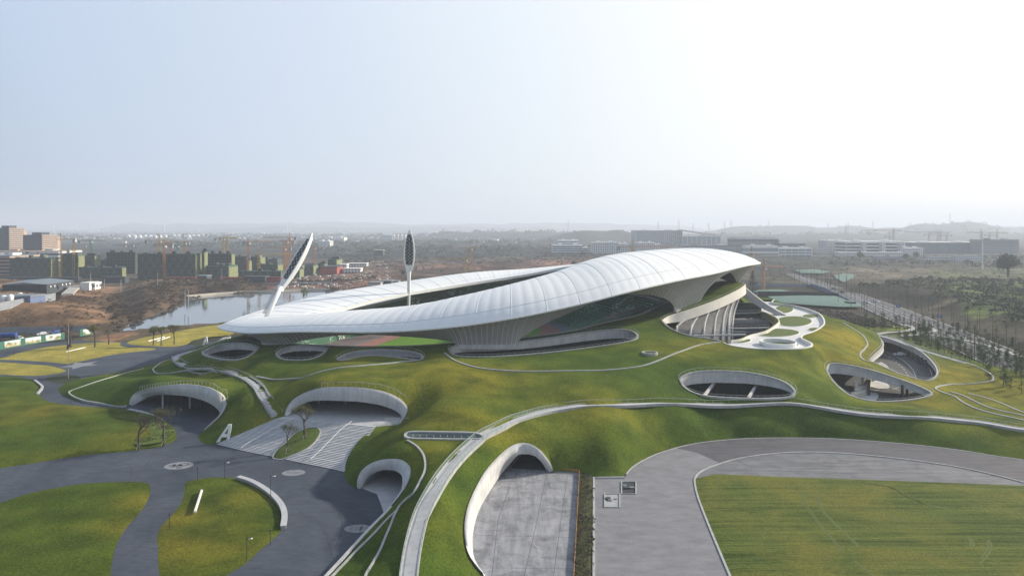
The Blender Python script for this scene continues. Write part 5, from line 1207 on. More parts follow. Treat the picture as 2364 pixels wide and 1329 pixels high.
# what lies beside and behind the camera
mb = MB(); mb.box(-12000, 12000, -3000, 59.9, -1, -.55); tag(mb.build('ground', M['lawn_dark']), kind='structure')
mw, nt, b = new_mat('lake_water'); g = geo(nt); b.inputs['Base Color'].default_value = (.10,.13,.15,1); b.inputs['Roughness'].default_value = .06; b.inputs['Specular IOR Level'].default_value = .8
bump(nt, b, noise(nt, .8, 3, .5, mapping(nt, g, (1, .25, 1))), .05, .04)
P = [tuple(p) for p in catmull([(p[0], p[1], 0) for p in LAKE], 3, True)]; sheet('lake', P, -1.25, mw)
# lake-side wall, roads
def road(name, Lf, Rt, z, mat): return sheet(name, wpoly(Lf)+wpoly(Rt)[::-1], z, mat)
M['far_road'] = rough_mat('distant_road', (.055,.06,.075), (.085,.09,.105), .1, .9, 0)
M['pale_path'] = rough_mat('pale_path', (.34,.33,.31), (.44,.43,.40), .3, .9, 0)
RL = [(1815,632),(1850,648),(1925,678),(2000,714),(2080,750),(2170,792),(2280,842),(2364,884),(2700,1050)]; RR = [(1832,632),(1880,645),(1985,678),(2070,706),(2150,735),(2250,772),(2364,816),(2500,866),(2900,1000)]
road('road', RL, RR, -.02, M['far_road'])
mk2 = MB()
for s in (.02, .33, .5, .67, .98):
    A = np.array(wpoly(RL))*(1-s)+np.array(wpoly(RR))*s; A = resample(catmull([(p[0], p[1], 0) for p in A], 4), 4); T = np.gradient(A[:, :2], axis=0); T /= np.linalg.norm(T, axis=1)[:, None]; Nn = np.stack([-T[:, 1], T[:, 0]], 1)
    wd = .35; dash = s in (.33, .67)
    for i in range(0, len(A)-1, 3 if dash else 1):
        mk2.grid([[(A[k][0]+Nn[k][0]*q, A[k][1]+Nn[k][1]*q, .0) for k in (i, i+1)] for q in (-wd/2, wd/2)])
tag(mk2.build('road_markings', M['marking']), kind='structure')
sheet('road', wpoly([(420,656),(560,655.5),(700,655),(860,654),(860,650),(700,651),(560,651.5),(420,652)]), .2, M['far_road'])
def wall(name, label, L, h, th, mat, z=0, cat='wall', group=None):
    P = [W(a, b, z) for a, b in L]; mb = MB(); b0 = P[0]; sweep(mb, [(p[0]-b0[0], p[1]-b0[1], 0) for p in P], [(-th/2, -1.5), (th/2, -1.5), (th/2, h), (-th/2, h)]); return tag(mb.build(name, M[mat], loc=b0), label, cat, group)
M['pale_wall'] = rough_mat('pale_site_wall', (.42,.38,.33), (.52,.48,.42), .2, .85, 0)
wall('lake_wall', 'low pale retaining wall along the far shore of the lake', [(430,683),(500,677),(560,673),(640,671),(700,668),(760,667)], .6, 1.2, 'pale_wall')
wall('site_wall', 'long pale wall beyond the brown fields at the right', [(1640,592),(1800,592),(1905,591.5),(2100,590),(2364,588)], 3, 1, 'pale_wall')
M['grey_panel'] = rough_mat('grey_site_fence', (.20,.22,.25), (.27,.29,.32), .5, .7, 0)
M['dark_panel'] = rough_mat('dark_site_fence', (.02,.022,.025), (.04,.042,.045), .5, .7, 0)
M['blue_panel'] = rough_mat('blue_site_fence', (.10,.14,.26), (.15,.20,.34), .5, .6, 0)
wall('site_fence', 'grey panel fence at the foot of the brown mound behind the vehicle yard', [(-300,772),(0,769),(100,767),(205,764)], 3.2, .3, 'grey_panel', 0, 'fence')
wall('site_fence', 'grey panel fence crossing the near slope of the brown mound', [(-200,742),(0,712),(30,706),(80,697),(128,688)], 3.6, .3, 'grey_panel', 9.0, 'fence')
wall('site_fence', 'black fence between the teal netted soil and the building plots', [(1750,683),(1840,684),(1936,688)], 4, .5, 'dark_panel', 0, 'fence')
wall('site_fence', 'blue fence panels beside the road, behind the black fence', [(1872,661),(1905,672),(1930,684),(1960,700)], 3, .4, 'blue_panel', 0, 'fence')
wall('site_fence', 'pale blue fence crossing the plots right of the roof tip', [(1735,661),(1800,661),(1870,661)], 2.4, .4, 'grey_panel', 0, 'fence')
M['teal'] = rough_mat('teal_dust_net', (.06,.13,.115), (.13,.22,.195), .35, .9, .4, .4, detail=7)
def net(px, z, nm='dust_net', mound=.6): 
    return sheet(nm, wpoly(px), z, M['teal'], step=6, mound=mound, fall=10)
net([(1772,688),(1850,686),(1930,687),(1965,696),(1986,706),(1990,713),(1940,713),(1860,708),(1800,703)], 1.6, mound=1.2)
net([(1835,624),(1880,622),(1918,627),(1900,632),(1850,631)], .6); net([(1925,636),(1950,633),(1978,636),(1966,645),(1948,653),(1930,645)], 1.0); net([(1735,671),(1800,669),(1825,672),(1800,675),(1740,675)], .6)
for L, wd in [([(2000,778),(2040,769),(2080,766),(2105,760),(2098,752),(2075,749)], 3), ([(2080,776),(2130,772),(2170,776),(2240,788),(2300,804),(2364,826)], 3), ([(2120,770),(2160,764),(2140,755),(2120,751)], 2.5)]:
    P = resample(catmull([W(a, b, 0) for a, b in L], 6), 2); mb = MB(); sweep(mb, [(p[0], p[1], 0) for p in P], [(-wd/2, 0), (wd/2, 0), (wd/2, .25), (-wd/2, .25)]); tag(mb.build('path', M['pale_path']), kind='structure')
for L, wd in [([(150,664),(178,661),(200,662)], 7), ([(176,662),(165,670),(155,680)], 7)]:
    P = resample(catmull([W(a, b, 11) for a, b in L], 6), 3); mb = MB(); sweep(mb, [(p[0], p[1], 11.4) for p in P], [(-wd/2, -1), (wd/2, -1), (wd/2, .3), (-wd/2, .3)]); tag(mb.build('path', M['pale_path']), kind='structure')

# ============================================================ haze: one closed box of even pale air
hz_d = 0.00018
mh = bpy.data.materials.new('haze'); mh.use_nodes = True; nt = mh.node_tree; nt.nodes.remove(nt.nodes['Principled BSDF'])
pv = nt.nodes.new('ShaderNodeVolumePrincipled'); pv.inputs['Color'].default_value = (.80,.875,1.0,1); pv.inputs['Density'].default_value = hz_d; pv.inputs['Anisotropy'].default_value = .15
nt.links.new(pv.outputs[0], nt.nodes['Material Output'].inputs['Volume'])
mb = MB(); mb.box(-13000, 13000, -3100, 17500, -4, 250); tag(mb.build('haze', mh), kind='stuff')
# ============================================================ buildings, construction site, cranes, far city
def fac_mat(name, wall_c, glass_c, fx, fz, wx=.55, wz=.55, rough=.6):
    """wall with a grid of openings, in object space (x along the face, z up)"""
    m, nt, b = new_mat(name); tc = objco(nt); sp_ = nt.nodes.new('ShaderNodeSeparateXYZ'); nt.links.new(tc, sp_.inputs[0])
    hx = math_(nt, 'ADD', sp_.outputs[0], math_(nt, 'MULTIPLY', sp_.outputs[1], 1.0))
    a = math_(nt, 'LESS_THAN', math_(nt, 'FRACT', math_(nt, 'DIVIDE', hx, fx)), wx); c = math_(nt, 'LESS_THAN', math_(nt, 'FRACT', math_(nt, 'DIVIDE', sp_.outputs[2], fz)), wz)
    k = math_(nt, 'MULTIPLY', a, c); n = noise(nt, .15, 3, .6, geo(nt))
    w_ = ramp(nt, n, [(.3, tuple(x*.85 for x in wall_c)), (.7, wall_c)]); nt.links.new(mixc(nt, k, w_, glass_c), b.inputs['Base Color'])
    b.inputs['Roughness'].default_value = rough; return m
def net_mat(name, c1, c2, line, p=9.0):
    m, nt, b = new_mat(name); tc = objco(nt); s = nt.nodes.new('ShaderNodeSeparateXYZ'); nt.links.new(tc, s.inputs[0])
    h = math_(nt, 'ADD', s.outputs[0], s.outputs[1])
    u = math_(nt, 'FRACT', math_(nt, 'DIVIDE', math_(nt, 'ADD', h, math_(nt, 'MULTIPLY', s.outputs[2], .62)), p)); v_ = math_(nt, 'FRACT', math_(nt, 'DIVIDE', math_(nt, 'SUBTRACT', h, math_(nt, 'MULTIPLY', s.outputs[2], .62)), p))
    k = math_(nt, 'MAXIMUM', math_(nt, 'LESS_THAN', u, .07), math_(nt, 'LESS_THAN', v_, .07))
    fl = math_(nt, 'LESS_THAN', math_(nt, 'FRACT', math_(nt, 'DIVIDE', s.outputs[2], 3.3)), .12)
    n = noise(nt, .25, 5, .7, tc); c = ramp(nt, n, [(.3, c1), (.7, c2)]); c = mixc(nt, math_(nt, 'MULTIPLY', fl, .5), c, tuple(x*1.5 for x in c2)); c = mixc(nt, k, c, line)
    nt.links.new(c, b.inputs['Base Color']); b.inputs['Roughness'].default_value = .9; bump(nt, b, noise(nt, .8, 5, .7, tc), .8, .5); return m
M['net'] = net_mat('green_scaffold_net', (.035,.045,.044), (.075,.095,.078), (.14,.17,.15))
M['net_lit'] = net_mat('yellow_green_scaffold_net', (.14,.165,.075), (.21,.23,.11), (.28,.30,.17), 7)  # same net, brighter and yellower: sunlight painted into the sunward side
M['net_roof'] = rough_mat('formwork_roof', (.045,.085,.07), (.09,.15,.12), .2, .9, .3, .3)
M['scaff_dark'] = fac_mat('open_concrete_frame', (.06,.065,.07), (.015,.018,.02), 4.5, 3.4, .7, .7)
M['tan_band'] = rough_mat('tan_facade_band', (.40,.29,.21), (.48,.36,.27), .2, .7, 0)
M['glass_dark'] = rough_mat('dark_glazing', (.05,.06,.085), (.08,.09,.115), .2, .3, 0)
M['glass_blue'] = rough_mat('blue_grey_glazing', (.10,.14,.18), (.17,.21,.26), .1, .35, 0)
M['white_f'] = rough_mat('white_render', (.70,.70,.69), (.78,.78,.77), .1, .7, 0)
M['white_grid'] = fac_mat('white_wall_with_windows', (.72,.72,.71), (.08,.10,.13), 4.0, 3.6, .55, .55)
M['grey_grid'] = fac_mat('grey_wall_with_windows', (.32,.34,.36), (.10,.12,.14), 4.2, 3.8, .5, .5)
M['grey_roof'] = rough_mat('grey_blue_roof', (.14,.16,.19), (.20,.22,.25), .1, .6, 0)
M['red_brick'] = rough_mat('red_site_wall', (.28,.07,.06), (.36,.11,.09), .3, .85, 0)
M['shed'] = rough_mat('charcoal_shed_wall', (.045,.055,.065), (.075,.085,.10), .3, .7, 0)
M['shed_roof'] = rough_mat('blue_grey_shed_roof', (.15,.18,.205), (.20,.23,.26), .3, .6, 0)
def block(mb, x0, x1, y0, y1, z0, z1): mb.box(x0, x1, y0, y1, z0, z1)
def building(px0, px1, yt, yb, label, body, roof='grey_roof', depth=None, bands=None, band_m='white_f', piers=0, pier_m='white_f', cat='building', name='building', group=None, rz=0, rooftop=True, zb=0):
    D = (CAMH-zb)*F/(yb-HY); x0 = (px0-CX)*D/F; x1 = (px1-CX)*D/F; wd = x1-x0; h = CAMH-(yt-HY)*D/F-zb; dp = depth or wd*.5
    r = empty(name, ((x0+x1)/2, D, zb), rz, label, cat, group); a = wd/2
    mb = MB(); block(mb, -a, a, 0, dp, -2, h); mb.build('wall', M[body], r)
    mb = MB(); block(mb, -a-.4, a+.4, -.4, dp+.4, h, h+1.0); mb.build('roof', M[roof], r)
    if bands:
        for k in range(bands):
            z = h*(k+.6)/bands; mb = MB(); block(mb, -a-.6, a+.6, -.7, dp+.6, z, z+h/bands*.38); mb.build('floor_band', M[band_m], r)
    for k in range(piers):
        x = -a+wd*k/(piers-1); mb = MB(); block(mb, x-.45, x+.45, -.9, -.1, -1, h+.3); mb.build('pier', M[pier_m], r)
    if rooftop:
        for k in range(2):
            x = -a*.6+wd*.5*k; mb = MB(); block(mb, x, x+wd*.12, dp*.3, dp*.6, h+1, h+3.6); mb.build('plant_room', M['white_f' if k else roof], r)
    return r, D, h, wd, dp
def netted(px0, px1, pxs, yt, yb, label, ynet=None, D=None, body='net', lit='net_lit', strips=0):
    D = D or CAMH*F/(yb-HY); x0 = (px0-CX)*D/F; x1 = (px1-CX)*D/F; h = CAMH-(yt-HY)*D/F; dp = max(8, D*((px1-CX)/(pxs-CX)-1)); wd = x1-x0
    r = empty('building_under_construction', (x0, D, 0), 0, label, 'building site', 'netted buildings under construction by the lake')
    mb = MB(); mb.box(0, wd, 0, dp, -2, h); mb.build('scaffold_net', M[body], r)
    mb = MB(); mb.box(-.3, wd+.3, -.3, dp+.3, h, h+1.2); mb.build('formwork_roof', M['net_roof'], r)
    if lit: mb = MB(); mb.box(wd+.35, wd+.8, .4, dp-.2, 0, h-.4); mb.build('side_net', M[lit], r)
    for k in range(int(wd/12)):
        mb = MB(); mb.bar((6+k*12, 2, h), (6+k*12, 2, h+3.2), .25); mb.build('scaffold_pole', M['scaff_dark'], r)
    rr = random.Random(int(px0)); n = max(3, int(wd/16))
    for k in range(n):
        x = wd*(k+.3)/n; mb = MB(); mb.box(x, x+rr.uniform(2.5, 6), dp*.2, dp*.5, h+1.2, h+rr.uniform(2, 4.5)); mb.build('stair_head', M['scaff_dark'], r)
    for k in range(int(h/4)):
        z = 3.8*k+2; mb = MB(); mb.box(-.35, wd*1.0, -.45, -.02, z, z+.3); mb.build('scaffold_deck', M['net_roof'], r)
    return r
# tan towers far left, one corner towards the camera
def corner_tower(p0, p1, p2, D, yt, bands, label):
    s = D/F; h = CAMH-(yt-HY)*s; x0, x1 = (p0-CX)*s, (p1-CX)*s; dp = D*((p1-CX)/(p2-CX)-1); r = empty('office_tower', (x1, D, 0), 0, label, 'office tower')
    mb = MB(); mb.box(x0-x1, 0, 0, dp, 0, h); mb.build('glazing', M['glass_dark'], r)
    for k in range(bands):
        z = h*(k+.4)/bands; mb = MB(); mb.box(x0-x1+.2, .8, .3, dp+.6, z, z+h/bands*.5); mb.build('floor_band', M['tan_band'], r)
        mb = MB(); mb.box(.05, .5, 2, dp-2, z-h/bands*.28, z-h/bands*.1); mb.build('window_strip', M['glass_blue'], r)
    mb = MB(); mb.box((x0-x1)*.7, (x0-x1)*.2, dp*.2, dp*.7, h, h+4); mb.build('plant_room', M['glass_dark'], r)
    mb = MB(); mb.box((x0-x1)*.3, -1, dp*.75, dp*1.25, 0, h*.9); mb.build('rear_wing', M['tan_band'], r); return r
corner_tower(-14, 20, 55, 1190, 526, 16, 'taller tan striped office tower at the left edge'); corner_tower(53, 96, 133, 1150, 542, 13, 'lower tan striped office tower right of the taller one')
building(-30, 135, 581, 607, 'long striped podium below the two tan office towers', 'glass_dark', 'tan_band', 60, 3, 'white_f')
building(-60, 22, 592, 640, 'dark office wing at the left edge below the podium', 'glass_dark', 'grey_roof', 50, 6, 'tan_band')
netted(22, 116, 134, 598, 641, 'leftmost netted block with a bright green side')
netted(140, 179, 194, 590, 640, 'narrow netted block right of the leftmost crane', D=800); netted(196, 217, 230, 592, 640, 'smaller netted block behind the low long one', D=850)
netted(182, 280, 290, 619, 641, 'low long netted block in front, between the taller ones')
netted(246, 312, 318, 584, 640, 'dark netted frame building behind and left of the widest block', D=860, body='scaff_dark', lit=None)
netted(318, 450, 464, 588, 641, 'widest and tallest netted block with lattice pattern', D=775); netted(466, 470, 478, 582, 641, 'thin scaffold tower at the right end of the widest netted block', D=780)
netted(480, 533, 541, 587, 640, 'dark half open block right of the scaffold tower', D=850, body='scaff_dark')
netted(479, 526, 548, 616, 642, 'low netted block with a glowing yellow green side'); netted(549, 572, 580, 603, 640, 'stepped netted block behind the orange cranes', D=900)
netted(582, 640, 650, 600, 640, 'far netted block with green upper floors left of the leaning mast', D=980, lit=None); netted(552, 648, 656, 628, 646, 'black low netted block in front, left of the leaning mast', lit=None)
netted(232, 300, 306, 602, 640, 'mid height netted block between the low long one and the widest', D=880); netted(541, 600, 612, 594, 640, 'dark stepped netted block just behind the tall orange crane', D=930, body='scaff_dark'); netted(590, 640, 652, 612, 642, 'low green netted block at the foot of the luffing crane', D=830); netted(24, 100, 110, 590, 640, 'upper floors of a netted block behind the leftmost one', D=900)
for k, (a, b_, c_, yt) in enumerate([(668, 690, 700, 622), (703, 722, 733, 614), (735, 748, 755, 610), (757, 776, 789, 600)]):
    netted(a, b_, c_, yt, 640-k*6, ['first','second','third','fourth'][k]+' of the striped green blocks right of the leaning mast, counted from it', strips=3)
building(739, 778, 617, 632, 'brick red hall at the end of the green blocks', 'red_brick', 'shed', 30, rooftop=False)
building(380, 452, 641.5, 652, 'red hoarding below the widest netted block', 'red_brick', 'red_brick', 2, cat='hoarding', name='hoarding', rooftop=False); building(505, 560, 641.5, 651, 'red hoarding below the dark half open block', 'red_brick', 'red_brick', 2, cat='hoarding', name='hoarding', rooftop=False)
building(612, 648, 641.5, 652, 'red hoarding just left of the leaning mast', 'red_brick', 'red_brick', 2, cat='hoarding', name='hoarding', rooftop=False); building(560, 612, 640, 653, 'black site sheds between two red hoardings', 'shed', 'shed', 12, rooftop=False)
building(451, 477, 638, 651, 'black site shed at the right foot of the widest netted block', 'shed', 'shed_roof', 12, rooftop=False); building(236, 288, 641, 651, 'dark site sheds under the low netted block', 'shed', 'shed', 8, rooftop=False)
building(-40, 180, 642, 650, 'dark site boundary sheds under the leftmost netted blocks', 'shed', 'shed', 6, rooftop=False)
# shed, cabin and silos on the mound
r = empty('warehouse', (0, 0, 0), 0, 'long charcoal warehouse with blue grey roof on the brown mound', 'warehouse')
A, B_, C_, Dd = W(5,673,10.5), W(108,672,10.5), W(171,662,10.5), W(60,660,10.5)
mb = MB(); mb.prism([A[:2], B_[:2], C_[:2], Dd[:2]], 8, 15.5); mb.build('wall', M['shed'], r)
cA, cC = (np.array(A)+np.array(B_))/2, (np.array(Dd)+np.array(C_))/2
mb = MB(); mb.add([(A[0]-1,A[1]-1,15.5),(B_[0]+1,B_[1]-1,15.5),(C_[0]+1,C_[1],15.5),(Dd[0],Dd[1],15.5),(cA[0],cA[1]-1,17.2),(cC[0],cC[1],17.2)], [(0,4,5,3),(4,1,2,5),(0,1,4),(3,5,2)]); mb.build('roof', M['shed_roof'], r)
for k in range(6):
    p = np.array(B_)+(np.array(C_)-np.array(B_))*(.12+.14*k); mb = MB(); mb.box(-1,1,-1.2,-.3,0,3 if k == 2 else 1.4); mb.build('door' if k == 2 else 'window', M['glass_dark' if k == 2 else 'white_f'], r, loc=(p[0], p[1], 11 if k == 2 else 13))
r, *_ = building(186, 206, 655, 664, 'small white site cabin at the end of the pale track on the mound', 'white_f', 'white_f', 12, rooftop=False, zb=11)
r, *_ = building(206, 219, 655, 663, 'cream site cabin right of the small white one', 'white_grid', 'white_f', 8, rooftop=False, zb=11)
for k, (px, yt, yb) in enumerate([(8, 681, 702), (24, 679, 702), (46, 675, 695)]):
    q = W(px, yb, 9); sc = q[1]/F; h = (yb-yt)*sc; r = empty('silo', q, 0, 'cream cement silo with domed top, '+['leftmost','middle','rightmost'][k]+' of three on the mound', 'silo', 'cream silos on the mound')
    mb = MB(); rr = [[(R*math.cos(a), R*math.sin(a), z) for a in np.linspace(0, 2*PI, 17)[:-1]] for R, z in ((1.2,0),(1.9,1.5),(1.9,h-1.2),(1.4,h-.4),(.2,h))]; mb.grid(rr, True); mb.build('tank', M['white_f'], r, smooth=True)
    for s in (-1, 1): mb = MB(); mb.bar((s*1.7, -.5, -2.5), (s*1.7, -.5, 1.5), .15); mb.build('leg', M['steel'], r)
building(-20, 70, 686, 701, 'blue and white batching plant behind the cream silos', 'blue_panel', 'shed_roof', 14, rooftop=False, zb=9)
# middle distance, right half
r, D, h, wd, dp = building(1276, 1345, 566, 585, 'white stepped terrace building left of the big glass block', 'glass_blue', 'white_f', 40, 4, 'white_f')
r2, *_ = building(1290, 1335, 555, 584, 'upper storeys of the white stepped terrace building', 'glass_blue', 'white_f', 30, 6, 'white_f')
building(1342, 1358, 572, 585, 'small end wing of the white terrace building', 'glass_blue', 'white_f', 30, 3)
building(1368, 1425, 560, 586, 'white block with window grid right of the terrace building', 'white_grid', 'white_f', 30); building(1426, 1450, 563, 586, 'narrow white block beside the orange crane', 'white_grid', 'white_f', 26); building(1471, 1512, 561, 588, 'white block with window grid below the big glass block', 'white_grid', 'white_f', 30); building(1512, 1526, 565, 588, 'tower like end block right of the white window grid block', 'white_grid', 'white_f', 20)
building(1468, 1575, 532, 566, 'large blue grey glass block with vertical fins behind the roof crest', 'glass_blue', 'white_f', 90, 3, 'glass_blue', 24, 'white_f')
r, D, h, wd, dp = building(1576, 1664, 546, 567, 'saw tooth exhibition hall right of the big glass block', 'glass_blue', 'white_f', 70, None, 'white_f', 9, 'white_f', rooftop=False)
mb = MB(); mb.add([(-wd*.5,0,h+22),(wd*.52,0,h+4),(wd*.52,70,h+4),(-wd*.5,70,h+22),(-wd*.5,0,h+19),(wd*.52,0,h+2.5),(wd*.52,70,h+2.5),(-wd*.5,70,h+19)], [(0,1,2,3),(4,7,6,5),(0,4,5,1),(1,5,6,2),(2,6,7,3),(3,7,4,0)]); mb.build('sloping_canopy', M['white_f'], r)
building(1574, 1697, 567, 582, 'long low grey wing left of the large hipped roof hall', 'grey_grid', 'grey_roof', 30, 2, 'grey_roof')
def hall(px0, px1, yt, yb, label, zr):
    r, D, h, wd, dp = building(px0, px1, yt, yb, label, 'grey_grid', 'grey_roof', 50, 3, 'grey_roof', 9, 'concrete_grey', rooftop=False); a = wd/2
    mb = MB(); mb.add([(-a-4,-4,h+1),(a+4,-4,h+1),(a+4,54,h+1),(-a-4,54,h+1),(-a*.8,10,h+zr),(a*.8,10,h+zr),(a*.8,40,h+zr),(-a*.8,40,h+zr)], [(0,1,5,4),(1,2,6,5),(2,3,7,6),(3,0,4,7),(4,5,6,7)]); mb.build('hipped_roof', M['grey_roof'], r)
hall(1697, 1797, 553, 588, 'large grey hall with hipped roof behind the roof tip', 6); hall(1800, 1858, 563, 589, 'smaller grey hall with hipped roof, right of the large one', 5)
building(1722, 1796, 568, 592, 'pale portal building in front of the large hipped roof hall', 'grey_grid', 'white_f', 20, 2, 'white_f'); building(1797, 1874, 573, 592, 'white banded office in front of the smaller hipped roof hall', 'grey_grid', 'white_f', 24, 3, 'white_f', 6)
building(1908, 1955, 556, 586, 'plain white wing at the left end of the white office complex', 'white_grid', 'white_f', 40); building(1953, 2088, 558, 589, 'long white office complex with dark ribbon windows and three white cores', 'glass_dark', 'white_f', 50, 4, 'white_f', 4, 'white_f')
for k, px in enumerate((1996, 2039, 2081)): building(px-4, px+4, 560, 590, ['left','middle','right'][k]+' white stair core on the front of the long white office', 'white_grid', 'white_f', 10, cat='stair core', name='stair_core', rooftop=False, group='stair cores of the white office')
building(1935, 2086, 583, 592, 'low white arcade at the foot of the long white office', 'white_grid', 'white_f', 14, rooftop=False); building(2086, 2131, 573, 590, 'plain white box right of the long white office', 'white_grid', 'white_f', 30)
building(2103, 2266, 560, 586, 'long dark block with pale gallery behind the white office', 'glass_blue', 'white_f', 60, 2, 'grey_roof'); building(2268, 2352, 554, 588, 'grey seven storey slab with window rows near the right edge', 'grey_grid', 'grey_roof', 40, 7, 'grey_roof')
building(2140, 2205, 594, 602, 'low pale hut row, the left one below the dark block', 'white_grid', 'grey_panel', 12, rooftop=False); building(2206, 2266, 592, 603, 'low pale hut row, the right one below the dark block', 'white_grid', 'grey_panel', 12, rooftop=False); building(2020, 2080, 593, 599, 'low grey sheds below the white arcade', 'grey_grid', 'grey_panel', 12, rooftop=False)
building(748, 794, 549, 560, 'white building with colonnade left of the upright mast', 'white_grid', 'white_f', 50, 1); building(735, 761, 557, 572, 'white window grid block in front of the colonnade building', 'white_grid', 'white_f', 40)
building(881, 905, 542, 553, 'pale blue slab block left of the upright mast head', 'glass_blue', 'white_f', 60, 4)
for k in range(4): building(906+k*9, 909.5+k*9, 542, 554, 'slim white apartment slab, '+['first','second','third','fourth'][k]+' from the left behind the upright mast', 'white_f', 'white_f', 30, rooftop=False, group='slim slabs behind the upright mast')
building(864, 884, 578, 590, 'derelict dark building with pale end wall in the red earth', 'scaff_dark', 'pale_wall', 20, rooftop=False)
for a, b_, yt, yb, lb in [(782,800,611,622,'white site huts in the red earth, nearest the green blocks'),(802,846,609,618,'long white site huts behind the red spoil heap'),(792,832,621,630,'white site hut row in front of the red spoil heap'),(850,878,654,664,'grey roofed yard shed left of the upright mast'),(880,903,650,661,'dark trellis frame beside the grey roofed yard shed'),(903,919,651,657,'cream container right of the trellis frame')]:
    building(a, b_, yt, yb, lb, 'white_grid' if 'white' in lb else ('scaff_dark' if 'dark' in lb else 'pale_wall'), 'white_f' if 'white' in lb else 'shed_roof', 14, rooftop=False)
building(1960, 1975, 700, 707, 'small dark kiosk at the roadside', 'shed', 'shed', 6, rooftop=False)
# ---------------- tower cranes
def crane_mat(n, c): M[n] = rough_mat(n, tuple(x*.85 for x in c), c, .5, .6, 0)
crane_mat('crane_yellow', (.45,.30,.06)); crane_mat('crane_orange', (.48,.22,.08)); crane_mat('crane_grey', (.30,.24,.22)); crane_mat('crane_green', (.12,.25,.14))
def lattice(mb, a, b_, w_, r, n):
    a = Vector(a); b_ = Vector(b_); d = (b_-a); q = d.to_track_quat('Z', 'Y'); cs = [q @ Vector((x*w_/2, y*w_/2, 0)) for x, y in ((-1,-1),(1,-1),(1,1),(-1,1))]
    for c in cs: mb.bar(a+c, b_+c, r, 3)
    for i in range(n):
        p0 = a+d*(i/n); p1 = a+d*((i+1)/n)
        for k in range(4): mb.bar(p0+cs[k], p1+cs[(k+1) % 4], r*.7, 3)
def crane(px, yt, yb, jl, jr, yj, mat, label, D=None, luff=0):
    D = D or CAMH*F/(yb-HY); s = D/F; zt = CAMH-(yt-HY)*s; zj = CAMH-(yj-HY)*s; x = (px-CX)*s; m = M[mat]; th_ = max(.2, s*.42); mw_ = max(2.1, s*2.9)
    r = empty('tower_crane', (x, D, 0), 0, label, 'crane', 'tower cranes on the building sites')
    mb = MB(); lattice(mb, (0,0,-1), (0,0,zj), mw_, th_, int(zj/5)+2); mb.build('mast', m, r)
    mb = MB(); mb.bar((-mw_*.4,0,zj), (0,0,zt), th_*1.1, 4); mb.bar((mw_*.4,0,zj), (0,0,zt), th_*1.1, 4); mb.build('apex', m, r)
    L = (jl-px)*s; R = (jr-px)*s; long_ = L if abs(L) > abs(R) else R; short = R if long_ is L else L; dz = luff*abs(long_)
    mb = MB(); lattice(mb, (0,0,zj+.5), (long_,abs(long_)*.25,zj+.5+dz), mw_*.6, th_*.7, 10); mb.build('jib', m, r)
    mb = MB(); lattice(mb, (0,0,zj+.5), (short,-abs(short)*.25,zj+.5), mw_*.6, th_*.7, 3); mb.build('counter_jib', m, r)
    mb = MB(); mb.bar((0,0,zt), (long_*.6,abs(long_)*.15,zj+1.2+dz*.6), th_*.35, 3); mb.bar((0,0,zt), (short*.9,-abs(short)*.22,zj+1.2), th_*.35, 3); mb.build('tie', m, r)
    mb = MB(); mb.box(short*.95-1.6, short*.95+1.6, -abs(short)*.25-1, -abs(short)*.25+1, zj-3, zj+1); mb.build('counterweight', M['concrete_grey'], r)
    mb = MB(); mb.box(mw_*.5, mw_*.5+1.6, -1.6, .2, zj-2.6, zj-.2); mb.build('cab', M['white_f'], r); return r
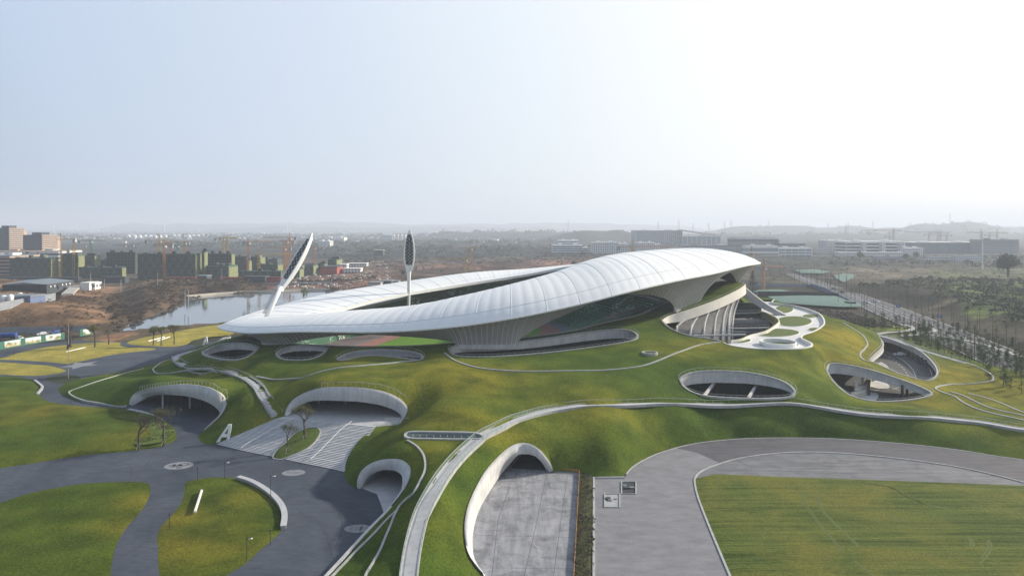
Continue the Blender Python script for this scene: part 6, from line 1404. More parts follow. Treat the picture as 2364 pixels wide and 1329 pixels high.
for a in [
 (140,537,640,98,163,578,'crane_yellow','tall yellow crane between the leftmost netted blocks'),(171,550,641,125,173,553,'crane_yellow','yellow crane just right of the tall leftmost one',800),(210,552,600,186,240,556,'crane_green','small green crane above the low netted block',950),(197,560,600,172,230,567,'crane_grey','grey distant crane left of the small green one',1300),
 (288,556,600,256,312,566,'crane_grey','grey crane standing alone over the dark frame building',1250),(368,540,600,340,398,556,'crane_yellow','yellow crane behind the tall orange one on the widest block',850),(379,552,641,350,400,566,'crane_orange','tall orange crane in front of the widest netted block',768),(393,556,600,374,400,562,'crane_orange','short orange crane right of the tall orange one',1000),(410,557,600,384,438,567,'crane_green','green crane over the right half of the widest block',980),(427,556,600,400,437,560,'crane_orange','orange crane with black counterweight over the widest block',1000),
 (516,547,595,498,545,551,'crane_yellow','left one of the paired yellow cranes',1050),(525,543,595,510,545,550,'crane_yellow','right one of the paired yellow cranes',1030),(573,550,641,564,628,559,'crane_orange','tall orange crane with cream counterweight left of the leaning mast',790),(598,575,642,576,672,589,'crane_yellow','orange luffing crane with long low jib near the leaning mast',760),
 (656,558,612,596,672,573,'crane_orange','orange crane closest to the leaning mast, lower one',900),(669,536,610,602,684,549,'crane_orange','highest orange crane beside the leaning mast',920),(662,550,608,640,680,557,'crane_orange','orange crane mast between the two near the leaning mast',960),(726,567,604,700,748,572,'crane_orange','orange crane right of the leaning mast',1100),
 (1075,583,634,997,1096,599,'crane_yellow','yellow crane with long jib right of the upright mast',840),(1087,556,634,1057,1112,574,'crane_orange','red brown crane behind the long jib yellow crane',900),(1461,552,590,1425,1560,571,'crane_orange','orange crane rising behind the crest of the roof',800),(1297,584,616,1278,1326,596,'crane_grey','short grey crane beyond the far rim of the roof',1100),
 (1763,597,672,1752,1806,617,'crane_orange','orange crane right of the roof tip, nearer one',640),(1735,568,625,1724,1760,588,'crane_orange','orange crane just above the roof tip',760),
 (2063,526,560,1995,2079,532,'crane_grey','faint crane above the white office complex',2300),(2054,540,560,2040,2068,546,'crane_grey','short faint crane beside the one above the white office',2400),(2145,535,562,2130,2166,542,'crane_grey','leftmost of the faint cranes above the dark block',2300),(2165,530,562,2098,2176,536,'crane_grey','second faint crane above the dark block',2500),(2171,529,562,2150,2188,537,'crane_grey','third faint crane above the dark block',2350),(2186,537,562,2170,2196,544,'crane_grey','fourth faint crane above the dark block',2300),
 (2265,528,556,2248,2330,537,'crane_grey','faint crane left of the grey slab near the right edge',2300),(2284,536,556,2270,2300,543,'crane_grey','low faint crane over the grey slab',2300),(2302,527,556,2240,2322,537,'crane_grey','faint crane over the right half of the grey slab',2400)]:
    crane(*a[:8], D=a[8] if len(a) > 8 else None)
# ---------------- pylons, masts, poles
def pylon(px, yt, yb, label, D=None, w_=7):
    D = D or CAMH*F/(yb-HY); s = D/F; zt = CAMH-(yt-HY)*s; r = empty('pylon', ((px-CX)*s, D, 0), 0, label, 'pylon', 'lattice pylons on the horizon'); th_ = s*.22
    mb = MB()
    for sx_, sy_ in ((-1,-1),(1,-1),(1,1),(-1,1)): mb.bar((sx_*w_,sy_*w_,0), (0,0,zt), th_, 3)
    mb.build('tower', M['steel'], r)
    for f_ in (.7, .82, .92): mb = MB(); mb.bar((-w_*1.1,0,zt*f_), (w_*1.1,0,zt*f_), th_, 3); mb.build('cross_arm', M['steel'], r)
rp_ = random.Random(4)
pylon(1953, 522, 556, 'pylon standing in front of the hills left of the white office complex', 2200, 5); pylon(2193, 491, 522, 'pylon on top of the highest hill at the right', 5200, 12)
for k, px in enumerate([1312,1520,1567,1600,1636,1673,1688,1775,1912,1958,2015,2102,2161,2278]): pylon(px, 505+rp_.uniform(0, 10), 0, 'faint pylon on the horizon right of centre', 4200+rp_.uniform(-600, 600), 7)
def pole(px, yt, yb, label, r_=.22, zb=0, cat='pole', arm=True, group='utility poles', mat='concrete_grey'):
    D = (CAMH-zb)*F/(yb-HY); s = D/F; h = (yb-yt)*s; r = empty('utility_pole', ((px-CX)*s, D, zb), 0, label, cat, group)
    mb = MB(); mb.bar((0,0,-1), (0,0,h), r_*1.2, 6, r_*.8); mb.build('shaft', M[mat], r)
    if arm: mb = MB(); mb.bar((-1,0,h-.8), (1,0,h-.8), .12, 4); mb.build('cross_arm', M[mat], r)
    return r
for k, (px, yt, yb, zb) in enumerate([(427,669,708,2),(435,668,712,2),(209,631,660,8),(279,645,672,8),(364,629,660,5),(241,644,664,8),(34,643,656,8),(512,620,648,3),(788,658,676,0),(801,657,677,0)]):
    pole(px, yt, yb, ['left one of the two poles standing in the lake shallows','right one of the two poles standing in the lake shallows','pole beside the cabins on the mound','pole on the scrub bank below the low netted block','pole on the bank below the widest netted block','short pole right of the cream cabin','pole behind the charcoal warehouse','pole before the dark half open block','left one of two poles right of the lake','right one of two poles right of the lake'][k], .25, zb)
pole(2268, 535, 621, 'tall white telecom mast in the fields near the right edge', .8, 0, 'telecom mast', False, 'telecom masts', 'white')
# ---------------- tanks and far city
tk = MB(); rr = [[(R*math.cos(a), R*math.sin(a), z) for a in np.linspace(0, 2*PI, 13)[:-1]] for R, z in ((11,0),(11,10),(9,14),(5,17),(.5,18))]; tk.grid(rr, True); t0 = tk.build('storage_tank', M['white_f'], smooth=True)
tanks = [(297,549),(311,549),(323,549.5),(335,549),(347,549),(358,549.5),(370,549),(382,548.5),(402,548.5),(413,548.5),(424,548.5),(436,548.5),(446,548),(457,548),(469,548),(482,548)]
for k, (px, y) in enumerate(tanks):
    D = CAMH*F/(y-HY); o = t0 if k == 0 else t0.copy()
    if k: COL.objects.link(o)
    o.location = ((px-CX)*D/F, D, 0); tag(o, 'white domed storage tank in the long row at the far left', 'storage tank', 'row of white storage tanks')
protos = []
for nm, mt in (('white_f', 'white_f'), ('white_grid', 'white_grid'), ('glass_blue', 'glass_blue'), ('grey_grid', 'grey_grid'), ('pale_wall', 'pale_wall')):
    mb = MB(); mb.box(-.5,.5,0,.8,0,.9); mb.box(-.48,.48,.1,.7,.9,.96); mb.box(-.1,.15,.2,.4,.96,1.05); o = mb.build('city_building', M[mt]); protos.append(o); o.location = (0, 3000, -300)
rc = random.Random(12); nC = 0; used = [False]*5
def city(px, y, w_, h_, k, lb, gp):
    global nC
    D = CAMH*F/(y-HY); o = protos[k]
    if used[k]: o = protos[k].copy(); COL.objects.link(o)
    used[k] = True; o.location = ((px-CX)*D/F, D, -.5); o.scale = (w_, w_*.7, h_); o.rotation_euler = (0, 0, rc.uniform(-.5, .5)); tag(o, lb, 'building', gp); nC += 1
for i in range(290):
    u = rc.random(); 
    if u < .55: px = rc.uniform(60, 1250); y = 526.5+rc.random()**1.6*17; gp = 'pale buildings of the far city left of centre'; lb = 'tiny pale block among the far city buildings left of centre'
    elif u < .72: px = rc.uniform(760, 1460); y = 545+rc.random()*16; gp = 'low villages beyond the red earth'; lb = 'low pale village house beyond the red earth site'
    elif u < .92: px = rc.uniform(1520, 2420); y = 529+rc.random()*16; gp = 'pale buildings below the right hand hills'; lb = 'tiny pale block below the hills at the right'
    else: px = rc.uniform(180, 700); y = 548+rc.random()*16; gp = 'low sheds behind the cranes'; lb = 'low pale shed beyond the tower cranes at the left'
    far = y < 536; s = CAMH/(y-HY)
    w_ = s*rc.choice([3, 4, 6, 9, 14]); h_ = s*rc.choice([1.5, 2, 2.5, 4, 6 if far else 2.5]); w_ = min(w_, 170); h_ = min(h_, 120)
    city(px, y, w_, max(h_, 5), rc.choice([0, 0, 1, 1, 2, 3, 4]), lb, gp)
for k, (px, yt) in enumerate([(121,519),(211,516),(378,510),(662,519),(668,519),(206,516),(1310,516)]):
    D = 8000; s = D/F; h = CAMH-(yt-HY)*s; mb = MB(); mb.box(-s*1.3, s*1.3, 0, s*2, 0, h); mb.box(-s*.9, s*.9, .2, s*1.8, h, h+6); tag(mb.build('tower_block', M['white_f'], loc=((px-CX)*s, D, 0)), 'slim tower block rising faintly above the far city', 'tower block', 'towers on the far skyline')

# the city beyond, too many small blocks to count
rc2 = random.Random(77); mbs = {k: MB() for k in ('white_f', 'grey_grid', 'glass_blue', 'pale_wall')}
for i in range(3600):
    t = rc2.random(); px = rc2.uniform(-60, 1300) if t < .6 else rc2.uniform(1250, 2460)
    y = 527+rc2.random()**1.4*(26 if t < .6 else 20); s = CAMH/(y-HY); D = s*F; cl = vnoise(np.array([px/60.]), np.array([y/5.]), 5)[0]
    if cl < .42: continue
    w_ = min(s*rc2.uniform(1.2, 5), 90); h_ = min(s*rc2.choice([.8, 1.2, 1.6, 2.4, 3.5]), 75); x = (px-CX)*s; d_ = w_*.6
    mbs[rc2.choice(['white_f', 'white_f', 'grey_grid', 'glass_blue', 'pale_wall'])].box(x-w_/2, x+w_/2, D, D+d_, -2, max(h_, 5))
for k, m_ in mbs.items(): tag(m_.build('far_city', M[k]), kind='stuff')
# ============================================================ trees and small things
M['bark'] = rough_mat('tree_bark', (.055,.045,.038), (.10,.085,.07), 2, .9, .4, .05)
M['leaf'] = rough_mat('tree_foliage', (.035,.055,.018), (.075,.095,.03), 1.5, .8, 0); M['leaf_olive'] = rough_mat('olive_foliage', (.07,.08,.025), (.12,.12,.04), 1.5, .8, 0)
M['leaf_sap'] = rough_mat('sapling_foliage', (.05,.075,.025), (.09,.12,.04), .8, .85, 0); M['leaf_dark'] = rough_mat('dark_foliage', (.018,.030,.014), (.045,.060,.028), .8, .85, 0); M['shrub'] = rough_mat('bare_shrub', (.045,.035,.028), (.085,.065,.05), .8, .9, 0)
def leaves(mb, rr, pts, n, s, spread):
    for i in range(n):
        c = rr.choice(pts); p = Vector(c)+Vector((rr.gauss(0, spread), rr.gauss(0, spread), rr.gauss(0, spread*.8)))
        a = Vector((rr.uniform(-1,1), rr.uniform(-1,1), rr.uniform(-1,1))).normalized(); b_ = a.orthogonal().normalized()*s*rr.uniform(.6,1.3); a = a*s*rr.uniform(.6,1.3)
        mb.add([p-a, p+b_*.6, p+a, p-b_*.6], [(0,1,2,3)])
def grow(mb, rr, p, d, L, r_, lev, tips, mids, nb=(3, 4), spread=.75, up_z=.42):
    q = p+d*L; mb.bar(p, q, r_, 5 if lev > 2 else 3, r_*.62)
    if lev == 0: tips.append(q); return
    mids.append(q)
    for k in range(rr.randint(*nb)):
        a = Vector((rr.uniform(-1,1), rr.uniform(-1,1), rr.uniform(-.2,.9))).normalized(); dd = (d*(1-spread*.5)+a*spread).normalized(); dd.z = abs(dd.z)*.9+up_z; dd.normalize()
        t = rr.uniform(.55, 1.0); grow(mb, rr, p+d*L*t, dd, L*rr.uniform(.55,.8), r_*.55*rr.uniform(.8,1), lev-1, tips, mids, nb, spread, up_z)
def tree(loc, h, seed, label, leaf=None, nl=0, ls=.16, lev=4, trunk=.24, r0=None, group=None, rot=0, name='tree', sprd=.75, gs=.35, wide=1.0):
    rr = random.Random(seed); r = empty(name, loc, rot, label, 'tree', group); tb = MB(); tips = []; mids = []; r0 = r0 or h*.02
    tb.bar((0,0,-.3), (0,0,h*trunk), r0*1.2, 8, r0*.9); grow(tb, rr, Vector((0,0,h*trunk)), Vector((rr.uniform(-.08,.08),rr.uniform(-.08,.08),1)).normalized(), h*(.22 if sprd > .9 else .30), r0*.85, lev-1, tips, mids, (3,4), sprd, .15 if sprd > .9 else .42)
    zt = max(t.z for t in tips); k = h/zt; kw = max(1.0, (k-1)*.8+1)*1.15*wide; tb.v = [(x*(kw if z > h*trunk else 1), y*(kw if z > h*trunk else 1), h*trunk+(z-h*trunk)*(h-h*trunk)/(zt-h*trunk) if z > h*trunk else z) for x, y, z in tb.v]
    tb.build('trunk', M['bark'], r)
    if leaf and nl: mb = MB(); leaves(mb, rr, [(t.x*kw*rr.uniform(.7,1), t.y*kw, h*trunk+(t.z-h*trunk)*(h-h*trunk)/(zt-h*trunk)) for t in tips+mids[len(mids)//3:]], nl, ls, h*.03+gs*.4); mb.build('crown', M[leaf], r)
    return r
def stakes(r, R=1.0, h=1.5):
    for k in range(3):
        a = k*2.1+.4; mb = MB(); mb.bar((R*math.cos(a), R*math.sin(a), 0), (0,0,h), .04, 3); mb.build('stake', M['pale_wall'], r)
TR = [((320,1036),9.0,'bare tree left of the path in the front bed',None,0,11),((378,1026),10.2,'tree with thin green crown in the front bed beside the low arch','leaf_olive',420,12)]
for (px, py), h, lb, lf, nl, sd_ in TR:
    q = W(px, py, .5); stakes(tree(q, h, sd_, lb, lf, nl, .16, 6, .2, h*.026, wide=1.5))
for px, py, h, lb, sd_, nl in [(664,1043,7.6,'small tree with light green buds on the lower end of the stair island',13,260),(703,1012,8.8,'taller dark tree on the upper end of the stair island',14,420)]:
    q = onstair(px, py, .5); stakes(tree(q, h, sd_, lb, 'leaf' if sd_ == 13 else 'leaf_olive', nl*2, .12, 6, .25, h*.024, wide=1.6))
for px, py, h, lb, sd_, nl in [(156,806,13.5,'tall bare tree on the yellow lawn, in front of its twin',15,0),(163,802,11.5,'bare tree right behind the tall one on the yellow lawn',16,0),(219,801,10.5,'tree with brown leaves on the yellow lawn, nearest the path',17,260),(251,795,8.5,'small bare tree on the right end of the yellow lawn',18,0),(354,796,9.2,'left of three staked trees on the dry lawn by the lake',19,220),(372,797,8.8,'middle of three staked trees on the dry lawn by the lake',20,220),(402,794,9.6,'right of three staked trees on the dry lawn by the lake',21,240)]:
    stakes(tree(W(px, py, .3), h, sd_, lb, 'leaf_olive' if nl else None, nl*2, .3, 5, .28, h*.024, wide=1.6), 1.6, 2.5)
tree(W(700,712,0), 15, 22, 'bushy bare tree beyond the roof at the lake edge', 'leaf_olive', 150, .5, 4, .15)
q = W(2327, 640, 0); tree((q[0], q[1], .5), 22, 23, 'big solitary dark tree in the fields at the right edge', 'leaf_dark', 7500, 1.2, 5, .08, 1.1, None, 0, 'big_tree', .95, 5.5)
def spire(loc, h, seed, label, nl=900, mat='bark'):
    rr = random.Random(seed); r = empty('conifer', loc, 0, label, 'tree'); mb = MB(); mb.bar((0,0,0), (0,0,h), .35, 6, .06); 
    for i in range(nl//6):
        z = h*rr.uniform(.18, .98); a = rr.uniform(0, 2*PI); L = (1-z/h)*h*.28+.5; e = Vector((math.cos(a)*L, math.sin(a)*L, z+L*.25)); mb.bar((0,0,z), e, .09, 3, .03)
        for k in range(3): p = Vector((0,0,z)).lerp(e, rr.uniform(.4,1)); mb.bar(p, p+Vector((rr.uniform(-1,1),rr.uniform(-1,1),rr.uniform(.0,1.2))), .05, 3, .02)
    mb.build('trunk', M[mat], r); return r
q = W(1738, 684, 0); spire((q[0], q[1], 0), 22, 31, 'dark leafless spire shaped tree behind the roof tip', 1400, 'shrub')
# sapling rows on the right lawn: one of three kinds, copied
def sapling(seed, h, name='young_tree'):
    rr = random.Random(seed); r = empty(name, (0, 0, -200)); mb = MB(); mb.bar((0,0,0), (0,0,h), .10, 5, .03); pts = []
    for i in range(34):
        z = h*rr.uniform(.22, .97); a = rr.uniform(0, 2*PI); L = (1-(z/h))*h*.22+.35; e = Vector((math.cos(a)*L, math.sin(a)*L, z+L*.5)); mb.bar((0,0,z), e, .035, 3, .015); pts += [tuple(e), tuple(Vector((0,0,z)).lerp(e, .6))]
    for k in range(3): a = k*2.1; mb.bar((1.1*math.cos(a), 1.1*math.sin(a), 0), (0,0,1.9), .04, 3)
    mb.build('trunk', M['bark'], r); mb = MB(); leaves(mb, rr, pts, 300, .19, .30); mb.build('crown', M['leaf_sap'], r); return r
sap = [sapling(41, 6.2), sapling(42, 7.2), sapling(43, 5.5)]; rs_ = random.Random(5); usedp = [0]*3
rows_ = [([(2075,800),(2140,822),(2200,842),(2262,862),(2310,880)],13),([(2090,790),(2160,812),(2230,836),(2300,862),(2364,890)],16),([(2110,784),(2180,805),(2250,828),(2320,855),(2380,880)],17),([(2140,776),(2210,795),(2290,822),(2364,852),(2420,876)],17),([(1990,762),(2040,761),(2090,763),(2120,768)],9),([(1985,756),(2050,752),(2110,756),(2160,768)],11),([(2000,748),(2070,744),(2140,750),(2180,762)],11),([(2180,772),(2250,790),(2330,818),(2400,846)],14),([(2200,765),(2280,788),(2364,815),(2420,836)],14),([(2290,900),(2330,912),(2364,925)],4),([(2335,885),(2364,895),(2400,910)],4),([(2120,772),(2155,775),(2170,770)],4),([(2350,870),(2400,890)],3)]
for L, n in rows_:
    n = int(n*1.35); P = resample(catmull([W(a, b, 0) for a, b in L], 5), 1.0); 
    for i in range(n):
        p = P[int((i+.3*rs_.random())*(len(P)-1)/n)]; x = p[0]+rs_.uniform(-1.6,1.6); y = p[1]+rs_.uniform(-1.6,1.6); k = rs_.randrange(3); zz_ = float(hz(x, y)[0]) if in_poly(np.array([x]), np.array([y]), BND)[0] else -.4
        src = sap[k]; s = rs_.uniform(.7, 1.2); s = (s*.85, s*.85, s)
        if usedp[k]: o = copy_tree(src, None, (x, y, zz_), rs_.uniform(0, 6), None, s)
        else: o = src; o.location = (x, y, zz_); o.scale = s
        usedp[k] = 1; tag(o, 'staked young tree with sparse dark leaves on the right hand lawn', 'tree', 'young trees planted in rows on the right hand lawn')
# bare street trees as slim verticals along the road
def street(seed, h):
    rr = random.Random(seed); r = empty('street_tree', (0,0,-200)); mb = MB(); mb.bar((0,0,0), (0,0,h), .17, 5, .06)
    for i in range(16): z = h*rr.uniform(.45,.97); a = rr.uniform(0, 2*PI); L = rr.uniform(.5,1.3); mb.bar((0,0,z), (math.cos(a)*L, math.sin(a)*L, z+L*1.2), .05, 3, .02)
    mb.build('trunk', M['shrub'], r); return r
stt = [street(51, 15), street(52, 13)]; up_ = [0, 0]
for L, n in [([(1880,650),(1960,677),(2070,704),(2150,733),(2250,770),(2364,812)],24),([(1828,648),(1900,676),(1990,716),(2070,752),(2160,792),(2260,838),(2364,880)],26),([(1905,650),(2000,676),(2090,700),(2200,738),(2320,785),(2400,815)],18),([(1800,630),(1860,655),(1910,690),(1960,716),(2030,748)],14)]:
    P = resample(catmull([W(a, b, 0) for a, b in L], 5), 2.0)
    for i in range(n):
        p = P[int(i*(len(P)-1)/n)]; k = i % 2; s = rs_.uniform(.8, 1.15); loc = (p[0]+rs_.uniform(-1,1), p[1]+rs_.uniform(-1,1), -.5)
        if up_[k]: o = copy_tree(stt[k], None, loc, rs_.uniform(0, 6), None, s)
        else: o = stt[k]; o.location = loc; o.scale = (s, s, s)
        up_[k] = 1; tag(o, 'slim leafless street tree beside the road at the right', 'tree', 'leafless street trees along the road')
# scrub and tree belts that read as one mass
def scrub(label_name, polys, n, smin, smax, mat, seed, zoff=0, zf=None, k_=26):
    rr = random.Random(seed); V = []; Fc = []
    for poly in polys:
        P = wpoly(poly); x0 = min(p[0] for p in P); x1 = max(p[0] for p in P); y0 = min(p[1] for p in P); y1 = max(p[1] for p in P); c = 0; t = 0
        while c < n and t < n*20:
            t += 1; x = rr.uniform(x0, x1); y = rr.uniform(y0, y1)
            if not in_poly(np.array([x]), np.array([y]), P)[0]: continue
            c += 1; s = rr.uniform(smin, smax); z = zf(x, y) if zf else zoff
            for q in range(k_):
                a = rr.uniform(0, 2*PI); rad = s*rr.random()**.5; hh = s*.75*rr.random()*(1-(rad/s)**2)+.1
                px_, py_, pz_ = x+rad*math.cos(a), y+rad*math.sin(a), z+hh; e = s*.28*rr.uniform(.5, 1.2); u = Vector((rr.uniform(-1,1), rr.uniform(-1,1), rr.uniform(-1,1))).normalized()*e; v2 = u.orthogonal().normalized()*e
                m = len(V); V += [(px_-u.x, py_-u.y, pz_-u.z), (px_+v2.x, py_+v2.y, pz_+v2.z), (px_+u.x, py_+u.y, pz_+u.z), (px_-v2.x, py_-v2.y, pz_-v2.z)]; Fc.append((m, m+1, m+2, m+3))
    me = bpy.data.meshes.new(label_name); me.from_pydata(V, [], Fc); me.materials.append(M[mat]); o = bpy.data.objects.new(label_name, me); COL.objects.link(o); tag(o, kind='stuff'); return o
_gz = zz.reshape(nD, nX)
def gz(x, y):
    j = int(np.clip(np.searchsorted(Dv, y)-1, 0, nD-2)); i = int(np.clip(np.searchsorted(GXX[j], x)-1, 0, nX-2)); return float(_gz[j, i])
scrub('scrub', [[(262,766),(330,742),(400,712),(430,690),(600,675),(620,662),(560,655),(400,655),(300,660),(250,690)]], 700, .8, 2.6, 'shrub', 61, 0, gz)
scrub('scrub', [[(0,764),(150,760),(260,756),(300,730),(250,670),(150,690),(0,720)]], 160, .5, 1.4, 'shrub', 62, 0, gz)
scrub('hedge_shrubs', [[(1790,720),(1850,722),(1960,744),(2010,752),(2060,755),(2010,738),(1960,722),(1870,712)]], 420, 1.2, 2.6, 'shrub', 63, 0, gz)
scrub('scrub', [[(1960,668),(2100,680),(2260,730),(2364,775),(2500,800),(2500,700),(2364,655),(2150,650)]], 520, 1.5, 4.5, 'leaf_dark', 64, 0, gz)
scrub('scrub', [[(2150,690),(2364,680),(2420,735),(2240,720)]], 160, 1.5, 4, 'leaf', 65, 0, gz)
scrub('tree_belt', [[(700,572),(1450,566),(1450,576),(700,584)]], 170, 7, 15, 'leaf_dark', 66, 0, gz, 18)
scrub('tree_belt', [[(300,562),(1250,556),(1300,562),(300,574)]], 220, 9, 20, 'leaf_dark', 67, 0, gz, 16)
scrub('tree_belt', [[(1290,541),(1490,541),(1480,549),(1300,549)]], 200, 18, 34, 'leaf_dark', 68, 0, gz, 14)
scrub('tree_belt', [[(1900,594),(2500,590),(2500,618),(1920,612)]], 200, 3, 8, 'leaf_dark', 69, 0, gz, 20)
scrub('tree_belt', [[(0,545),(1300,541),(1300,547),(0,552)]], 260, 14, 30, 'leaf_dark', 70, 0, gz, 14)
scrub('tree_belt', [[(1500,540),(2500,538),(2500,548),(1500,552)]], 240, 14, 32, 'leaf_dark', 71, 0, gz, 14)
scrub('scrub', [[(820,600),(1440,596),(1440,606),(1100,622),(900,640),(780,660)]], 520, .8, 2.6, 'shrub', 76, 0, gz, 18)
scrub('scrub', [[(700,584),(1500,576),(1500,596),(800,604)]], 420, 1.5, 5, 'leaf_dark', 77, 0, gz, 16)
scrub('scrub', [[(1720,596),(2000,600),(2364,606),(2364,650),(2100,645),(1900,640),(1760,650)]], 420, .8, 3, 'shrub', 78, 0, gz, 16)
scrub('roadside_shrubs', [[(550,653),(870,650),(870,645),(550,648)],[(735,676),(960,676),(960,668),(735,664)]], 60, 2, 4, 'shrub', 72, 0, gz)
scrub('weeds', [[(1340,1094),(1369,1106),(1369,1600),(1312,1600),(1326,1329)]], 170, .25, .6, 'shrub', 73, .5, None, 16); scrub('weeds', [[(1340,1094),(1369,1106),(1369,1600),(1312,1600),(1326,1329)]], 170, .2, .55, 'leaf', 74, .5, None, 16)
scrub('low_shrubs', [[(314,1028),(322,965),(372,978),(404,1002),(392,1018),(350,1030)]], 130, .3, .7, 'leaf_olive', 75, 1.0, None, 20)
for px, py, h, lb, sd_ in [(1325,620,9,'dark round tree in the fields, left of the far roof rim',81),(2090,606,13,'dark tree beside the low sheds at the right',82),(1985,602,14,'hazy round tree in front of the white office',83),(2115,600,12,'hazy tree right of the white office',84),(932,640,6,'round bush in the red earth right of the upright mast',85)]:
    tree(W(px, py, 0), h, sd_, lb, 'leaf_dark', 1300, h*.06, 4, .15, None, None, 0, 'tree', .95, h*.22)

# ============================================================ street furniture, signs and markings near the camera
def lamp(px, yb, h, label):
    q = W(px, yb, 0); r = empty('street_lamp', q, 0, label, 'street lamp', 'slim street lamps on the plaza'); mb = MB(); mb.bar((0,0,0), (0,0,h), .07, 6, .045); mb.build('pole', M['dark_steel'], r)
    mb = MB(); mb.box(-.1,.75,-.07,.07,h-.05,h+.03); mb.build('arm', M['dark_steel'], r); mb = MB(); mb.box(.35,.95,-.2,.2,h-.13,h-.05); mb.build('lamp_head', M['white'], r)
lamp(519, 1105, 3.9, 'slim street lamp at the top of the lower grass island'); lamp(625, 1167, 6.3, 'taller street lamp behind the curved white bench'); lamp(570, 1291, 3.8, 'slim street lamp on the lower part of the grass island')
q = W(158, 873, .3); r = empty('mast_light', q, 0, 'tall slim light mast with speaker cluster on the small oval bed', 'light mast'); mb = MB(); mb.bar((0,0,0), (0,0,21), .12, 6, .06); mb.build('pole', M['steel'], r)
for k, z in enumerate((11.2, 12, 12.6)):
    mb = MB(); mb.box(-.5+.3*k,.1+.3*k,-.25,.25,z,z+.55); mb.build('light_box', M['dark_steel'], r)
for px, yb in [(456,1107),(391,1219),(624,1258),(164,938),(32,823)]:
    q = W(px, yb, 0); mb = MB(); mb.bar((0,0,0), (0,0,2.6), .06, 5); mb.box(-.1,.1,-.1,.1,2.6,2.9); tag(mb.build('marker_post', M['dark_steel'], loc=q), 'thin dark marker post at a lawn edge of the plaza', 'post', 'thin marker posts along the lawns')
# curved white bench, strip seats
def bench(pts, label, h=.75, wd=1.0, mat='concrete', name='curved_bench', z=0):
    P = [tuple(p) for p in resample(catmull([W(a, b, z) for a, b in pts], 6), .8)]; r = empty(name, (0,0,0), 0, label, 'bench'); mb = MB(); sweep(mb, P, [(-wd/2+.12, -.2), (wd/2-.12, -.2), (wd/2-.12, h-.18), (-wd/2+.12, h-.18)]); mb.build('base', M['concrete_grey'], r); mb = MB(); sweep(mb, P, [(-wd/2, h-.18), (wd/2, h-.18), (wd/2, h), (-wd/2, h)]); mb.build('seat', M[mat], r)
M['bench_white'] = rough_mat('white_bench_concrete', (.38,.39,.41), (.46,.46,.47), .6, .6, 0)
bench([(550,1106),(578,1115),(606,1130),(632,1150),(650,1172),(657,1195),(654,1222)], 'long curved white bench wall around the lower grass island', .8, 1.15, 'bench_white')
bench([(80,880),(90,888),(98,896),(92,905),(86,912)], 'white chevron shaped bench at the tip of the big left lawn', .7, .8, 'bench_white'); bench([(297,948),(330,955),(358,965),(378,978),(388,989)], 'curved pale bench along the front bed by the low arch', .7, .9, 'bench_white')
def strip(a, b_, label, z, wd=.35): 
    P = [W(*a, z), W(*b_, z)]; mb = MB(); mb.bar(P[0], P[1], wd, 4); r = tag(mb.build('light_strip', M['white']), label, 'light strip')
strip((466,1131,), (450,1181), 'straight white bar lying on the lower grass island', .75, .28); strip((152,812), (199,801), 'straight white bar lying on the yellow lawn', .5, .3)
strip((342,787), (380,777), 'upper pale bar on the dry lawn between the three trees', .5, .3); strip((362,787), (392,777), 'lower pale bar on the dry lawn between the three trees', .5, .3)
# letters A
def letterA(loc, h, rz, tilt, label):
    """freestanding letter A with real thickness"""
    o2 = empty('letter_sign', loc, rz, label, 'sign'); t = .45; w_ = h*.74; st = h*.17
    L = [(-w_/2,0),(-w_/2+st*1.25,0),(-st*.05-w_*.22,h*.27),(w_*.22+st*.05,h*.27),(w_/2-st*1.25,0),(w_/2,0),(st*.62,h),(-st*.62,h)]
    hole = [(-w_*.13,h*.42),(w_*.13,h*.42),(0,h*.78)]
    ti = math.tan(tilt); mb = MB()
    v, f = cdt([L], holes=[hole]); n = len(v)
    P3 = lambda x, z, y: (x+z*ti, y, z)
    vs = [P3(a, b_, -t/2) for a, b_ in v]+[P3(a, b_, t/2) for a, b_ in v]; fs = [tuple(q) for q in f.tolist()]+[tuple(x+n for x in q[::-1]) for q in f.tolist()]; mb.add(vs, fs)
    for lp in (L, hole):
        m = len(lp)
        for i in range(m):
            a, b_ = lp[i], lp[(i+1) % m]; mb.add([P3(*a, -t/2), P3(*b_, -t/2), P3(*b_, t/2), P3(*a, t/2)], [(0,1,2,3)])
    mb.build('letter', M['white'], o2); mb = MB(); mb.box(-w_*.5, w_*.5, -.25, .25, -.5, .02); mb.build('footing', M['concrete_grey'], o2)
q = onhill(516, 1018); letterA((q[0]-.2, q[1], q[2]-.15), 4.5, math.radians(12), .38, 'big white letter A leaning right on the grass beside the wide stairs')
q = W(474, 797, .2); letterA((q[0], q[1], q[2]), 4.4, math.radians(-15), .1, 'big white letter A on the small dark bed above the left walkway')
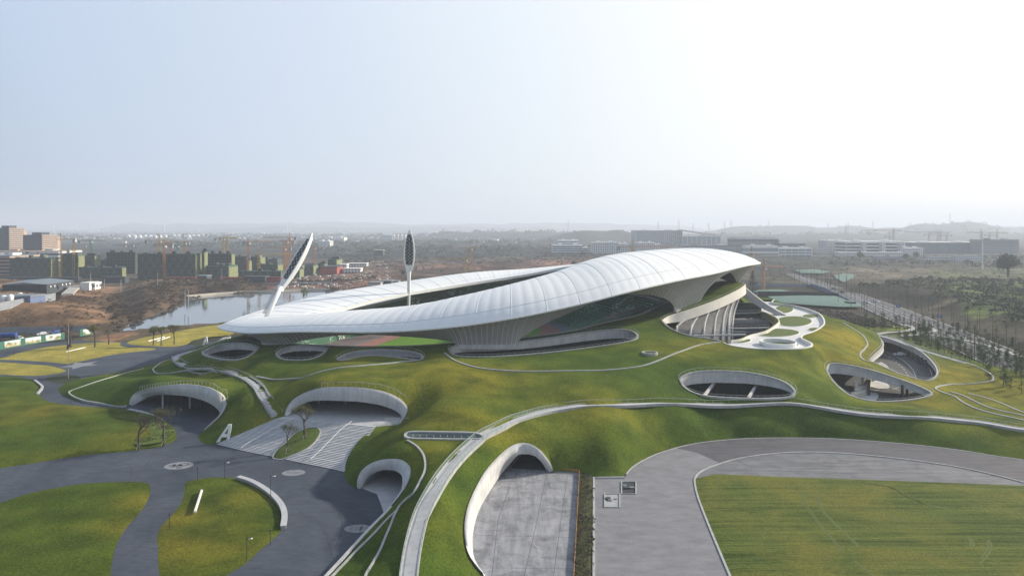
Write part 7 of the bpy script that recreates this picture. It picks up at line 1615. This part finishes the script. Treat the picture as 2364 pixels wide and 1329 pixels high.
# round emblems set in the paving
M['disc'] = rough_mat('pale_paving_disc', (.19,.20,.22), (.24,.25,.27), .8, .8, 0); M['disc_ink'] = rough_mat('grey_paving_ink', (.085,.09,.11), (.11,.115,.135), .8, .8, 0)
def disc(px, py, rx, ry, label, marks):
    q = W(px, py, 0); s = q[1]/F; Rx = rx*s; Ry = ry*q[1]/(py-HY); r = empty('paving_disc', (q[0], q[1], 0), 0, label, 'paving emblem', 'pale discs set in the plaza')
    mb = MB(); mb.poly([(Rx*math.cos(a), Ry*math.sin(a), .008) for a in np.linspace(0, 2*PI, 41)[:-1]]); mb.build('disc', M['disc'], r)
    for lst in marks:
        P = resample(catmull([(a*Rx, b_*Ry, .016) for a, b_ in lst[1]], 6), .15); T = np.gradient(P[:, :2], axis=0); T /= np.linalg.norm(T, axis=1)[:, None]+1e-9; wd = lst[0]
        mb = MB(); mb.grid([[(p[0]-t[1]*wd, p[1]+t[0]*wd, .016) for p, t in zip(P, T)], [(p[0]+t[1]*wd, p[1]-t[0]*wd, .016) for p, t in zip(P, T)]]); mb.build('marking', M['disc_ink'], r)
ring = lambda cx_, cy_, r_, a0=0, a1=2*PI: [(cx_+r_*math.cos(a), cy_+r_*math.sin(a)) for a in np.linspace(a0, a1, 14)]
disc(413, 1074, 32, 8.8, 'largest pale disc, with a swirling ring logo, before the low arch', [(.28, ring(.28,.28,.30)), (.30, [(-.75,-.1),(-.45,.12),(-.25,-.15),(.0,.08),(.25,-.05)]), (.26, [(-.5,.35),(-.3,.1),(-.45,-.3),(-.15,-.35)]), (.22, ring(.2,-.5,.14)), (.24, [(-.1,.3),(.05,.05),(-.12,-.25)])])
def glyph(cx_, cy_, s, k):
    G = [[[(-1,1),(1,1)],[(0,1),(0,-1)],[(-1,0),(1,0)]],[[(-1,-1),(-.3,1)],[(1,-1),(.3,1)],[(-1,.1),(1,.1)]],[[(-1,.8),(1,.8),(1,-.8),(-1,-.8)],[(-1,0),(1,0)]],[[(-.9,1),(-.9,-1)],[(.9,1),(.9,-1)],[(-.9,.2),(.9,.2)],[(-.9,-.6),(.9,-.6)]]]
    return [(.10, [(cx_+a*s*.7, cy_+b_*s*1.6) for a, b_ in st_]) for st_ in G[k % 4]]
disc(678, 1090.5, 26.5, 7, 'pale disc with an arrow and a row of characters below the wide stairs', [(.12, [(-.28,.62),(-.18,.85),(-.02,.62)])]+sum([glyph(-.52+.26*k, .0, .10, k) for k in range(5)], []))
disc(826, 1219, 31, 9.3, 'pale disc with lines of small writing near the small tunnel', [(.12, [(.75,.35),(.62,.05),(.78,-.25)])]+sum([glyph(.22, .42-.26*k, .11, k+1) for k in range(4)], [])+[(.05, [(-.05,.6),(-.05,-.6)]), (.05, [(-.16,.5),(-.16,-.3)]), (.05, [(-.45,.55),(-.45,-.5)]), (.05, [(-.55,.5),(-.55,-.2)])])
mb = MB(); n = 10; q = W(186, 842, 0); mb.poly([(((7 if i % 2 == 0 else 3.4)*math.cos(2*PI*i/n)), ((9 if i % 2 == 0 else 4.4)*math.sin(2*PI*i/n)), .01) for i in range(n)]); tag(mb.build('paving_star', M['disc'], loc=q), 'pale star inlaid in the plaza beside the small oval bed', 'paving emblem')
# pits in the pale road, barrier along the yard
M['pit_dark'] = rough_mat('pit_shadow_wall', (.03,.032,.038), (.055,.06,.068), .8, .9, 0)
def pit(x0, x1, y0, y1, label, fill):
    A = [W(x0, y1, .05), W(x1, y1, .05), W(x1, y0, .05), W(x0, y0, .05)]; r = empty('service_pit', (0,0,0), 0, label, 'service pit', 'rectangular pits in the pale asphalt'); 
    mb = MB(); sweep(mb, A, [(-.14, 0), (.14, 0), (.14, .18), (-.14, .18)], True); mb.build('kerb_frame', M['curb'], r)
    mb = MB(); mb.poly([(p[0], p[1], .056) for p in A]); mb.build('cover', M['pit_dark' if fill else 'concrete_grey'], r)
    c = np.mean(np.array(A), 0); rr = random.Random(int(x0))
    for k in range(10 if fill else 4):
        mb = MB(); x = c[0]+rr.uniform(-1,1); y = c[1]+rr.uniform(-1.3,1.3); s = rr.uniform(.25,.55); mb.box(x-s, x+s, y-s*.6, y+s*.6, .06, .06+s*.6); mb.build('rubble', M['disc' if k % 2 else 'shed'], r)
pit(1435, 1468, 1112, 1140, 'upper pit in the pale asphalt, filled with dark junk', True); pit(1396, 1431, 1140, 1171, 'lower pit in the pale asphalt, nearly empty', False)
M['orange'] = rough_mat('rusty_orange_fence', (.30,.15,.05), (.38,.22,.09), .8, .8, 0)
P = [W(1283,1086,0), W(1338,1090,0), W(1332,1200,0), W(1325,1329,0), W(1316,1500,0)]; mb = MB(); b0 = P[0]; r = empty('site_barrier', b0, 0, 'thin orange barrier along the right edge of the stained ramp', 'barrier')
sweep(mb, [(p[0]-b0[0], p[1]-b0[1], 0) for p in P[:3]+P[3:]], [(-.05, .0), (.05, .0), (.05, .75), (-.05, .75)]); mb.build('panel', M['orange'], r)
for p in resample(P, 2.2): mb = MB(); mb.bar((p[0]-b0[0], p[1]-b0[1], 0), (p[0]-b0[0], p[1]-b0[1], .95), .05); mb.build('post', M['orange'], r)
# low grey wall that parts ramp and weedy strip, joints in the yard
mb = MB()
for L in [[(1200,1085),(1180,1110),(1150,1200),(1135,1329)],[(1262,1092),(1240,1200),(1210,1329),(1190,1500)],[(1310,1094),(1295,1200),(1278,1329),(1265,1500)],[(1150,1110),(1337,1115)],[(1125,1160),(1334,1168)],[(1098,1235),(1330,1240)],[(1100,1310),(1327,1312)]]:
    P = resample([W(a, b_, 0) for a, b_ in L], 1.5); T = np.gradient(P[:, :2], axis=0); T /= np.linalg.norm(T, axis=1)[:, None]; mb.grid([[(p[0]-t[1]*.05, p[1]+t[0]*.05, .036) for p, t in zip(P, T)], [(p[0]+t[1]*.05, p[1]-t[0]*.05, .036) for p, t in zip(P, T)]])
tag(mb.build('yard_joints', M['disc_ink']), kind='structure')
# hoarding with pictures beside the left path
M['hoard_green'] = rough_mat('green_hoarding', (.03,.13,.10), (.05,.18,.13), .5, .6, 0)
mp_, nt, b = new_mat('landscape_print'); g = geo(nt); s = nt.nodes.new('ShaderNodeSeparateXYZ'); nt.links.new(g, s.inputs[0]); n = noise(nt, .35, 4, .6, mapping(nt, g, (1,1,1.6)))
lowc = ramp(nt, n, [(.35, (.12,.22,.08)), (.5, (.45,.36,.18)), (.62, (.65,.66,.62))]); zf_ = math_(nt, 'DIVIDE', s.outputs[2], 4.0); k = math_(nt, 'ADD', zf_, math_(nt, 'MULTIPLY', math_(nt, 'SUBTRACT', n, .5), 1.6))
nt.links.new(mixc(nt, ramp(nt, k, [(.35, (0,0,0)), (.6, (1,1,1))]), lowc, (.66,.70,.74)), b.inputs['Base Color']); b.inputs['Roughness'].default_value = .6; M['print'] = mp_
hp = lambda px: W(px, np.interp(px, [-120, 0, 50, 100, 145, 185, 214], [830, 807, 798, 790, 783.5, 776.5, 771.5]), 0)
r = empty('hoarding', (0,0,0), 0, 'green hoarding with landscape pictures beside the left path', 'hoarding')
for a, b_, pic in [(-110,-62,1),(-62,-52,0),(-52,-4,1),(-4,8,0),(8,49,1),(49,56,0),(56,96,1),(96,103,0),(103,142,1),(142,149,0),(184,190,0),(190,209,1),(209,214,0)]:
    A, B3 = hp(a), hp(b_); mb = MB(); sweep(mb, [A, B3], [(-.1, 0), (.1, 0), (.1, 3.7), (-.1, 3.7)]); mb.build('green_panel', M['hoard_green'], r)
    if pic:
        mb = MB(); A2 = Vector(A).lerp(Vector(B3), .05); B4 = Vector(A).lerp(Vector(B3), .95); dd_ = (Vector(B3)-Vector(A)); off = Vector((dd_.y, -dd_.x, 0)).normalized()*.16; mb.add([A2+off+Vector((0,0,.5)), B4+off+Vector((0,0,.5)), B4+off+Vector((0,0,3.4)), A2+off+Vector((0,0,3.4))], [(0,1,2,3)]); mb.build('picture', M['print'], r)
# vehicles and containers in the yard behind the hoarding and on the road
M['truck_blue'] = rough_mat('blue_truck_paint', (.03,.08,.28), (.05,.11,.34), .5, .5, 0)
cols = ['car_white', 'shed', 'car_white', 'truck_blue', 'red_brick', 'shed']
for k, (px, py) in enumerate([(97,773),(110,771),(46,783),(128,769),(150,769)]):
    make_car(W(px, py, 0), rs_.uniform(0, 3), ['white car parked in the yard behind the hoarding, right of the blue truck','dark car parked next to the white one in the hoarding yard','white van like car low behind the first hoarding picture','blue car near the far fence of the hoarding yard','red car at the right end of the hoarding yard'][k], cols[k])
q = W(21, 781, 0); r = empty('truck', q, .15, 'blue tank truck parked behind the hoarding at the left', 'truck'); mb = MB(); mb.bar((-2.5,0,1.9), (3.5,0,1.9), 1.2, 10); mb.build('tank', M['truck_blue'], r); mb = MB(); mb.box(-4.6,-2.7,-1.1,1.1,.5,2.7); mb.build('cab', M['truck_blue'], r); mb = MB(); mb.box(-4.6,3.6,-1,1,.4,.8); mb.build('chassis', M['dark_steel'], r)
for x in (-3.8, 1.5, 2.8):
    for s_ in (-1, 1): mb = MB(); mb.bar((x,s_*.8,.45), (x,s_*1.1,.45), .45, 10); mb.build('wheel', M['rubber'], r)
make_car(W(2022, 697, 0), 2.2, 'white car driving on the road, right of the roadside kiosk', 'car_white'); make_car(W(2000, 700, 0), 2.2, 'white car parked at the left roadside near the kiosk', 'car_white')
for px, py in [(1868,662),(1925,668),(1945,676),(2130,762)]:
    make_car(W(px, py, 0), 2.2, 'small vehicle on the far stretch of the road', 'shed', 'vehicles on the far stretch of the road')
for k, (px, py) in enumerate([(2073,709),(2168,735)]):
    q = W(px, py+16, 0); r = empty('road_sign', q, 0, ['left','right'][k]+' one of two blue road signs along the road', 'road sign', 'blue road signs'); mb = MB(); mb.bar((0,0,0), (0,0,6), .12, 6); mb.build('post', M['steel'], r); mb = MB(); mb.box(-1.4,1.4,-.16,-.08,4.6,6.2); mb.build('panel', M['blue_sign'] if 'blue_sign' in M else M['truck_blue'], r); mb = MB(); mb.bar((-.6,-.2,5.4), (.6,-.2,5.4), .14, 4); mb.bar((.2,-.2,5.8), (.6,-.2,5.4), .12, 4); mb.build('arrow', M['white'], r)
q = W(186, 739, 0)
# loose stones and rubble that break up clean ground
rb = MB(); rr = random.Random(9)
for i in range(260):
    px = rr.uniform(660, 900); py = rr.uniform(612, 664); 
    q = W(px, py, 0); s = rr.uniform(.5, 2.0); rb.box(q[0]-s, q[0]+s, q[1]-s, q[1]+s, gz(q[0], q[1])-.3, gz(q[0], q[1])+s*.7)
tag(rb.build('rubble', M['pale_wall']), kind='stuff')
